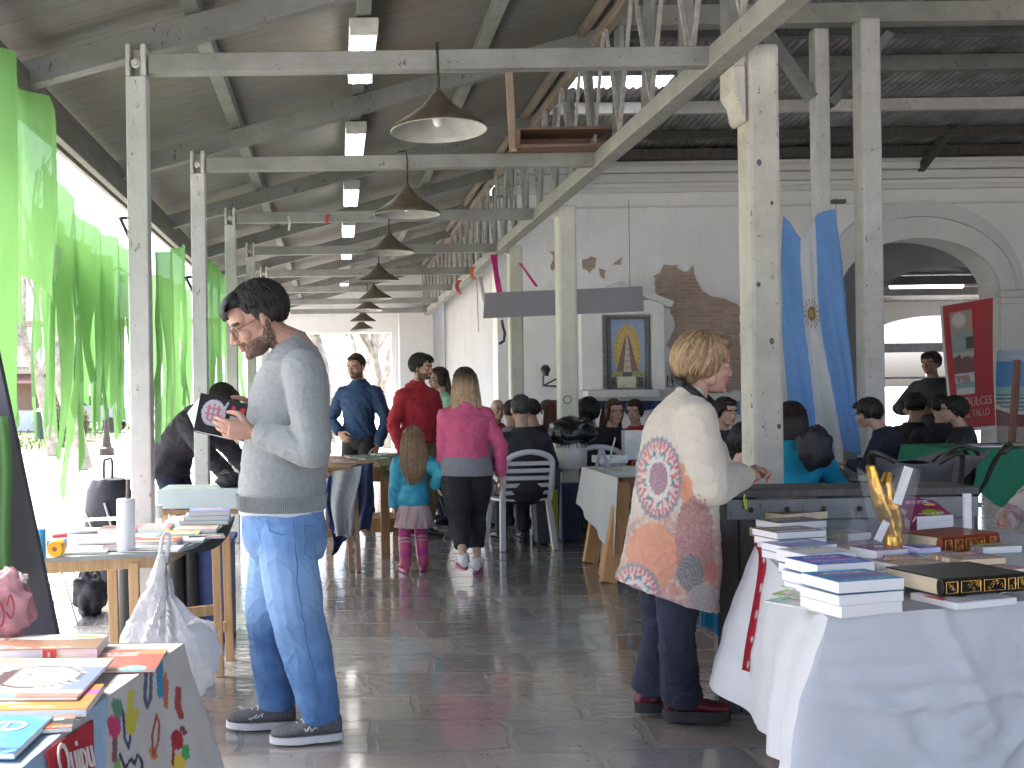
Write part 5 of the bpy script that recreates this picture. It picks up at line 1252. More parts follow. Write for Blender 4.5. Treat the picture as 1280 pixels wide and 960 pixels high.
# carrier bag hanging from the table corner
M_BAG = None
m, nt, b, n, l = new_mat('white_carrier_film'); b.inputs['Base Color'].default_value = (.70, .71, .72, 1); b.inputs['Roughness'].default_value = .28
tb = n.new('ShaderNodeBsdfTranslucent'); tb.inputs[0].default_value = (.72, .72, .72, 1); mx = n.new('ShaderNodeMixShader'); mx.inputs[0].default_value = .45
bump(n, l, b, noise_tex(n, l, 22, 4, dist=1.2), .6, .02); l.new(b.outputs[0], mx.inputs[1]); l.new(tb.outputs[0], mx.inputs[2]); l.new(mx.outputs[0], n['Material Output'].inputs[0]); M_BAG = m
t = thing('carrier_bag', 'white plastic carrier bag hanging from the corner of the trestle table', 'bag', G(207, 690, .75) - V((0, 0, .45)))
YB = 4.0
prof = [(693, 197, 206), (705, 193, 208), (722, 188, 210), (742, 180, 216), (760, 168, 232), (776, 158, 250), (794, 150, 268), (815, 149, 275), (838, 156, 270), (858, 174, 262), (872, 196, 246), (876, 214, 230)]
mb = MB(); secs = []
for y, xa, xb in prof:
    a, b_ = P(xa, y, YB), P(xb, y, YB); r = (b_.x - a.x) / 2; secs.append(((a + b_) / 2, V((r, 0, 0)), V((0, max(.012, r * .42), 0))))
k_ = []
for a, b_ in zip(secs[:-1], secs[1:]):
    for t_ in (0, .33, .66): k_.append(tuple(p.lerp(q_, t_) for p, q_ in zip(a, b_)))
mb.rings(k_ + [secs[-1]], 72)
def crum(p):
    w = sstep(.75, .62, p.z) if False else max(0, min(1, (.74 - p.z) / .1)); a = math.atan2(p.y - YB, p.x - secs[6][0].x)
    pl = abs(nz(a * 3.2, p.z * 3.0, 1)) * 2 - .4; f2 = abs(nz(p.x * 34, p.y * 30, p.z * 20)) - .12
    return p + V((math.cos(a), math.sin(a), 0)) * (-.028 * pl - .022 * f2) * w + V((0, 0, .012 * nz(p.x * 20, p.y * 20, p.z * 20) * w))
mb.v = [crum(p) for p in mb.v]
mb.build('bag_body', M_BAG, t, smooth=35)
mb = MB(); q = P(203, 694, YB); mb.tube(catmull([q + V((-.012, 0, -.02)), q + V((-.005, .05, .07)), q + V((.02, .06, .065)), q + V((.012, 0, -.03))], 4), .008, 6); mb.build('handle', M_BAG, t, smooth=70)
pe = [P(222, 790, YB), P(232, 772, YB - .02), P(246, 763, YB - .03), P(262, 768, YB - .02), P(270, 785, YB)]; pe = catmull(pe, 6)
mb = MB(); mb.grid(lambda u, v: pe[int(round(u * (len(pe) - 1)))] + V((.01 * math.sin(v * 3), .05 * (v - .5), -.03 - .05 * v * v + .015 * nz(u * 9, v * 6, 2))), len(pe) - 1, 8); mb.build('handle', M_BAG, t, smooth=50)
# things under and behind the trestle table
for i, (px, yy, h) in enumerate(((219, 5.6, .70), (238, 5.65, .72))):
    x = P(px, 700, yy).x; mb = MB(); mb.lathe([(0, 0), (.05, 0), (.052, .01), (.045, h - .03), (.048, h - .02), (.04, h), (0, h)], (x, yy, 0), 18); tag(mb.build('black_tube', mat('black_plastic', (.02, .02, .022), .35, .3, 20), smooth=45), ('thick black tube standing under the trestle table near the carrier bag', 'second thick black tube standing close to the blue crate')[i], 'tube')
x = P(155, 750, 5.3).x; mb = MB(); mb.lathe([(0, 0), (.045, 0), (.04, .60), (0, .60)], (x, 5.35, 0), 16); tag(mb.build('black_tube', mat('black_plastic', 0), smooth=45), 'lone black tube standing behind the front legs of the trestle table', 'tube')
t = thing('blue_crate', 'dark blue crate standing under the far end of the trestle table', 'crate', (-.72, 5.75, 0)); mb = MB(); mb.box((-.72, 5.8, .28), (.22, .25, .56)); mb.build('body', mat('navy_plastic', (.025, .06, .20), .5, .25, 20), t, bevel=.01)
mb = MB(); mb.box((-.72, 5.8, .565), (.25, .28, .03)); mb.build('rim', mat('navy_plastic', 0), t, bevel=.006)
t = thing('bench_stall', 'low stall with pale grey front board and brown rail behind the trestle table', 'stall', (-.9, 6.8, 0))
a, b_ = P(197, 637, 6.6), P(306, 634, 6.6); zt, zb = P(230, 612, 6.6).z, P(230, 636, 6.6).z
mb = MB(); mb.box(((a.x + b_.x) / 2 + .1, 6.6, (zt + zb) / 2), (b_.x - a.x + .2, .025, zt - zb)); mb.build('front_board', mat('pale_board', (.46, .52, .50), .5, .1, 4), t, bevel=.004)
mb = MB(); mb.box(((a.x + b_.x) / 2 + .1, 6.8, zt - .012), (b_.x - a.x + .18, .37, .02)); mb.build('counter', mat('pale_board', 0), t); mb = MB(); mb.box(((a.x + b_.x) / 2 + .1, 6.59, zb - .02), (b_.x - a.x + .2, .03, .03)); mb.build('rail', wood('brown_rail', (.22, .11, .05), (.36, .2, .1)), t)
for x in (a.x + .04, b_.x + .16):
    for y in (6.63, 6.95):
        mb = MB(); mb.box((x, y, zb / 2), (.04, .04, zb)); mb.build('leg', M_PINE, t)
t = thing('camera_bag', 'black equipment bag with pale flap lying on the low stall', 'bag', P(285, 605, 6.75)); q = P(285, 600, 6.75)
blob('bag_body', q + V((0, 0, 0)), (.085, .07, .055), mat('black_nylon', (.012, .013, .018), .6, .3, 30), t, .10, 3, 2); mb = MB(); mb.tube(catmull([q + V((-.07, -.04, .03)), q + V((0, -.06, .07)), q + V((.07, -.04, .03))], 4), .008, 6); mb.build('strap', mat('black_nylon', 0), t)
# trolley case outside
t = thing('trolley_case', 'black trolley case with raised handle standing outside behind the first post', 'suitcase', (-1.72, 7.6, -.05))
YC = 7.4; q = P(137, 640, YC); zb_ = -.05; M_NY = mat('black_nylon', 0)
mb = MB(); mb.rings([(V((q.x, YC, z)), V((r, 0, 0)), V((0, .14, 0))) for z, r in ((0, .15), (.03, .18), (.3, .19), (.55, .18), (.70, .165), (.78, .12), (.79, .02))], 20); mb.v = [p + V((.02 * nz(p.x * 8, p.y * 8, p.z * 8), 0, 0)) for p in mb.v]; mb.build('case', M_NY, t, smooth=60)
mb = MB(); mb.tube(catmull([P(130, 605, YC), P(130, 578, YC), P(134, 574, YC), P(140, 576, YC), P(140, 605, YC)], 4), .010, 8); mb.build('handle', M_IRON, t, smooth=60)
mb = MB(); mb.tube([V((q.x - .14, YC - .14, .55)), V((q.x + .05, YC - .17, .1))], .012, 8); mb.tube([V((q.x, YC - .15, .62)), V((q.x + .12, YC - .16, .2))], .012, 8); mb.build('strap', mat('steel_grey', (.3, .3, .3), .3, metal=.8), t)
for s in (-1, 1):
    mb = MB(); mb.lathe([(0, -.015), (.045, -.015), (.045, .015), (0, .015)], (q.x + s * .13, YC + .05, -.005), 14, rot=Matrix.Rotation(PI / 2, 3, 'Y')); mb.build('wheel', M_IRON, t)
blob('red_bag', G(122, 722, .1) + V((0, 1.2, .06)), (.14, .12, .12), mat('red_fabric', (.45, .04, .03), .7, .3, 12), None, .2, 5, 2.5); tag(bpy.context.scene.objects['red_bag'], 'small red and dark bag on the ground beyond the trestle table', 'bag')
blob('dark_bag', P(112, 715, 6.4), (.10, .10, .16), M_NY, None, .15, 8, 2.2); tag(bpy.context.scene.objects['dark_bag'], 'dark grey bag on the ground next to the red bag', 'bag')
bpy.context.scene.objects['dark_bag'].location.z = -.05
t = thing('wire_stool', 'thin wire legged stool outside beyond the trestle table', 'stool', (-1.9, 6.2, -.05)); mb = MB(); q = P(72, 720, 6.2)
mb.tube([V((q.x - .12, 6.1, -.05)), V((q.x + .02, 6.15, .40)), V((q.x + .16, 6.1, -.05))], .007, 6); mb.tube([V((q.x - .12, 6.4, -.05)), V((q.x + .02, 6.35, .40)), V((q.x + .16, 6.4, -.05))], .007, 6); mb.build('leg', mat('steel_grey', 0), t); mb = MB(); mb.lathe([(0, 0), (.15, 0), (.15, .025), (0, .025)], (q.x + .02, 6.25, .40), 18); mb.build('seat', M_NY, t)

# ---------------------------------------------------------------- clothes stall in the middle distance
t = thing('market_table', 'brown wooden table with lower shelf, hung with garments, behind the man reading', 'table', (.22, 8.9, 0))
M_BRN = wood('brown_table', (.24, .12, .045), (.40, .23, .10), (16, 16, 1.4)); Z2 = .77
mb = MB(); mb.box((.24, 9.1, Z2 - .015), (.72, 1.5, .03)); mb.build('table_top', M_BRN, t, bevel=.004); mb = MB(); mb.box((.24, 8.42, Z2 - .08), (.70, .03, .10)); mb.box((.58, 9.1, Z2 - .08), (.03, 1.4, .10)); mb.build('apron', M_BRN, t, bevel=.003)
mb = MB(); mb.box((.40, 8.75, .30), (.40, .45, .03)); mb.box((.40, 8.53, .25), (.40, .05, .10)); mb.build('lower_shelf', M_BRN, t, bevel=.003)
for x, y in ((.40, 8.45), (.57, 9.75), (-.08, 9.75)):
    mb = MB(); mb.box((x, y, (Z2 - .03) / 2), (.075, .075, Z2 - .03)); mb.build('leg', M_BRN, t, bevel=.004)
for x in (.08, .14):
    mb = MB(); mb.bar((x, 7.95, .62), (x + .02, 7.75, 0), .035, .03); mb.build('strut_leg', wood('brown_rail', 0, 0), t)
def garment(lab, pts, Y, m, seed, dz=.02):
    a, b_, c, d_ = [P(x, y, Y) for x, y in pts]; mb = MB()
    mb.grid(lambda u, v: a.lerp(b_, u).lerp(d_.lerp(c, u), v) + V((.012 * math.sin(v * 7 + seed), .035 * math.sin(u * 9 + v * 3 + seed) + .02 * nz(u * 4, v * 4, seed), .015 * math.sin(u * 6 + seed) * v)), 24, 28, thick=(0, .006, 0))
    return tag(mb.build('hanging_garment', m, smooth=60), lab, 'garment', 'garments hung on the middle table')
garment('grey jersey garment hanging at the front corner of the middle table', [(413, 590), (450, 582), (441, 668), (418, 672)], 7.85, mat('grey_jersey', (.33, .34, .35), .85, .12, 30), 1)
garment('white and blue striped garment squeezed behind the grey jersey', [(405, 600), (416, 590), (424, 668), (409, 660)], 7.95, mat('blue_white', (.16, .22, .42), .8, .8, 14, stretch=(9, 1, .6)), 2)
garment('navy cloth hanging lowest under the grey jersey', [(415, 640), (443, 640), (433, 678), (415, 696)], 7.98, mat('navy_cloth', 0), 3)
garment('long navy cloth draped on the middle table beside its wooden leg', [(440, 582), (468, 578), (465, 664), (441, 664)], 8.25, mat('navy_cloth', 0), 4)
q = P(432, 577, 8.7)
for i, (px, py, c, lab) in enumerate(((430, 578, (.40, .10, .12), 'pink covered magazine on the middle table'), (448, 572, (.30, .31, .30), 'grey magazine on the middle table nearest the man in navy'), (466, 574, (.10, .16, .14), 'dark green folder on the middle table'), (484, 569, (.08, .18, .22), 'dark teal book at the far edge of the middle table'))):
    put(lab, px, py, Z2 + .002, .2 * i, .22, .26, .018, cov=c)
mb = MB(); a = P(465, 577, 8.6); mb.grid(lambda u, v: V((.36 + .245 * u, 8.36 + 1.3 * v, Z2 + .006)) + V((0, 0, -.0)), 8, 8, thick=(0, 0, .002)); mb.grid(lambda u, v: V((.36 + .245 * u, 8.355 - .01 * math.sin(u * 14), Z2 + .006 - (.07 + .05 * u) * v)), 14, 4, thick=(0, -.002, 0)); tag(mb.build('green_mat', mat('moss_cloth', (.09, .10, .05), .85, .2, 20), smooth=50), 'moss green cloth on the end of the middle table', 'cloth')
mb = MB(); q = P(405, 585, 8.1); mb.prism([P(401, 600, 8.1), P(410, 592, 8.1), P(405, 567, 8.1), P(399, 572, 8.1)], (0, .03, 0)); tag(mb.build('tilted_board', wood('pine', 0, 0)), 'tilted wooden display board with white edge just behind the back of the man reading', 'board')
# ---------------------------------------------------------------- stall at the lower right
RZ = .78
FL, BL = G(1035, 774, RZ), G(944, 682, RZ); FRt = G(1284, 752, RZ); dirf = (FRt - FL).normalized(); FR = FL + dirf * 1.25; BR = BL + dirf * 1.25
t = thing('book_table', 'table under the long white cloth carrying stacks of books', 'table', ((FL.x + BR.x) / 2, (FL.y + BR.y) / 2, 0))
ins = [FL + V((.03, .03, 0)), FR + V((-.03, .03, 0)), BR + V((-.03, -.03, 0)), BL + V((.03, -.03, 0))]
mb = MB(); mb.prism([V((p.x, p.y, RZ - .035)) for p in ins], (0, 0, .028)); mb.build('table_top', wood('pine', 0, 0), t)
M_RBR = wood('red_brown_leg', (.12, .045, .025), (.26, .11, .06))
for p in ins:
    mb = MB(); c = V((p.x, p.y, 0)).lerp(V(((FL.x + BR.x) / 2, (FL.y + BR.y) / 2, 0)), .05); mb.box((c.x, c.y, (RZ - .035) / 2), (.06, .06, RZ - .035)); mb.build('leg', M_RBR, t, bevel=.004)
m, nt, b, n, l = new_mat('white_nonwoven'); f1 = noise_tex(n, l, 2.5, 7, rough=.65); f2 = noise_tex(n, l, 90, 2)
l.new(ramp(n, l, f1, [(.3, (.45, .46, .46)), (.7, (.52, .525, .525))]), b.inputs['Base Color']); b.inputs['Roughness'].default_value = .8
a1 = n.new('ShaderNodeMath'); a1.operation = 'MULTIPLY_ADD'; l.new(noise_tex(n, l, 6, 5, dist=1.5), a1.inputs[0]); a1.inputs[1].default_value = 3.0; l.new(f2, a1.inputs[2]); bump(n, l, b, a1.outputs[0], .22, .006); M_NW = m
mb = MB()
mb.grid(lambda u, v: FL.lerp(FR, u).lerp(BL.lerp(BR, u), v) + V((0, 0, .003 + .0015 * nz(u * 12, v * 16, 2))), 50, 50)
lb = [P(886, 852, 3.98), P(952, 905, 3.45), P(966, 940, 2.95), P(985, 968, 2.66)]
def left_drape(u, v):
    top = BL.lerp(FL, u); k = u * 3; i = min(2, int(k)); bo = lb[i].lerp(lb[i + 1], k - i)
    p = top.lerp(bo, v); wv = .018 * math.sin(u * 22) * v + .012 * nz(u * 6, v * 5, 3)
    return p + V((-wv - .02 * math.sin(v * PI), 0, .003 - .012 * sstep(0, .08, v)))
mb.grid(left_drape, 60, 50)
nfr = V((dirf.y, -dirf.x, 0))
def front_drape(u, v):
    top = FL.lerp(FR, u); fl = .05 * v + .018 * math.sin(u * 19 + 1) * v + .022 * nz(u * 5, v * 3, 7) * v + .012 * abs(nz(u * 9, v * 9, 1))
    corner = math.exp(-(u / .10) ** 2)
    p = top + nfr * (fl + .03 * corner * v) + V((0, 0, .003 - .60 * v - .012 * sstep(0, .08, v)))
    cr = 0
    for (u0, v0, u1, v1, hh) in ((.02, .42, .95, .36, .007), (.20, .95, .62, .45, .010), (.45, 1.0, .80, .30, .006), (.30, .02, .42, .55, .006), (.70, .05, .62, .75, .007), (.10, .30, .30, .85, .006)):
        d = seg_d(u, v, u0, v0, u1, v1); cr += hh * max(0, 1 - d / .035) - hh * .6 * max(0, 1 - abs(d - .06) / .05)
    p = p + nfr * cr
    return left_drape(1, v).lerp(p, sstep(0, .20, u) ** .7)
mb.grid(front_drape, 170, 100)
tag(mb.build('tablecloth', M_NW, smooth=179), 'long creased white cloth over the book table, hanging to a point at its corner', 'tablecloth')
# red ribbon on the cloth
pts_r = [(960, 672), (958, 690), (952, 730), (946, 770), (940, 805), (934, 838)]
t = thing('red_ribbon', 'red ribbon with white flecks hanging down the side of the white tablecloth', 'ribbon', left_drape(.25, .4))
def near_l(x, y):
    best = min(((proj(left_drape(i / 80, j / 60))[0] - x) ** 2 + (proj(left_drape(i / 80, j / 60))[1] - y) ** 2, i / 80, j / 60) for i in range(81) for j in range(61)); return left_drape(best[1], best[2])
rp = [near_l(*q) + V((-.012, -.012, .0)) for q in pts_r]; rp[0] += V((.02, .02, .012)); rp = catmull(rp, 5)
def rb(u, v):
    i = v * (len(rp) - 1); k = min(len(rp) - 2, int(i)); p = rp[k].lerp(rp[k + 1], i - k); return p + V((.034 * (u - .5), -.004 * math.cos(u * 6) - .004, -.012 * (u - .5) * v))
def rbc(u, v): return (.70, .62, .60) if abs(u - .62) < .12 and (int(v * 23) % 4 == 1) and v > .1 else (.48, .02, .035)
mb = MB(); mb.grid(rb, 10, 60, col=rbc, thick=(-.002, -.002, 0)); mb.build('band', M_PRINT, t, smooth=60)
q = rp[0]; mb = MB(); mb.grid(lambda u, v: q + V((-.01 + .06 * u, .02 * v, .010 - .01 * u)), 4, 4, thick=(0, 0, .002), col=lambda u, v: (.48, .02, .035)); mb.build('knot', M_PRINT, t)

A_ = math.atan2(dirf.y, dirf.x)
def rput(lab, px, py, w_, h_, t_, z=RZ + .004, rz=0.0, **k):
    q = G(px, py, RZ + .004); q.z = z; ang = A_ + rz
    q = q + V((0, h_ / 2, 0))     # (px, py) is the middle of the near edge
    return book(lab, (q.x, q.y, z), ang, w_, h_, t_, **k)
R0 = RZ + .004
# row of piles along the left edge, near to far
S = [(1080, 770, .205, .145, .030, [((.70, .70, .70), 'lowest white block of pages in the pile at the front corner of the book table'), ((.68, .69, .70), 'middle white book in the pile at the front corner of the book table'), ((.06, .26, .46), 'bright blue covered book topping the pile at the front corner')]),
     (1050, 748, .20, .14, .032, [((.36, .40, .36), 'grey green paperback at the bottom of the second pile'), ((.62, .62, .60), 'white paperback in the middle of the second pile'), ((.06, .12, .44), 'royal blue book topping the second pile from the front')]),
     (1035, 722, .20, .14, .036, [((.10, .12, .11), 'dark spined book at the bottom of the third pile'), ((.68, .67, .64), 'white book with small red picture topping the third pile')]),
     (1012, 702, .20, .14, .026, [((.55, .55, .54), 'pale book under the blue grey one in the fourth pile'), ((.16, .21, .36), 'blue grey book topping the fourth pile')]),
     (1000, 692, .21, .14, .026, [((.60, .58, .54), 'off white book at the bottom of the fifth pile'), ((.60, .58, .55), 'off white book in the middle of the fifth pile'), ((.22, .15, .11), 'brown picture covered book topping the fifth pile')]),
     (997, 682, .22, .13, .030, [((.62, .60, .56), 'ivory book at the bottom of the sixth pile'), ((.58, .56, .53), 'ivory book in the middle of the sixth pile'), ((.16, .10, .08), 'dark brown covered book topping the sixth pile')])]
rnd = random.Random(5)
for px, py, w_, h_, t_, L in S:
    for i, (c, lab) in enumerate(L):
        rput(lab, px + rnd.uniform(-3, 3), py, w_ * rnd.uniform(.96, 1.03), h_, t_ + rnd.uniform(-.002, .003), R0 + t_ * 1.06 * i, rnd.uniform(-.05, .05), cov=c, style=1, spine=False)
rput('thick yellowed book at the bottom of the farthest pile by the red ribbon', 993, 674, .235, .15, .036, R0, .02, cov=(.30, .10, .06), pages=M_CREAM, spine=False)
rput('thick yellowed book with dark red cover topping the farthest pile', 1000, 664, .25, .14, .032, R0 + .045, .10, cov=(.22, .06, .05), pages=M_CREAM, spine=False)
# fanned magazines in front of piles
for i in range(4):
    q = G(1018 + 5 * i, 752 - 7 * i, R0); book(('lowest', 'second lowest', 'second highest', 'topmost')[i] + ' of the fanned thin magazines slipping from under the second pile', (q.x - .03, q.y, R0 + .006 * i), A_ + .35 + .1 * i, .18, .13, .005, cov=((.5, .5, .48), (.3, .36, .2), (.58, .57, .5), (.2, .26, .4))[i], style=1)
for i in range(3):
    q = G(1146, 742, R0); book(('crumpled grey pamphlet at the foot of the front pile', 'white pamphlet lying on the grey pamphlet by the front pile', 'violet edged pamphlet lying on top of the white pamphlet')[i], (q.x - .02, q.y + .06, R0 + .009 * i), A_ + .2 * i, .10, .10, .008, cov=((.4, .4, .42), (.66, .66, .66), (.30, .26, .44))[i], style=1)
# middle and right of the table
rput('white paged book with dusky pink cover in the middle of the book table', 1150, 716, .20, .13, .030, R0, 0, cov=(.34, .20, .14), seed=9, spine=False)
rput('purple covered book peeping from behind the dusky pink one', 1110, 700, .14, .12, .036, R0, .02, cov=(.20, .06, .20), seed=19, spine=False)
rput('small violet book standing out behind the dusky pink one', 1160, 697, .09, .08, .036, R0, .0, cov=(.12, .05, .26), pages=mat('lilac_pages', (.55, .52, .68), .7), spine=False)
rput('white flat book lying under the black and gold volume', 1225, 760, .215, .15, .020, R0, .03, cov=(.66, .66, .68), spine=False)
def gilt(lab, px, py, w_, h_, t_, z, rz, leather, gold, boxes):
    """hardback lying with its decorated spine to the viewer: spine along the near long side"""
    q = G(px, py, RZ + .004) + V((0, h_ / 2, 0)); o = thing('book', lab, 'book', (q.x, q.y, z), A_ + rz)
    ct = .004; mb = MB(); mb.box((0, .004, t_ / 2), (w_ - .012, h_ - .012, t_ - 2 * ct)); mb.build('pages', M_CREAM, o, world=False)
    mb = MB(); mb.box((0, 0, t_ - ct / 2), (w_, h_, ct)); mb.box((0, 0, ct / 2), (w_, h_, ct))
    mb.rings([(V((x, -h_ / 2 + .004, t_ / 2)), V((0, -.012, 0)), V((0, 0, t_ / 2))) for x in (-w_ / 2, -w_ / 2 + .001, w_ / 2 - .001, w_ / 2)], 20); mb.build('cover', leather, o, bevel=.001, world=False, smooth=40)
    mb = MB(); y = -h_ / 2 - .0088
    for x0, x1 in boxes:
        a, b_ = -w_ / 2 + w_ * x0, -w_ / 2 + w_ * x1; za, zb = t_ * .2, t_ * .8; loop = [(a, y, za), (b_, y, za), (b_, y, zb), (a, y, zb)]
        for i in range(4): mb.tube([loop[i], loop[(i + 1) % 4]], .0011, 5)
        rr = random.Random(int(x0 * 100)); c = V(((a + b_) / 2, y, t_ / 2))
        for k in range(int((b_ - a) / .012) + 1):
            e_ = c + V((rr.uniform(-.35, .35) * (b_ - a), 0, rr.uniform(-.2, .2) * t_)); mb.tube(catmull([e_, e_ + V((.005, -.0003, .005)), e_ + V((.009, 0, -.002)), e_ + V((.004, 0, -.007))], 3), .0009, 5)
    mb.build('gilding', gold, o, world=False); return o
GOLD = mat('gold_leaf', (.72, .42, .10), .35, .25, 40, metal=.8)
gilt('thick black and gold hardback near the front of the book table', 1222, 752, .30, .20, .052, R0 + .021, -.03, mat('black_leather', (.018, .017, .014), .35, .4, 40), GOLD, [(.03, .16), (.2, .42), (.46, .7), (.74, .82), (.85, .97)])
gilt('red brown leather volume with gold frames on its spine toward the back of the table', 1203, 690, .30, .17, .062, R0, .10, mat('red_leather', (.27, .045, .02), .35, .3, 40), GOLD, [(.05, .16), (.22, .34), (.40, .72), (.82, .92)])
rput('tan book with cream pages at the side of the book table', 1225, 716, .17, .13, .022, R0 + .024, -.08, cov=(.30, .20, .12), pages=M_CREAM)
rput('red and white patterned book under the tan one', 1245, 722, .22, .14, .023, R0, .03, cov=(.42, .20, .20), seed=13)
rput('magenta book with white lettering band at the back of the table', 1160, 664, .20, .12, .03, R0 + .072, .06, cov=(.26, .02, .09), seed=3, tiltx=.55)
rput('plum book propping the magenta one', 1165, 664, .20, .10, .065, R0, .05, cov=(.20, .03, .09), seed=23)
mb = MB(); a = P(1209, 640, 3.85); mb.box((a.x, a.y, RZ + .10), (.028, .012, .19)); tag(mb.build('white_card', mat('white_sheet', 0), bevel=.001), 'narrow white card standing upright behind the red brown leather volume', 'card')
mb = MB(); q = G(1212, 652, RZ); mb.lathe([(0, 0), (.055, 0), (.06, .012), (.05, .014), (0, .012)], (q.x, q.y, RZ + .07), 24); tag(mb.build('glass_dish', mat('clear_glass', (.8, .82, .82), .05, .02, trans=.85), smooth=40), 'small clear glass dish on the red brown leather volume', 'dish')
rnd = random.Random(31)
extra = [(1090, 712, .14, .11, .018, 0, (.42, .30, .22), 'thin tan paperback squeezed between the second pile and the dusky pink book'), (1128, 726, .15, .12, .020, .12, (.50, .50, .52), 'grey covered paperback between the front pile and the black and gold volume'), (1135, 704, .10, .09, .02, -.2, (.40, .12, .14), 'small crimson booklet before the gold ornament'),
         (1192, 702, .15, .11, .018, .05, (.18, .30, .34), 'slate teal book between the violet book and the leather volume'), (1250, 692, .16, .12, .026, -.1, (.34, .32, .28), 'grey brown book beside the leather volume'), (1078, 694, .13, .10, .022, -.06, (.56, .50, .40), 'sand coloured book behind the royal blue topped pile'),
         (1070, 676, .12, .10, .03, .08, (.50, .46, .42), 'pale book beside the gold ornament under the clear film'), (1262, 740, .18, .13, .016, .2, (.24, .10, .08), 'maroon booklet beside the black and gold volume')]
for px, py, w_, h_, t_, rz_, c, lab in extra: rput(lab, px, py, w_, h_, t_, R0, rz_, cov=c, style=1)
# gold foil sculpture in cellophane with paper slips
t = thing('gold_ornament', 'tall twisted gold foil ornament wrapped in clear film on the book table', 'ornament', G(1112, 690, RZ))
YG = G(1112, 690, RZ).y; GF = mat('gold_foil', (.62, .36, .07), .28, .3, 30, metal=.9, bmp=.5, bscale=45)
def spire(pxs, rads, nm, seed):
    pts = catmull([P(x, y, YG) for x, y in pxs], 5); r = lerp_list([a / 1250 * YG for a in rads], 5); mb = MB(); mb.tube(pts, r, 16, flat=.55)
    mb.v = [p + V((.006 * nz(p.x * 50, p.y * 50, p.z * 35 + seed), .006 * nz(p.z * 50, p.x * 60, seed), 0)) for p in mb.v]; mb.build(nm, GF, t, smooth=60)
spire([(1116, 693), (1114, 672), (1108, 650), (1101, 630), (1094, 608), (1088, 582)], [17, 14, 13, 14, 11, 7], 'spire', 1)
spire([(1118, 693), (1118, 672), (1117, 652), (1112, 632), (1108, 610), (1110, 590)], [15, 13, 14, 16, 12, 6], 'spire', 2)
mb = MB(); q = G(1115, 692, RZ); mb.lathe([(0, 0), (.034, 0), (.036, .01), (.024, .03), (.02, .06), (0, .06)], (q.x, q.y, RZ + .004), 20); mb.build('foot', GF, t, smooth=50)
m, nt, b, n, l = new_mat('cellophane'); b.inputs['Base Color'].default_value = (.85, .85, .85, 1); b.inputs['Roughness'].default_value = .06; b.inputs['Alpha'].default_value = .09; bump(n, l, b, noise_tex(n, l, 25, 3, dist=2), .8, .02)
mb = MB(); c = P(1112, 645, YG)
mb.grid(lambda u, v: c + V(((.05 + .05 * v + .015 * math.sin(u * 30) * v) * math.cos(u * 2 * PI), (.04 + .03 * v) * math.sin(u * 2 * PI), -.14 + .29 * v + .03 * math.sin(u * 17) * v)), 60, 14); mb.build('film', m, t, smooth=40)
for (a, b_, lab) in (((1107, 672), (1122, 588), 0), ((1095, 672), (1106, 650), 1)):
    pass
mb = MB(); a, b_ = P(1121, 630, YG - .06), P(1136, 584, YG - .06); mb.bar(a, b_, .008, .030, V((0, 1, 0)).cross(b_ - a)); tag(mb.build('paper_slip', M_PAGES), 'white booklet leaning upright against the gold ornament', 'paper')
mb = MB(); a, b_ = P(1097, 676, YG - .07), P(1108, 652, YG - .07); mb.bar(a, b_, .008, .024, V((0, 1, 0)).cross(b_ - a)); tag(mb.build('paper_slip', M_PAGES), 'short white slip stuck low in front of the gold ornament', 'paper')
q = P(1073, 665, YG); mb = MB(); mb.grid(lambda u, v: q + V((-.05 + .1 * u + .02 * v, .02 * math.sin(u * 8), -.06 + .12 * v + .02 * math.sin(u * 9))), 14, 14); tag(mb.build('clear_wrap', m, smooth=30), 'crumpled clear film with faint print beside the gold ornament', 'wrapping')

# ---------------------------------------------------------------- dark wooden counter behind the stall
CY0 = 4.32
t = thing('timber_counter', 'old dark timber counter with bolted grey rail, the older woman rests her hands on it', 'counter', (2.1, CY0 + .1, 0))
xa, xb = P(893, 620, CY0).x, P(1216, 600, CY0).x; zt = P(960, 611, CY0).z
mb = MB(); mb.box(((xa + xb) / 2, CY0 + .10, zt - .018), (xb - xa + .02, .26, .036)); mb.build('top_plank', M_DARKW, t, bevel=.006)
M_GREYW = painted('grey_plank', (.25, .25, .24), (.07, .06, .05), .62, stretch=(1.2, 14, 14), grime=.55)
mb = MB(); mb.box(((xa + xb) / 2 + .02, CY0 - .02, zt - .085), (xb - xa - .04, .04, .088)); mb.build('rail_board', M_GREYW, t, bevel=.006)
for k in range(7):
    x = xa + .14 + k * .155; mb = MB(); mb.lathe([(0, 0), (.011, 0), (.012, .004), (.007, .009), (0, .009)], (x, CY0 - .04, zt - .085), 12, rot=Matrix.Rotation(PI / 2, 3, 'X')); mb.build('bolt', M_IRON, t, smooth=40)
for k in range(2):
    mb = MB(); mb.box((xa + .045 + k * .098, CY0 + .0, (zt - .04) / 2), (.094, .05, zt - .04)); mb.build('end_plank', M_DARKW, t, bevel=.005)
for k in range(5):
    mb = MB(); mb.box(((xa + xb) / 2 + .1, CY0 + .005, zt - .20 - k * .148), (xb - xa - .2, .03, .143)); mb.build('plank', M_GREYW, t, bevel=.005)
mb = MB(); mb.box((xb - .03, CY0 + .10, (zt - .04) / 2), (.05, .2, zt - .04)); mb.build('end_post', M_DARKW, t, bevel=.005)
q = P(931, 618, CY0 - .05); mb = MB(); mb.tube(catmull([q, q + V((-.004, 0, -.03)), q + V((.006, 0, -.065)), q + V((.004, 0, -.02))], 4), .0035, 6); tag(mb.build('cord_loop', mat('neon_cord', (.45, .75, .05), .5), smooth=60), 'neon yellow green cord loop dangling from the counter under the hands of the older woman', 'cord')
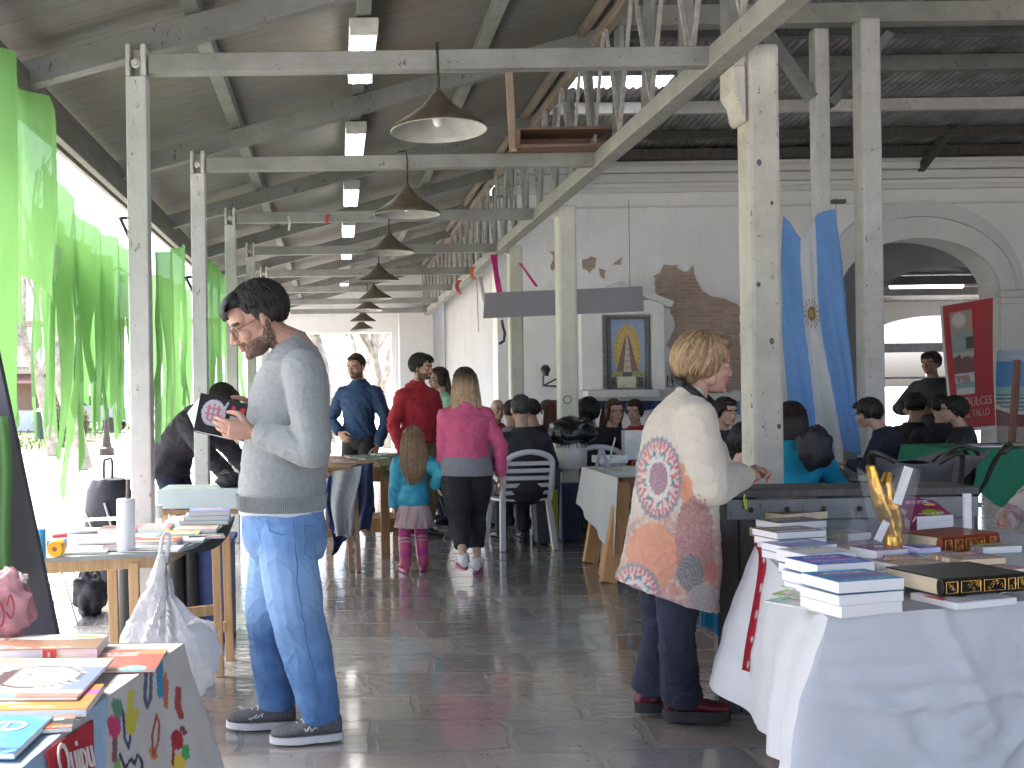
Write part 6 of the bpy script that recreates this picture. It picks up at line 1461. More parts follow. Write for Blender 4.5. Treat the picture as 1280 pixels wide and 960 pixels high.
mb = MB(); q = P(888, 775, 4.25); mb.grid(lambda u, v: q + V((-.04 + .08 * u, .02 * math.sin(u * 7), -.05 + .09 * v + .02 * math.sin(u * 5))), 12, 12, thick=(0, .004, 0)); tag(mb.build('blue_rag', mat('cyan_plastic', 0), smooth=50), 'bright blue rag on the floor side by the hem of the long cardigan', 'rag')

# ---------------------------------------------------------------- flag, banners, stalls behind
YF = 9.2
def flag_col(u, v):
    blue = (.17, .36, .72); white = (.66, .69, .70); x = u + .035 * math.sin(v * 4)
    c = white if .335 < x < .655 else blue
    r = math.hypot((u - .47) * .80, (v - .46) * 2.1)
    if r < .062: c = (.22, .12, .05) if r > .042 else (.40, .26, .08)
    elif r < .135:
        a = math.atan2((v - .46) * 2.1, (u - .47) * .80)
        if math.sin(a * 16) > .35: c = (.42, .30, .12)
    return c
t = thing('flag', 'sky blue and white flag with a small sun emblem hanging from the braced pillar', 'flag', P(1030, 560, YF))
def flag_pt(u, v):
    L_ = [(979, 270), (976, 330), (978, 400), (985, 470), (990, 545)]; R_ = [(1042, 262), (1052, 330), (1058, 400), (1068, 470), (1081, 556)]
    k = v * 4; i = min(3, int(k)); f = k - i; a = (L_[i][0] * (1 - f) + L_[i + 1][0] * f, L_[i][1] * (1 - f) + L_[i + 1][1] * f); b_ = (R_[i][0] * (1 - f) + R_[i + 1][0] * f, R_[i][1] * (1 - f) + R_[i + 1][1] * f)
    sag = (1 - sstep(0, .20, v)); dip = 34 * math.exp(-((u - .40) / .20) ** 2) * sag * (1 if .02 < u else 0)
    x = a[0] + (b_[0] - a[0]) * u; y = a[1] + (b_[1] - a[1]) * u + dip + 14 * v * u
    return P(x, y, YF) + V((0, .035 * math.sin(u * 11 + v * 3) + .015 * math.sin(u * 27 - v * 6) * (.4 + v), 0))
mb = MB(); mb.grid(flag_pt, 90, 150, col=flag_col); mb.build('cloth', vcol('flag_cloth', .7, thin=.35), t, smooth=179)
mb = MB(); mb.tube([P(1043, 248, YF), P(1047, 425, YF + .05)], .017, 10); mb.build('staff', M_POST, t, smooth=60); mb = MB(); mb.box(P(1048, 252, YF - .03), (.12, .05, .035)); mb.build('clamp', M_IRON, t)
def banner(lab, q, Y, col, nm='banner', yt=0.0, back=None):
    a, b_, c, d_ = [P(x, y, Y + (yt if i in (1, 2) else 0)) for i, (x, y) in enumerate(q)]; o = thing(nm, lab, 'banner', (a + b_ + c + d_) / 4 - V((0, 0, .6)))
    f = lambda u, v: a.lerp(b_, u).lerp(d_.lerp(c, u), v) + V((0, .015 * math.sin(u * 6 + v * 4), 0))
    mb = MB(); mb.grid(f, 70, 140, col=col, thick=(0, .012, 0)); mb.build('sheet', vcol('banner_print', .35, var=.1), o, smooth=50); return o, f
def red_col(u, v):
    c = (.36, .022, .03)
    if v > .972 or u < .03: c = (.55, .53, .5)
    if .16 < u < .56 and .06 < v < .71:
        k = (v - .06) / .65; n1 = nz(u * 14, v * 9, int(k * 4)); s = int(k * 4)
        c = [(.30, .24, .20), (.20, .27, .24), (.42, .40, .36), (.50, .50, .46)][s]
        if s == 0 and math.hypot(u - .33, (v - .13) * 2) < .12: c = (.45, .42, .38)
        if s == 1 and (u > .42 and .27 < v < .36): c = (.05, .06, .05)
        if s == 2: c = (.13, .06, .05) if v > .40 + .06 * (u - .2) + .05 * n1 else (.40, .36, .33)
        if s == 3: c = (.30, .20, .16) if .56 < v < .62 and n1 > -.1 else ((.16, .30, .27) if .62 < v < .66 else c)
    return c
o, f = banner('tall red banner with food pictures and pale capitals hanging in front of the arch', [(1176, 383), (1241, 372), (1244, 536), (1190, 541)], 9.9, red_col, yt=.25)
a, b_ = f(.2, .78), f(.95, .78); q = (f(.62, .775) + V((0, -.02, 0))); ex = f(.95, .78) - f(.2, .78); M_PALE = mat('pale_print', (.50, .34, .28), .5)
text_mesh('DULCES', .125, q, ex, (-.03, 0, 1), 'lettering', M_PALE, o, sx=.95); text_mesh('DEL TALLO', .105, f(.53, .865) + V((0, -.02, 0)), ex, (-.03, 0, 1), 'lettering', M_PALE, o, sx=.86)
def sea_col(u, v):
    if v < .12: return (.30, .38, .42)
    if v < .38 + .03 * nz(u * 5, v, 0): return (.05 + .06 * u, .22, .48 + .05 * nz(u * 6, v * 9, 1))
    if v < .46: return (.20, .40, .40)
    if v < .58 + .05 * math.sin(u * 5): return (.04, .20, .19) if math.sin(v * 150 + u * 5) > -.3 else (.4, .42, .4)
    if v < .62 + .05 * math.sin(u * 5): return (.55, .53, .48)
    if v < .80: return (.16, .05, .05)
    return (.35, .30, .25)
banner('blue and teal seaside picture banner hanging beside the red banner', [(1247, 438), (1330, 436), (1330, 562), (1246, 556)], 10.4, sea_col)
q = P(1270, 540, 10.0); mb = MB(); mb.bar(P(1262, 592, 10.2), P(1272, 450, 10.2), .05, .05, V((0, 1, 0))); tag(mb.build('brown_pole', wood('red_brown_leg', 0, 0)), 'brown wooden pole leaning before the seaside banner', 'pole')
t = thing('green_table', 'table under a bright green cloth near the edge beyond the counter', 'table', P(1260, 600, 7.6) - V((0, 0, .9)))
YT = 7.4; a = P(1206, 562, YT); zt = a.z
mb = MB(); x1 = a.x + 1.3
mb.grid(lambda u, v: V((a.x + (x1 - a.x) * u, YT + .8 * v, zt)), 10, 10); mb.grid(lambda u, v: V((a.x + (x1 - a.x) * u + .05 * math.sin(v * 3) * (1 - u), YT - .02 - .05 * v + .015 * math.sin(u * 30) * v, zt - (.26 + .16 * math.exp(-((u - .16) / .10) ** 2) - .0 * u) * v)), 60, 14); mb.grid(lambda u, v: V((a.x - .02 - .06 * v, YT + .8 * u, zt - .25 * v)), 10, 6); mb.build('cloth', mat('green_table_cloth', (.012, .17, .085), .8, .15, 20), t, smooth=179)
mb = MB(); mb.box(((a.x + x1) / 2, YT + .4, zt - .03), (x1 - a.x - .04, .76, .03)); mb.build('table_top', M_DARKW, t)
for x in (a.x + .1, x1 - .1):
    for y in (YT + .08, YT + .7):
        mb = MB(); mb.box((x, y, (zt - .045) / 2), (.05, .05, zt - .045)); mb.build('leg', M_DARKW, t)
q = P(1245, 556, YT + .3); 
for i, (dx, c, lab) in enumerate(((-.1, (.5, .5, .5), 'pale magazine on the green cloth table nearest the red banner'), (.25, (.45, .2, .2), 'reddish magazine on the green cloth table'))): book(lab, (q.x + dx, q.y, zt + .003), .2 * i, .21, .28, .012, cov=c)

# ---------------------------------------------------------------- chairs, bins, tables of the seated group
def plastic_chair(lab, loc, rz, m, group, slats=5):
    """moulded garden chair, front towards local -y"""
    o = thing('plastic_chair', lab, 'chair', loc, rz, group); s = .43
    mb = MB(); mb.grid(lambda u, v: (-.23 + .46 * u, -.24 + .46 * v, s - .012 * math.sin(v * PI) - .008 * math.sin(u * PI) - (.02 * (1 - v) ** 3)), 12, 12, thick=(0, 0, .018)); mb.build('seat', m, o, smooth=40, world=False)
    for sx in (-1, 1):
        mb = MB(); mb.bar((sx * .20, -.20, s), (sx * .235, -.255, 0), .05, .045, V((0, 1, 0))); mb.build('leg', m, o, bevel=.008, world=False)
        mb = MB(); mb.bar((sx * .205, .20, s), (sx * .235, .29, 0), .05, .045, V((0, 1, 0))); mb.build('leg', m, o, bevel=.008, world=False)
        mb = MB(); mb.tube(catmull([(sx * .22, .24, s + .02), (sx * .25, .22, s + .17), (sx * .26, .05, s + .21), (sx * .255, -.18, s + .20), (sx * .23, -.21, s + .10), (sx * .215, -.20, s)], 4), .021, 8, flat=.7); mb.build('armrest', m, o, smooth=50, world=False)
    zt = s + .42; back = lambda z: .225 + .12 * (z - s) / .42
    mb = MB(); mb.tube(catmull([(-.215, back(s), s), (-.215, back(s + .25), s + .25), (-.18, back(s + .38), s + .38), (0, back(zt) + .01, zt + .01), (.18, back(s + .38), s + .38), (.215, back(s + .25), s + .25), (.215, back(s), s)], 5), .026, 10, flat=.8)
    mb.build('back_frame', m, o, smooth=50, world=False)
    for k in range(slats):
        z = s + .07 + k * .065; mb = MB(); mb.box((0, back(z), z), (.41, .012, .036), Matrix.Rotation(-.28, 3, 'X')); mb.build('slat', m, o, bevel=.003, world=False)
    return o
M_WPL = mat('white_plastic', (.66, .67, .68), .4, .06, 6); M_BPL = mat('black_plastic', 0)
wc = plastic_chair('white slatted plastic chair under the grey haired man in black', (1.62, 8.95, 0), PI + .12, M_WPL, 'white plastic chairs')
cA = thing; CH = [((2.52, 9.55, 0), PI * .9, 'white plastic chair half hidden between the blue based pillar and the white cloth table')]
for loc, rz, lab in CH: dup(wc, loc, lab, rz)
plastic_chair('black plastic chair back showing behind the thick pillar, with the person in turquoise', (3.25, 7.05, 0), PI - .15, M_BPL, 'black plastic chairs')
# wheeled bin
t = thing('wheelie_bin', 'dark grey bin standing in front of the blue based pillar', 'bin', (1.86, 9.0, 0))
xb_ = P(683, 640, 8.95).x; M_BIN = mat('bin_grey', (.055, .065, .075), .5, .2, 15)
mb = MB(); mb.rings([(V((xb_, 9.0, z)), V((r, 0, 0)), V((0, r, 0))) for z, r in ((.0, .095), (.03, .10), (.66, .13))], 4); 
mb = MB(); mb.v = []; mb.f = []; mb.m = []
mb.bar((xb_, 9.0, .02), (xb_, 9.0, .66), .19, .19, V((0, 1, 0)), w1=.24, h1=.24); mb.build('body', M_BIN, t, bevel=.015)
mb = MB(); mb.box((xb_, 9.0, .675), (.27, .27, .035)); mb.build('rim', M_BIN, t, bevel=.01)
for s in (-1, 1):
    mb = MB(); mb.lathe([(0, -.012), (.04, -.012), (.04, .012), (0, .012)], (xb_ + s * .085, 9.1, .04), 14, rot=Matrix.Rotation(PI / 2, 3, 'Y')); mb.build('wheel', M_IRON, t)
mb = MB(); a = P(685, 612, 8.83); b_ = P(697, 687, 8.83); mb.prism([P(685, 613, 8.83), P(697, 612, 8.83), P(698, 686, 8.83), P(689, 687, 8.83)], (0, .02, 0)); tag(mb.build('lime_panel', mat('lime_card', (.38, .46, .04), .6, .1, 12), bevel=.003), 'narrow lime green panel propped between the grey bin and the blue based pillar', 'panel')
t = thing('bag_hoop', 'white hoop holder with small lettering, fixed round the pillar under a black rubbish bag', 'bin', (2.14, 9.2, .7))
q = V((2.14, 9.2, 0)); za, zb2 = P(714, 586, 9.05).z, P(714, 553, 9.05).z
mb = MB(); mb.lathe([(.150, za), (.158, za), (.160, zb2), (.152, zb2), (.150, za)], q, 36); mb.build('hoop', M_ENAM, t, smooth=40)
for k, ch in enumerate('BASE SYMO'):
    a = -PI / 2 - .95 + k * .235
    if ch != ' ': text_mesh(ch, .055, q + V((.1615 * math.cos(a), .1615 * math.sin(a), zb2 - .035)), (-math.sin(a), math.cos(a), 0), (0, 0, 1), 'lettering', M_IRON, t)
M_BLK = mat('black_film', (.008, .009, .009), .22, .3, 20, bmp=.5, bscale=25)
blob('rubbish_bag', (2.15, 9.12, zb2 + .10), (.22, .20, .13), M_BLK, None, .10, 6, 1.8, smooth=70); tag(bpy.context.scene.objects['rubbish_bag'], 'bunched black rubbish bag on the white hoop round the pillar', 'rubbish bag')
# white cloth table
t = thing('white_cloth_table', 'table with white cloth and orange wooden legs beside the pillar, before the seated women', 'table', (2.5, 7.7, 0))
x0 = 2.03
mb = MB(); mb.box((x0 + .78, 7.75, .735), (1.5, 1.0, .03)); mb.build('table_top', M_RBR, t); mb = MB(); mb.box((x0 + .80, 7.27, .52), (1.40, .03, .40)); mb.build('front_panel', M_RBR, t); M_ORW = wood('orange_wood', (.42, .20, .06), (.58, .32, .12), (16, 16, 1.2))
for x, y in ((x0 + .07, 7.32), (x0 + .12, 7.55), (x0 + 1.4, 7.32), (x0 + 1.4, 8.15), (x0 + .15, 8.15)):
    mb = MB(); mb.bar((x, y, .72), (x - .16 if x < x0 + .5 else x + .05, y - .12, 0), .11, .07, V((0, 1, 0))); mb.build('leg', M_ORW, t, bevel=.004)
mb = MB(); mb.grid(lambda u, v: V((x0 + 1.55 * u, 7.22 + 1.05 * v, .755)), 12, 12)
mb.grid(lambda u, v: V((x0 - .01 - .05 * v + .014 * math.sin(u * 16) * v, 7.20 + 1.05 * u - .05 * v * (1 - u), .755 - v * (.56 - .26 * u))), 30, 10); mb.build('cloth', M_NW, t, smooth=179)
for i, (px, py, c, rz) in enumerate(((762, 585, (.40, .41, .42), .2), (782, 592, (.55, .56, .56), -.2), (800, 588, (.48, .5, .5), .1))): put(('grey leaflet', 'white leaflet', 'pale leaflet')[i] + ' on the white cloth table, %s' % ('nearest the pillar', 'nearest its front edge', 'close to the long cardigan')[i], px, py, .757, rz, .21, .28, .006, cov=c, style=1)
mb = MB(); q = G(791, 574, .757); mb.box((q.x, q.y, .757 + .13), (.17, .12, .26)); tag(mb.build('white_box', mat('white_sheet', 0), bevel=.003), 'upright white box standing on the white cloth table', 'box')
mb = MB(); q = G(762, 578, .757); mb.box((q.x, q.y, .757 + .03), (.26, .20, .06)); tag(mb.build('white_tray', mat('white_sheet', 0), bevel=.003), 'low white tray on the white cloth table behind the leaflets', 'tray')
t = thing('easel_stand', 'small folding stand holding a pale pen like stick on the white cloth table', 'stand', G(752, 585, .757)); q = G(752, 585, .757); mb = MB()
for dx in (-.05, .05): mb.bar((q.x, q.y, .757 + .17), (q.x + dx, q.y - .03, .757), .03, .006, V((0, 1, 0)))
mb.build('legs', mat('grey_frame', 0), t); mb = MB(); mb.tube([V((q.x + .06, q.y, .80)), V((q.x + .12, q.y + .02, 1.0))], .008, 6); mb.build('stick', mat('steel_grey', 0), t)

# ---------------------------------------------------------------- pushchairs
def stroller(lab, loc, rz, m):
    o = thing('pushchair', lab, 'pushchair', loc, rz, None)
    mb = MB(); mb.grid(lambda u, v: ((u - .5) * .40 * (1 - .1 * v), .16 - .36 * math.sin(min(1, v * 1.4) * 1.4) + .1, .45 + .52 * (1 - v) ** 1.3 - .04 * math.sin(u * PI)), 12, 16, thick=(0, 0, -.03)); mb.build('seat', m, o, smooth=50, world=False)
    mb = MB(); mb.grid(lambda u, v: ((.20) * math.cos(PI * u), .12 - .20 * math.sin(v * 1.35), .80 + .15 * math.sin(PI * u) * math.cos(v * .9) - .02 * v), 20, 10, thick=(0, 0, -.008)); mb.build('hood', m, o, smooth=179, world=False)
    mb = MB()
    for s in (-1, 1):
        mb.tube(catmull([(s * .23, .20, .74), (s * .22, -.05, .38), (s * .21, -.32, .10)], 4), .012, 8); mb.tube([(s * .22, .02, .48), (s * .22, .30, .09)], .012, 8)
        mb.tube(catmull([(s * .23, .20, .74), (s * .235, .27, .90), (s * .225, .36, 1.0), (s * .16, .42, .985), (s * .11, .41, .95)], 5), .015, 8)
    mb.build('frame', M_IRON, o, smooth=60, world=False)
    mb = MB(); mb.box((0, .05, .22), (.36, .36, .14)); mb.build('basket', m, o, bevel=.03, world=False)
    for s in (-1, 1):
        for y, r in ((.30, .10), (-.32, .085)):
            mb = MB(); mb.lathe([(r * .5, -.012), (r * .86, -.016), (r, -.010), (r, .010), (r * .86, .016), (r * .5, .012), (0, .012), (0, -.012), (r * .5, -.012)], (s * .235, y, r), 20, rot=Matrix.Rotation(PI / 2, 3, 'Y')); mb.build('wheel', M_BPL, o, smooth=40, world=False)
    return o
stroller('grey pushchair with black curved handles standing just beyond the gold ornament', (3.50, 6.1, 0), PI - .45, mat('grey_pram', (.11, .115, .125), .8, .2, 15))
stroller('beige grey pushchair beside the silhouetted standing person', (4.02, 6.75, 0), PI + .35, mat('taupe_pram', (.17, .16, .15), .8, .2, 15))
t = thing('bucket', 'pale grey plaster tub between the flag and the tall white pillar', 'tub', (4.4, 8.4, 0)); mb = MB(); mb.lathe([(0, 0), (.16, 0), (.2, .55), (.21, .56), (.19, .56), (.15, .03), (0, .03)], (4.3, 8.4, .0), 24); mb.build('shell', mat('grey_tub', (.30, .30, .28), .7, .2, 10), t, smooth=45)
mb = MB(); q = P(1032, 572, 7.6); mb.ell(q, (.07, .05, .06)); tag(mb.build('foil_ball', mat('foil', (.7, .72, .75), .15, .3, 30, metal=.9, bmp=.8, bscale=40), smooth=179), 'shiny silver foil bundle by the hem of the flag', 'foil')

# ---------------------------------------------------------------- outside
def bare_tree(lab, x, y, h, seed, r=.28, nbr=7, leaves=0):
    rnd = random.Random(seed); t = thing('bare_tree' if not leaves else 'leafy_tree', lab, 'tree', (x, y, -.15), 0, 'trees outside the hall')
    mb = MB(); base = V((x, y, -.15)); tips = []
    def grow(p, d, ln, rad, lvl):
        pts = [p]; q = V(p); dd = V(d)
        for k in range(5):
            dd = (dd + V((rnd.uniform(-.18, .18), rnd.uniform(-.18, .18), rnd.uniform(-.02, .14)))).normalized(); q = q + dd * ln / 5; pts.append(V(q))
        mb.tube(pts, [rad * .6 * (1 - .5 * k / 5) for k in range(6)], 8 if lvl < 2 else 5)
        if lvl >= 4 or rad < .008: tips.append(pts[-1]); return
        for k in range(nbr if lvl == 0 else rnd.randint(2, 4)):
            i = rnd.randint(2, 5); a = rnd.uniform(0, 2 * PI); tilt = rnd.uniform(.35, .9)
            nd = (dd + V((math.cos(a), math.sin(a), 0)) * tilt + V((0, 0, .25))).normalized(); grow(pts[i], nd, ln * rnd.uniform(.5, .72), rad * (1 - .5 * i / 5) * rnd.uniform(.45, .7), lvl + 1)
        tips.append(pts[-1])
    grow(base, V((rnd.uniform(-.1, .1), 0, 1)), h * .45, r, 0); mb.build('trunk', mat('bark', (.30, .27, .22), .9, .4, 6, bmp=.5, bscale=14), t, smooth=60)
    if leaves:
        lm = MB()
        for tp in tips:
            for k in range(leaves):
                c = tp + V((rnd.gauss(0, .35), rnd.gauss(0, .35), rnd.gauss(0, .3))); a, b_ = V((rnd.uniform(-1, 1), rnd.uniform(-1, 1), rnd.uniform(-1, 1))).normalized() * .09, V((rnd.uniform(-1, 1), rnd.uniform(-1, 1), rnd.uniform(-1, 1))).normalized() * .05
                lm.add([c - a, c + b_, c + a, c - b_], [(0, 1, 2, 3)])
        lm.build('crown', mat('leaf', (.075, .085, .03), .6, .5, 3), t)
    return t
bare_tree('bare branching tree seen through the slits of the wide green cloth', -5.3, 21, 10, 4, .30)
bare_tree('second bare tree seen between the green cloth and the first post', -7.4, 26, 11, 9, .30)
bare_tree('slim bare tree far out over the lawn', -15, 42, 11, 14, .3)
bare_tree('leafy olive tree just beyond the bright gateway, nearest its middle', -.2, 31, 9, 21, .30, 6, 26)
bare_tree('leafy tree with thick pale trunk at the edge of the bright gateway', 1.35, 27.5, 9, 22, .28, 6, 22)
bare_tree('leafy tree farther back behind the bright gateway', .6, 41, 12, 25, .4, 7, 30)
bare_tree('leafy tree beyond the arched doorway of the back room', 16.6, 33, 9, 31, .3, 6, 24)
q = G(133, 535, -.15); dY = 26.0
t = thing('street_lamp', 'grey lamp post on a stout base standing on the lawn outside', 'lamp', (P(133, 530, dY).x, dY, -.15)); x = P(133, 530, dY).x
mb = MB(); mb.lathe([(0, -.15), (.20, -.15), (.19, .02), (.13, .06), (.10, .25), (.07, .4), (.055, 2.5), (.045, 4.6), (0, 4.6)], (x, dY, 0), 16); mb.build('post', M_IRON, t, smooth=40)
for s in (-1, 1):
    mb = MB(); mb.tube(catmull([(x, dY, 4.3), (x + s * .3, dY, 4.7), (x + s * .55, dY, 4.6)], 4), .03, 8); mb.build('arm', M_IRON, t); mb = MB(); mb.lathe([(0, .1), (.1, .08), (.17, 0), (.12, -.16), (0, -.2)], (x + s * .55, dY, 4.5), 14); mb.build('globe', M_ENAM, t, smooth=60)
t = thing('parked_car', 'pale grey hatchback parked far out beyond the lawn', 'car', (P(106, 530, 42).x, 42, -.15)); xc = P(106, 530, 42).x
mb = MB(); pr = [(-2.0, .25), (-2.0, .75), (-1.85, .85), (-1.0, .95), (-.45, 1.42), (.9, 1.46), (1.55, 1.0), (2.0, .92), (2.05, .3)]
mb.prism([(xc + a, 41.2, b_) for a, b_ in pr], (0, 1.65, 0)); mb.build('body', mat('car_paint', (.35, .35, .36), .3, .08), t, bevel=.08)
mb = MB(); mb.prism([(xc + a, 41.18, b_) for a, b_ in ((-.8, .97), (-.38, 1.35), (.85, 1.38), (1.3, 1.0))], (0, 1.69, 0)); mb.build('window', mat('dark_glass', 0), t)
for a in (-1.25, 1.25):
    for y in (41.25, 42.75):
        mb = MB(); mb.lathe([(0, -.1), (.32, -.1), (.32, .1), (0, .1)], (xc + a, y, .17), 18, rot=Matrix.Rotation(PI / 2, 3, 'X')); mb.build('wheel', M_IRON, t)
t = thing('kiosk', 'small white kiosk with brown awning far out across the road', 'kiosk', (P(32, 520, 44).x, 45, -.15)); xk = P(33, 520, 44).x
mb = MB(); mb.box((xk, 46, 1.25), (4.2, 3.2, 2.8)); mb.build('walls', M_PLAS, t); mb = MB(); mb.box((xk, 45.6, 2.75), (4.8, 4.2, .15)); mb.build('roof', M_PLAS, t)
mb = MB(); mb.box((xk, 44.36, 1.45), (3.0, .06, 1.3)); mb.build('shutter', mat('brown_shutter', (.28, .17, .13), .7), t); mb = MB(); mb.prism([(xk - 2, 44.3, 2.4), (xk - 2, 43.3, 2.0), (xk - 2, 43.3, 1.94), (xk - 2, 44.3, 2.3)], (4, 0, 0)); mb.build('awning', mat('brown_awning', (.25, .14, .12), .8), t)
t = thing('litter_bin', 'dark green litter bin standing on the lawn edge near the kiosk', 'bin', (P(57, 530, 36).x, 36, -.15)); mb = MB(); mb.lathe([(0, -.15), (.35, -.15), (.4, .8), (.42, .85), (.2, 1.0), (0, 1.0)], (P(57, 530, 36).x, 36, 0), 18); mb.build('shell', mat('bin_green', (.05, .10, .08), .5), t, smooth=45)
t = thing('round_shrub', 'yellowish shrub beside the thin post out on the lawn', 'shrub', (P(83, 535, 34).x, 34, -.15)); lm = MB(); rnd = random.Random(2); c0_ = V((P(83, 535, 34).x, 34, .5))
for i in range(2600):
    d = V((rnd.gauss(0, 1), rnd.gauss(0, 1), rnd.gauss(0, 1))).normalized() * rnd.uniform(.4, 1); c = c0_ + V((d.x * .75, d.y * .75, d.z * .8)); a, b_ = V((rnd.uniform(-1, 1), rnd.uniform(-1, 1), rnd.uniform(-1, 1))).normalized() * .11, V((rnd.uniform(-1, 1), rnd.uniform(-1, 1), rnd.uniform(-1, 1))).normalized() * .06
    lm.add([c - a, c + b_, c + a, c - b_], [(0, 1, 2, 3)])
lm.build('foliage', mat('shrub_leaf', (.14, .13, .04), .7, .5, 4), t)
mb = MB(); x = P(74, 520, 30).x; mb.tube([(x + .1, 30, -.15), (x, 30, 1.2), (x - .25, 30, 3.4)], [.06, .05, .035], 8); tag(mb.build('thin_post', M_DARKW, smooth=60), 'thin leaning wooden post out on the lawn', 'post')
mb = MB(); mb.grid(lambda u, v: V((-40 + 32 * u, 33 + 5 * math.sin(u * 2.2) - .12 + .5 * v, -.135)), 30, 1); struct(mb.build('path', mat('dark_path', (.16, .15, .13), .9, .2, 3)))
t = thing('pale_building', 'long pale building far out beyond the trees across the road', 'building', (-30, 75, -.15)); mb = MB(); mb.box((-34, 78, 3.2), (52, 8, 6.7)); mb.build('wall', M_PLAS, t); mb = MB(); mb.box((-34, 77.5, 6.7), (53, 10, .4)); mb.build('roof', mat('tile_roof', (.25, .16, .12), .8, .3, 4), t)
for k in range(12):
    mb = MB(); mb.box((-56 + k * 4, 73.98, 3.1), (1.3, .06, 1.9)); mb.build('window', mat('pale_window', (.30, .33, .35), .3, .1), t)
t = thing('yard_building', 'low pale building standing beyond the bright gateway', 'building', (2, 62, -.15)); mb = MB(); mb.box((3, 66, 2.0), (26, 6, 4.3)); mb.build('wall', M_PLAS, t)
for k in range(6):
    mb = MB(); mb.box((-7 + k * 4, 62.98, 1.7), (1.4, .06, 2.0)); mb.build('window', mat('pale_window', (.30, .33, .35), .3, .1), t)
# ---------------------------------------------------------------- clothes
C_GREY = mat('grey_knit', (.245, .262, .254), .9, .10, 60, bmp=.5, bscale=260, sheen=.2)
C_WHITE = mat('white_shirt', (.60, .62, .63), .85, .06, 20)
def jeans():
    m, nt, b, n, l = new_mat('blue_denim'); f = noise_tex(n, l, 3.2, 6, rough=.6); g_ = noise_tex(n, l, 300, 2, stretch=(1, 1, .25)); s = noise_tex(n, l, 9, 4, stretch=(1.4, 1.4, .5))
    c = ramp(n, l, f, [(.34, (.04, .11, .27)), (.66, (.13, .28, .52))]); c = mixc(n, l, ramp(n, l, s, [(.45, 0.0), (.75, .45)]), c, (.04, .105, .24))
    tcj = n.new('ShaderNodeTexCoord'); sj = n.new('ShaderNodeSeparateXYZ'); l.new(tcj.outputs['Object'], sj.inputs[0]); mj = n.new('ShaderNodeMath'); mj.operation = 'MULTIPLY_ADD'; l.new(f, mj.inputs[0]); mj.inputs[1].default_value = .35; l.new(sj.outputs['Z'], mj.inputs[2])
    c = mixc(n, l, ramp(n, l, mj.outputs[0], [(.50, 0.0), (.80, .55), (.95, .45), (1.0, .2)]), c, (.30, .47, .68))
    l.new(mixc(n, l, .25, c, ramp(n, l, g_, [(.35, .6), (.65, 1.0)]), 'MULTIPLY'), b.inputs['Base Color']); b.inputs['Roughness'].default_value = .85; bump(n, l, b, g_, .15, .002); return m
C_JEANS = jeans()
C_NAVY = mat('navy_trousers', (.012, .016, .034), .85, .25, 20); C_BLACK = mat('black_wear', (.012, .012, .014), .8, .3, 20); C_DKJ = mat('dark_jacket', (.020, .021, .026), .7, .3, 14)
C_RED = mat('red_hoodie', (.34, .018, .028), .85, .12, 16); C_BLUE = mat('deep_blue_sweater', (.018, .05, .125), .8, .18, 16); C_PINK = mat('pink_sweater', (.52, .09, .19), .85, .1, 16); C_KH = mat('khaki', (.15, .12, .06), .85, .15, 20)
C_TEAL = mat('turquoise_jacket', (.02, .25, .36), .6, .3, 26, bmp=.4, bscale=30); C_GSH = mat('grey_undershirt', (.20, .20, .22), .85, .1, 20); C_MINT = mat('mint_top', (.28, .50, .38), .8, .1, 14)
C_PINKL = mat('pink_leggings', (.42, .05, .20), .8, .15, 20); C_BOOT = mat('pink_boots', (.45, .06, .14), .35, .3, 16); C_YEL = mat('yellow_top', (.46, .30, .03), .8, .1, 12); C_TURQ = mat('turquoise_top', (.0, .24, .40), .8, .15, 12)
S_GREY = mat('grey_mesh_shoe', (.10, .10, .103), .8, .35, 90, bmp=.3, bscale=300); S_SOLE = mat('pale_sole', (.60, .59, .57), .6, .1, 20); S_LACE = mat('white_lace', (.6, .6, .58), .8)
S_BLK = mat('black_shoe', (.015, .014, .015), .4, .3, 20); S_BRN = mat('brown_shoe', (.06, .03, .025), .5, .3, 20); S_DSOLE = mat('dark_sole', (.02, .02, .02), .6); S_WINE = mat('wine_leather', (.12, .012, .02), .3, .25, 20)
BLACKH = (.019, .016, .014); BROWNH = (.055, .032, .018)

# ---------------------------------------------------------------- the man reading
rz = -PI / 2; HM_ = 1.86; base = (-.14, 4.05)
Mi_ = (Matrix.Translation((base[0], base[1], 0)) @ Matrix.Rotation(rz, 4, 'Z')).inverted(); W = lambda px, py, Y: Mi_ @ P(px, py, Y); WG = lambda px, py, z=0: Mi_ @ G(px, py, z)
def secs_px(L, Y, tl=0.0, k=1.0, add=0.0):
    out = []
    for y, xl, xr, hw in L:
        a, b_ = P(xl, y, Y), P(xr, y, Y); out.append((W((xl + xr) / 2, y, Y), hw, (b_.x - a.x) / 2, Matrix.Rotation(tl, 3, 'X')))
    return out
TL = [(636, 299, 405, .160), (612, 297, 408, .168), (575, 302, 409, .170), (535, 307, 411, .170), (500, 311, 412, .172), (472, 319, 410, .175), (452, 330, 404, .165), (438, 340, 397, .13), (430, 346, 388, .10), (425, 350, 382, .07)]
tor = secs_px(TL, 4.05, .0)
hem = [(W(352, 641, 4.05), V((.160, 0, 0)), V((0, .168, 0))), (W(352, 634, 4.05), V((.172, 0, 0)), V((0, .176, 0)))]
swe = [(W(352, 636, 4.05), V((.165, 0, 0)), V((0, .170, 0))), (W(352, 616, 4.05), V((.176, 0, 0)), V((0, .178, 0)))] + [(c, V((hw + .004, 0, 0)), V((0, hd + .003, 0))) for c, hw, hd, R in tor[2:]]
jn = [(W((a + b_) / 2, y, 4.05), V((hw, 0, 0)), V((0, (b_ - a) / 2 * 4.05 / FPX, 0))) for y, a, b_, hw in ((700, 318, 402, .10), (688, 309, 408, .15), (672, 303, 410, .17), (650, 301, 408, .17), (628, 304, 402, .16))]
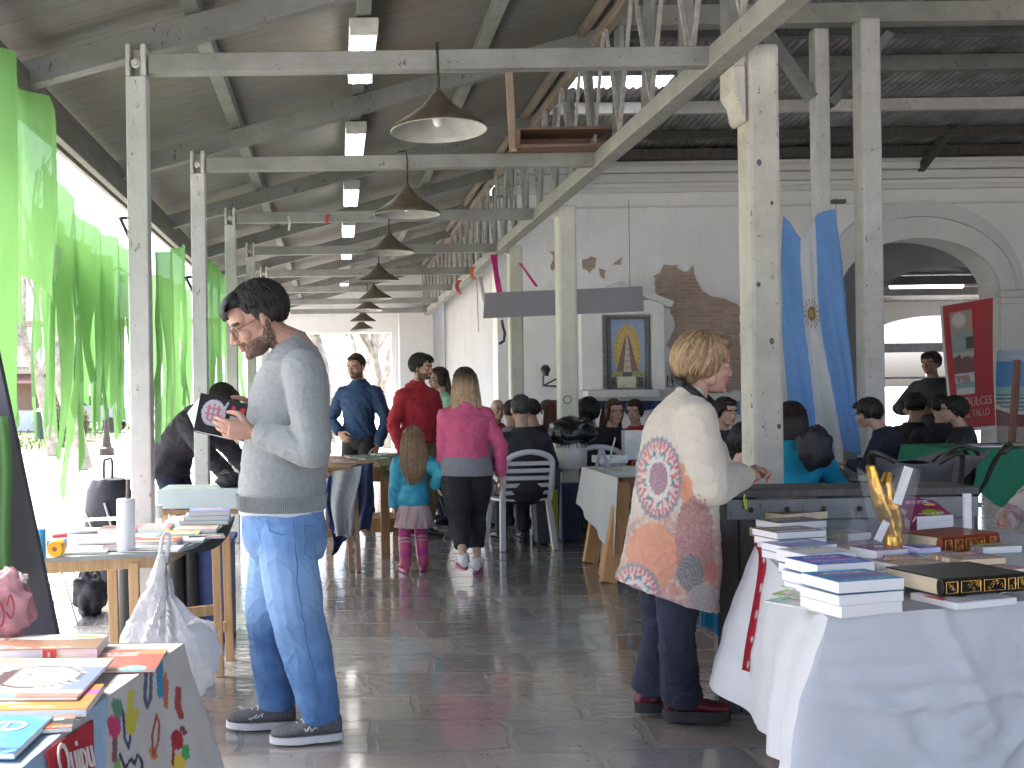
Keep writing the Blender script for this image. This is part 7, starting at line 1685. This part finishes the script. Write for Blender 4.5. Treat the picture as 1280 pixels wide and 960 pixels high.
npos = W(368, 432, 4.05); npr = Matrix.Rotation(.42, 3, 'X')
ankL, ankR = WG(404, 927), WG(347, 911); ankL.z = .085; ankR.z = .085
def man_shapes(g, f):
    g.tube(catmull([W(375, 450, 4.05), W(367, 436, 4.05), W(359, 426, 4.05)], 3), [.088, .084, .080, .077, .074, .072, .070], 20)
    for (y, r) in ((548, .0), (560, .0)): pass
man = person('bearded man in a grey sweater and blue jeans reading a black book', base, rz, HM_, detail=2, skin=(.40, .225, .155), lip=(.32, .12, .10), beard=True, hair=('thick', BLACKH),
    torso=[(c, hw, hd, R) for c, hw, hd, R in tor],
    pose=dict(neckpos=(npos, npr), headabs=True, headpitch=27, headyaw=14, headpos=W(321, 401, 4.03), hs=1.09, handk=.98, hip=.86,
              L=dict(shoulder=W(380, 464, 3.875), elbow=W(391, 562, 3.80), wrist=W(318, 540, 3.90), dir=(.02, -1, .12), palm=(-1, -.1, .25), curls=[.28, .32, .36, .42], thumb=.5, spread=.04),
              R=dict(shoulder=W(368, 462, 4.22), elbow=W(372, 556, 4.24), wrist=W(322, 522, 4.12), dir=(-.05, -1, .25), palm=(1, 0, .1), curl=.35, thumb=.5),
              LL=dict(hipj=W(355, 668, 3.97), knee=W(373, 775, 3.95), ankle=ankL, toe=(.14, -1, 0)), RL=dict(hipj=W(348, 664, 4.14), knee=W(340, 775, 4.14), ankle=ankR, toe=(-.02, -1, 0))),
    top=dict(mat=C_GREY, secs=swe, add=.012, r=(.040, .043, .037, .034, .031, .022), cuff=.012, fold=.0045, ff=(6, 6, 11), add_shapes=man_shapes, name='sweater'),
    bottom=dict(mat=C_JEANS, secs=jn, r=(.058, .060, .0545, .050, .043, .037), short=.02, fold=.0058, ff=(7, 7, 8), name='jeans'),
    shoes=dict(mats=[S_GREY, S_SOLE, S_LACE], L=.285, laces=True, sole=.028))
mb = MB(); mb.rings([(W(352, 641, 4.05), V((.160, 0, 0)), V((0, .166, 0))), (W(352, 638, 4.05), V((.168, 0, 0)), V((0, .174, 0))), (W(352, 628, 4.05), V((.168, 0, 0)), V((0, .173, 0)))], 40); mb.v = [p + V((0, 0, .006 * math.sin(p.y * 30))) for p in mb.v]; mb.build('shirt_hem', C_WHITE, man.root, smooth=60, world=False)
mb = MB(); nr_ = 150     # knitted ribs of the hem
for k in range(nr_):
    a = 2 * PI * k / nr_; c = W(352, 636, 4.05); d_ = W(352, 617, 4.05); e_ = V((.170 * math.cos(a), .175 * math.sin(a), 0)); e2 = V((.181 * math.cos(a), .184 * math.sin(a), 0)); mb.tube([c + e_, d_ + e2], .0035, 4)
mb.build('ribbed_hem', C_GREY, man.root, world=False)
def on_cloth(ob, root, pts, step=6, off=.002):
    M = root_matrix(root); vs = [(proj(q), q) for q in (M @ v.co for v in ob.data.vertices)]; out = []
    for (x0, y0), (x1, y1) in zip(pts[:-1], pts[1:]):
        k = max(1, int(math.hypot(x1 - x0, y1 - y0) / step))
        for i in range(k):
            x, y = x0 + (x1 - x0) * i / k, y0 + (y1 - y0) * i / k
            c = [q for (p, q) in vs if abs(p[0] - x) < 3 and abs(p[1] - y) < 3]
            if c: q = min(c, key=lambda q: q.y); out.append(q + V((0, -off, 0)))
    return out
M_SEAM = mat('denim_seam', (.075, .165, .34), .85, .2, 60); M_STI = mat('ochre_stitch', (.30, .24, .14), .8)
for pts_, r_, m_ in (([(368, 650), (372, 690), (374, 730), (381, 780), (392, 830), (402, 885)], .0022, M_SEAM), ([(330, 648), (336, 662), (352, 668), (366, 660)], .0020, M_SEAM), ([(384, 656), (384, 690), (392, 697), (403, 692)], .0018, M_SEAM), ([(384, 656), (404, 655)], .0018, M_SEAM)):
    q_ = on_cloth(man.bottom, man.root, pts_)
    if len(q_) > 2: mb = MB(); mb.tube(q_, r_, 6); mb.build('seam', m_, man.root, smooth=60)
for sh_ in [c for c in man.root.children if c.name.startswith('shoe')]:
    for pts_ in ([(382, 908), (386, 916), (389, 905), (393, 915), (397, 904), (400, 913)], [(311, 894), (316, 902), (319, 891), (323, 900), (327, 889), (331, 898)]):
        q_ = on_cloth(sh_, man.root, pts_, 3)
        if len(q_) > 6: mb = MB(); mb.tube(q_, .0028, 6); mb.build('side_stripe', S_LACE, sh_, smooth=60)
HMm, s = man.HM, man.s; gl = MB()   # spectacles
for x in (-1, 1):
    cx = x * .032; loop = [HMm @ (V((cx + .023 * math.cos(a), -.100 + abs(x * .032 + .023 * math.cos(a)) * .22, -.004 + .018 * math.sin(a))) * s) for a in [2 * PI * k / 22 for k in range(22)]]; gl.tube(loop, .0018, 6, closed=True)
    gl.tube(catmull([HMm @ (V(q) * s) for q in ((x * .056, -.088, .004), (x * .078, -.03, .006), (x * .084, .018, .004), (x * .083, .03, -.012))], 4), .0018, 6)
gl.tube([HMm @ (V(q) * s) for q in ((-.011, -.099, .002), (0, -.102, .005), (.011, -.099, .002))], .0018, 6); gl.build('glasses', M_IRON, man.root, smooth=60, world=False)
# his book
B0, B1, B2, B3 = P(251, 491, 4.02), P(318, 507, 4.03), P(307, 552, 4.0), P(242, 538, 3.98)
o = thing('book', 'black book with a white and red emblem held in the hands of the bearded man', 'book', (B2 + B3) / 2)
def bk_col(u, v):
    c = (.012, .012, .013)
    d = math.hypot((u - .30) / .22, (v - .55) / .36)
    if d < 1 and v > .22: c = (.50, .50, .50)
    if d < .72 and v > .3 and (math.sin(u * 70) > .1 or math.sin(v * 40) > .5): c = (.50, .16, .20)
    if .46 < u < .54 and abs(v - .5) < .42 and abs(u - .50 - .03 * math.sin(v * 8)) < .02: c = (.45, .45, .45)
    if .60 < u < .86 and (.62 < v < .86 or .12 < v < .40) and nz(u * 9, v * 9, 1) > -.25: c = (.55, .03, .04)
    if .60 < u < .80 and .42 < v < .58: c = (.45, .40, .38)
    return c
nb_ = ((B1 - B0).cross(B3 - B0)).normalized(); nb_ = nb_ if nb_.y < 0 else -nb_
mb = MB(); mb.grid(lambda u, v: B3.lerp(B2, u).lerp(B0.lerp(B1, u), v) + nb_ * .002, 60, 44, col=bk_col, thick=-nb_ * .003); mb.grid(lambda u, v: B3.lerp(B2, u).lerp(B0.lerp(B1, u), v) - nb_ * .026, 2, 2, col=lambda u, v: (.012, .012, .013), thick=-nb_ * .003); mb.build('cover', M_COVER, o)
mb = MB(); mb.prism([B3 - nb_ * .002 + (B0 - B3) * .02, B2 - nb_ * .002, B1 - nb_ * .002, B0 - nb_ * .002 + (B3 - B0) * .02], -nb_ * .023); mb.build('pages', M_PAGES, o)
mb = MB(); q0 = P(243, 536, 4.03); mb.prism([q0, P(251, 495, 4.05), P(234, 516, 4.06)], (0, .004, 0)); mb.build('open_leaf', M_PAGES, o)

# ---------------------------------------------------------------- the older woman in the long cardigan
rzw = math.radians(114); bw = (1.40, 4.10)
Mw = Matrix.Translation((bw[0], bw[1], 0)) @ Matrix.Rotation(rzw, 4, 'Z'); Mi_ = Mw.inverted(); Rw = Mi_.to_3x3()
wv = lambda v: Rw @ V(v)
CL = [(744, 771, 895, .215, 20), (700, 781, 898, .215, 6), (650, 789, 896, .205, 0), (605, 795, 891, .20, 0), (560, 802, 886, .195, 0), (530, 810, 884, .19, 0), (510, 822, 881, .155, 0), (497, 835, 878, .115, 0), (488, 844, 875, .085, 0), (482, 848, 873, .07, 0)]
cs = []
for y, xl, xr, hd, tlt in CL:
    a, b_ = P(xl, y, 4.08), P(xr, y, 4.08); cs.append(((Mi_ @ ((a + b_) / 2)), wv(((b_.x - a.x) / 2, 0, -tlt / FPX * 4.08)), wv((0, hd * .92, 0))))
def cardigan_col(p):
    q = Mw @ V((float(p[0]), float(p[1]), float(p[2]))); x, y = proj(q); n1 = nz(x * .09, y * .09, 0); n2 = nz(x * .3, y * .3, 4)
    c = (.56, .50, .40)
    if q.y > 4.25 and x > 850 and y < 640: return c
    low = sstep(628, 668, y + n1 * 14)
    def bl(a, b_, t): return tuple(i * (1 - t) + j * t for i, j in zip(a, b_))
    c = bl(c, (.54, .33, .25), low * .9)
    if low > .5:
        n3 = nz(x * .055, y * .055, 8); n4 = nz(x * .16, y * .16, 12)
        if n3 > .12: c = bl(c, (.56, .22, .14), .55)
        elif n3 < -.18: c = bl(c, (.42, .24, .23), .6)
        if n4 > .25: c = bl(c, (.62, .50, .42), .6)
        if n4 < -.30: c = bl(c, (.28, .26, .26), .55)
    def ell(cx, cy, rx, ry): return math.hypot((x - cx) / rx, (y - cy) / ry)
    d = ell(815, 695, 32, 42) + n2 * .12
    if d < 1: c = bl(c, (.62, .26, .14), .75)
    d = ell(868, 676, 24, 58) + n2 * .16
    if d < 1: c = bl((.34, .16, .14), (.46, .26, .22), .5 + .5 * math.sin(d * 26 + n2 * 5))
    d = ell(863, 717, 17, 23) + n2 * .1
    if d < 1: c = bl((.15, .15, .15), (.30, .28, .26), .5 + .5 * math.sin(d * 24 + math.atan2(y - 717, x - 863) * 12))
    d = ell(879, 748, 18, 18) + n2 * .1
    if d < 1: c = (.33, .31, .31) if math.sin(d * 18) > 0 else (.42, .36, .33)
    if ell(890, 715, 7, 14) < 1: c = (.52, .17, .14)
    if ell(857, 610, 9, 17) < 1 or ell(852, 587, 5, 9) < 1: c = (.58, .27, .16)
    for (cx, cy, rx, ry) in ((823, 598, 29, 52), (792, 748, 34, 44)):
        d = ell(cx, cy, rx, ry); a = math.atan2((y - cy) / ry, (x - cx) / rx)
        if d < 1 + .03 * math.sin(a * 30):
            star = .60 + .08 * math.sin(a * 9)
            if d > .90: c = (.24, .25, .27)
            elif d > .74: c = (.44, .13, .14) if math.sin(a * 34) > .1 else (.58, .42, .36)
            elif d > star: c = (.60, .50, .44) if math.sin(a * 18) > -.3 else (.50, .16, .15)
            elif d > star - .10: c = (.06, .25, .27) if math.sin(a * 9) > -.1 else (.58, .52, .45)
            elif d > .40: c = (.60, .54, .47)
            else: c = (.28, .17, .20) if math.sin(d * 60 + a * 6) > -.2 else (.36, .24, .25)
    return c
C_CARD = vcol('woollen_cardigan', .95, bmp=.6, bscale=180, sheen=.3)
wgr = lambda px, py: Mi_ @ G(px, py, 0)
aR, aL = wgr(852, 904), wgr(815, 893); aR.z = .09; aL.z = .09
wh = Mi_ @ P(881, 456, 4.10)
wom = person('older woman with short fair hair in a long cream cardigan printed with round floral motifs', bw, rzw, 1.60, detail=2, skin=(.48, .27, .20), lip=(.40, .15, .13), hair=('bob', (.33, .22, .115)),
    torso=[(c, .085, .085, Matrix.Identity(3)) for c, ax, ay in cs[3:-2]],
    pose=dict(neckpos=(Mi_ @ P(866, 500, 4.09), Matrix.Rotation(.35, 3, 'X')), headabs=True, headyaw=-17, headpitch=4, headpos=wh, hs=1.10, hip=.80, handk=.92,
              R=dict(shoulder=Mi_ @ P(868, 522, 3.92), elbow=Mi_ @ P(888, 607, 3.88), wrist=Mi_ @ P(929, 594, 4.16), dir=wv((.85, .45, .10)), palm=wv((-.3, .55, -.55)), curls=[.55, .6, .65, .7], thumb=.6),
              L=dict(shoulder=Mi_ @ P(860, 520, 4.26), elbow=Mi_ @ P(905, 605, 4.42), wrist=Mi_ @ P(933, 590, 4.36), dir=wv((.75, -.6, .0)), palm=wv((-.3, -.5, -.5)), curl=.6, thumb=.6),
              RL=dict(hipj=Mi_ @ P(848, 690, 4.03), knee=Mi_ @ P(846, 795, 4.03), ankle=aR, toe=wv((1, -.05, 0))), LL=dict(hipj=Mi_ @ P(826, 690, 4.20), knee=Mi_ @ P(825, 795, 4.22), ankle=aL, toe=wv((1, .2, 0)))),
    top=dict(mat=C_CARD, secs=cs, add=.012, r=(.044, .050, .046, .045, .039, .029), cuff=.01, fold=.006, ff=(7, 7, 9), col=cardigan_col, name='cardigan'),
    bottom=dict(mat=C_NAVY, secs=[(Mi_ @ P(838, 690, 4.11), wv((.15, 0, 0)), wv((0, .16, 0))), (Mi_ @ P(838, 650, 4.11), wv((.14, 0, 0)), wv((0, .15, 0)))], r=(.060, .052, .040, .042, .046, .050), short=.07, fold=.006, ff=(11, 11, 5), name='trousers'),
    shoes=dict(mats=[S_WINE, S_DSOLE], L=.27, sole=.045))
mb = MB(); lp_ = [Mi_ @ q for q in (P(858, 482, 3.98), P(876, 497, 3.97), P(890, 512, 4.05), P(892, 506, 4.18), P(876, 490, 4.24), P(856, 478, 4.18), P(848, 476, 4.06))]
mb.tube(catmull(lp_ + [lp_[0]], 4), .024, 10, flat=.6); mb.build('scarf', C_BLACK, wom.root, smooth=60, world=False)

# ---------------------------------------------------------------- people down the aisle
def std_arms(H, out=.05): return dict(), dict()
def place(px, Y): return (P(px, 600, Y).x, Y)
xb, yb_ = place(450, 10.25)
person('man in a deep blue sweater standing behind the middle table, one hand at his belt', (xb, yb_), math.radians(-26), 1.78, beard=True, hair=('short', (.04, .025, .016)), skin=(.42, .25, .18), lip=(.3, .13, .11),
    pose=dict(headyaw=-6, headpitch=10, R=dict(wrist=(-.14, -.17, .98), pole=(-1, .6, 0), dir=(.6, -.5, -.4), palm=(0, 1, 0), curl=.4), L=dict(wrist=(.23, -.06, .85), pole=(1, .8, 0), curl=.4)),
    top=dict(mat=C_BLUE, hem=.51, add=.022, collar=.025, fold=.011, ff=(10, 10, 15), name='sweater'), bottom=dict(mat=C_BLACK, name='trousers'), shoes=dict(mats=[S_BRN, S_DSOLE]))
xb, yb_ = place(524, 9.6)
person('bearded man in a red hoodie turned toward the woman in mint', (xb, yb_), math.radians(34), 1.74, beard=True, hair=('curly', BLACKH), skin=(.40, .235, .17), lip=(.3, .13, .11),
    pose=dict(headyaw=22, headpitch=4, girth=1.12, L=dict(wrist=(.235, -.07, .84), pole=(1, .7, 0)), R=dict(wrist=(-.24, -.06, .83), pole=(-1, .7, 0))),
    top=dict(mat=C_RED, hem=.49, add=.030, collar=.03, fold=.013, ff=(9, 9, 14), name='hoodie'), bottom=dict(mat=C_KH, name='trousers', add=.02), shoes=dict(mats=[S_BLK, S_DSOLE]))
xb, yb_ = place(555, 10.6)
person('woman in a mint green top half hidden behind the man in red', (xb, yb_), math.radians(-75), 1.64, hair=('long', BROWNH), skin=(.46, .28, .21), detail=1, pose=dict(headpitch=6),
    top=dict(mat=C_MINT, hem=.50, name='top'), bottom=dict(mat=C_NAVY, name='trousers'), shoes=dict(mats=[S_BLK, S_DSOLE]))
# girl and woman walking away hand in hand
xg, yg = place(517, 7.75)
xp, yp = place(583, 7.6)
gM = (Matrix.Translation((xg, yg, 0)) @ Matrix.Rotation(PI, 4, 'Z')).inverted(); pM = (Matrix.Translation((xp, yp, 0)) @ Matrix.Rotation(PI - .06, 4, 'Z')).inverted(); hold = P(552, 606, 7.68)
HG = 1.07
def girl_col(p):
    a = nz(p[0] * 30, p[1] * 30, p[2] * 30); b_ = nz(p[0] * 55, p[1] * 55, p[2] * 55 + 4); c = (.46, .33, .33)
    if a > .22: c = (.40, .12, .16)
    if b_ > .28: c = (.22, .20, .22)
    return c
girl = person('small girl with loose light brown hair in a turquoise jacket, floral skirt and pink boots', (xg, yg), PI, HG, hair=('long', (.24, .155, .085)), skin=(.5, .32, .25), head_scale=1.42, detail=1,
    pose=dict(hairlen=.32, hang=.03, handk=.9, headpitch=4, neckpos=None, R=dict(wrist=gM @ (hold + V((-.045, .02, -.015))), pole=(-.6, .8, -.5), dir=(-1, 0, .25), palm=(0, -.4, -1), curl=.6), L=dict(wrist=(.15, -.06, .46)), LL=dict(ankle=(.075, .05, .085)), RL=dict(ankle=(-.065, -.03, .085))),
    top=dict(mat=C_TEAL, hem=.46, add=.026, fold=.005, ff=(18, 18, 22), r=(.05, .056, .046, .042, .040, .034), name='jacket'), bottom=dict(mat=C_PINKL, name='leggings', r=(.05, .05, .042, .040, .038, .036)), shoes=dict(mats=[C_BOOT, C_BOOT], L=.19))
mb = MB(); mb.rings([(V((0, .0, z)), V((r, 0, 0)), V((0, r * .78, 0))) for z, r in ((.345, .150), (.352, .156), (.43, .135), (.52, .115), (.55, .10))], 40, caps=False)
mb.v = [p + V((.006 * math.sin(math.atan2(p.y, p.x) * 14), .008 * math.sin(math.atan2(p.y, p.x) * 14), 0)) * (1 if p.z < .45 else 0) for p in mb.v]; g2 = mb
mb.cols = [girl_col(p) for p in mb.v]; mb.build('skirt', C_CARD, girl.root, smooth=60, world=False)
for k in ('LL', 'RL'):
    hj, kn, ak, toe = girl.legs[k]; mb = MB(); a = ak.lerp(kn, .82); mb.tube([ak + V((0, 0, -.03)), ak.lerp(kn, .4), a], [.043, .050, .053], 16); mb.build('boot_shaft', C_BOOT, girl.root, smooth=50, world=False)
    mb = MB()
    for t_ in (.72, .60): mb.tube([ak.lerp(kn, t_), ak.lerp(kn, t_ - .035)], [.0545, .0535], 16)
    mb.build('boot_stripe', mat('lilac_stripe', (.5, .36, .42), .6), girl.root, smooth=50, world=False)
def pink_shapes(g, f): pass
pw = person('woman with long fair streaked hair in a pink sweater walking away beside the girl', (xp, yp), PI - .06, 1.56, hair=('long', (.42, .29, .165)), skin=(.5, .31, .24), detail=1, grey=None,
    pose=dict(hairlen=.40, roots=.85, girth=1.34, broad=.90, headpitch=6, hs=1.04, L=dict(wrist=pM @ (hold + V((.025, -.01, .03))), pole=(1, .8, 0), dir=(.55, -.05, -.8), palm=(0, .3, -1), curl=.6), R=dict(wrist=(-.265, -.03, .745), pole=(-1, .8, 0)),
              LL=dict(ankle=(.05, .30, .17), toe=(.06, -.62, -.9)), RL=dict(ankle=(-.075, -.04, .085))),
    top=dict(mat=C_PINK, hem=.56, add=.020, fold=.010, ff=(11, 11, 16), name='sweater'), bottom=dict(mat=C_BLACK, name='leggings', r=(.080, .072, .050, .046, .037, .034), short=.30, add=.008, waist=.62), shoes=dict(mats=[S_SOLE, mat('magenta_sole', (.40, .06, .16), .5)], L=.235))
mb = MB(); mb.rings([(V((0, .008, z)), V((a, 0, 0)), V((0, b_, 0))) for z, a, b_ in ((.755, .200, .152), (.765, .208, .158), (.83, .200, .155), (.90, .182, .145))], 40); mb.build('shirt_hem', C_GSH, pw.root, smooth=60, world=False)

# ---------------------------------------------------------------- seated company
def seated(lab, px, Y, rz, H, hair, top, skin=(.44, .27, .20), bottom=None, lean=4, seat=.50, det=0, wr=None, **k):
    x, y = place(px, Y); sitp = dict(hip=seat, lean=lean, LL=dict(ankle=(.10, -.42, .08), pole=(0, -.6, 1)), RL=dict(ankle=(-.10, -.40, .08), pole=(0, -.6, 1)),
        L=dict(wrist=(.12, -.34, .72), pole=(1, .4, -.6), dir=(-.4, -1, 0), palm=(0, 0, -1)), R=dict(wrist=(-.12, -.34, .72), pole=(-1, .4, -.6), dir=(.4, -1, 0), palm=(0, 0, -1)))
    sitp.update(k.pop('pose', {}))
    return person(lab, (x, y), rz, H, hair=hair, skin=skin, detail=det, pose=sitp, top=dict(mat=top, hem=.49, add=.018, **k.pop('topk', {})), bottom=dict(mat=bottom or C_DKJ, name='trousers'), shoes=dict(mats=[S_BLK, S_DSOLE]), **k)
seated('grey haired man in a black jacket seated on the white slatted chair, seen from behind', 655, 8.82, PI + .1, 1.76, ('short', (.055, .055, .055)), C_DKJ, pose=dict(girth=1.15), topk=dict(name='jacket'), det=1)
seated('balding person in red seated facing this way beyond the grey haired man', 620, 11.2, .2, 1.66, ('bald', (.20, .18, .16)), C_RED)
seated('dark haired seated person tucked against the grey haired man in black', 672, 9.9, -2.3, 1.66, ('short', (.03, .022, .018)), C_BLACK)
seated('seated person with short brown hair just before the blue based pillar', 681, 10.6, .5, 1.62, ('short', (.075, .05, .04)), C_DKJ)
seated('seated person with auburn hair partly behind the black rubbish bag', 694, 9.95, 3.0, 1.62, ('long', (.09, .03, .018)), C_DKJ)
seated('seated person with black hair on the far side of the rubbish bag', 741, 9.35, 3.3, 1.66, ('bob', (.012, .011, .010)), C_BLACK, pose=dict(hs=1.05))
seated('woman with brown fringe in black facing this way behind the white cloth table', 765, 9.7, .12, 1.64, ('long', (.07, .035, .02)), C_BLACK, det=1)
seated('dark haired woman in red facing this way below the shrine shelf', 797, 10.3, -.6, 1.60, ('bob', (.03, .015, .012)), C_RED, det=1)
seated('child with dark hair in a yellow top seen between the cardigan and the thick pillar', 921, 6.25, 1.0, 1.34, ('bob', BLACKH), C_YEL, det=1, seat=.50, pose=dict(headyaw=20, hs=1.15))
seated('dark haired person wearing a pale hairband seated behind the child in yellow', 900, 8.6, .35, 1.66, ('bob', (.02, .015, .013)), C_DKJ)
seated('person with long dark hair in turquoise seated on the black chair, seen from behind', 990, 6.55, 2.7, 1.66, ('long', (.022, .012, .011)), C_TURQ, det=1, pose=dict(hairlen=.5, lean=10))
q = P(1018, 560, 6.3); o = blob('shoulder_bag', q, (.11, .09, .13), mat('black_nylon', 0), None, .12, 3, 1.8); tag(o, 'black bag slung on the back of the black plastic chair', 'bag')
for lab, px, Y, rz_, H_, hr, tp in (('seated person in grey half hidden behind the grey haired man', 640, 10.0, 2.9, 1.64, ('short', (.05, .035, .025)), C_GSH),
        ('seated person with grey hair low behind the rubbish bag hoop', 726, 10.9, .3, 1.62, ('short', (.16, .15, .14)), C_DKJ),
        ('seated person with dark long hair behind the cardigan sleeve', 880, 10.2, -.5, 1.64, ('long', (.03, .02, .015)), C_BLACK),
        ('seated person in black beside the leaning person in navy', 1142, 9.6, 2.2, 1.66, ('curly', BLACKH), C_BLACK),
        ('seated person in dark grey close to the green cloth table', 1206, 8.8, -2.0, 1.62, ('bob', (.02, .015, .012)), C_DKJ)):
    seated(lab, px, Y, rz_, H_, hr, tp)
x, y = place(1168, 11.2)
person('standing person in dark clothes, a silhouette against the bright doorway', (x, y), math.radians(-60), 1.74, hair=('curly', BLACKH), skin=(.3, .18, .13), detail=0, pose=dict(L=dict(wrist=(.15, -.30, 1.1), pole=(1, .5, -.4)), R=dict(wrist=(-.15, -.30, 1.1), pole=(-1, .5, -.4))),
    top=dict(mat=C_DKJ, hem=.42, add=.04, name='coat'), bottom=dict(mat=C_NAVY, name='trousers'), shoes=dict(mats=[S_BLK, S_DSOLE]))
seated('person with wavy dark hair in navy leaning by the pushchairs', 1122, 8.5, -2.3, 1.68, ('bob', (.03, .024, .02)), C_NAVY, lean=18, det=0)
seated('dark dressed person seated low between the red banner and the green cloth table', 1178, 9.2, 2.6, 1.66, ('short', BLACKH), C_BLACK, lean=8)
# person at the very edge, one hand on the white apron
x, y = place(1352, 5.0)
def apr(p):
    return (.30, .10, .14) if nz(p[0] * 22, p[1] * 22, p[2] * 22) > .15 else (.48, .40, .38)
person('person in a pale floral dress seated at the edge with one hand raised', (x, y), math.radians(-80), 1.62, hair=('bob', BROWNH), skin=(.42, .25, .19), detail=1,
    pose=dict(hip=.50, LL=dict(ankle=(.1, -.4, .08), pole=(0, -.6, 1)), RL=dict(ankle=(-.1, -.4, .08), pole=(0, -.6, 1)), L=dict(wrist=(.16, -.16, .86), pole=(1, .6, -.6), dir=(-.1, -.3, 1), palm=(-.8, -.3, 0), curl=.25), R=dict(wrist=(-.1, -.35, .7), pole=(-1, .4, -.6))),
    top=dict(mat=C_CARD, col=apr, hem=.47, add=.02, name='dress'), bottom=dict(mat=C_CARD, col=apr, name='skirt', r=(.07, .07, .06, .05, .04, .04)), shoes=dict(mats=[S_BLK, S_DSOLE]))
# stooping person outside
x, y = place(238, 7.75)
person('person in a dark coat stooping over behind the second post at the open side', (x - .05, y), math.radians(72), 1.70, hair=('curly', (.02, .017, .015)), skin=(.36, .22, .16), detail=1, z0=-.05,
    pose=dict(lean=48, hip=.88, headpitch=-18, headyaw=0, hipoff=(0, .12), L=dict(wrist=(.20, -.52, .78), pole=(1, .5, 0)), R=dict(wrist=(-.2, -.50, .80), pole=(-1, .5, 0))),
    top=dict(mat=mat('plum_black_coat', (.020, .016, .026), .8, .3, 14), hem=.46, add=.045, fold=.012, name='coat'), bottom=dict(mat=C_NAVY, name='trousers'), shoes=dict(mats=[S_BLK, S_DSOLE]))
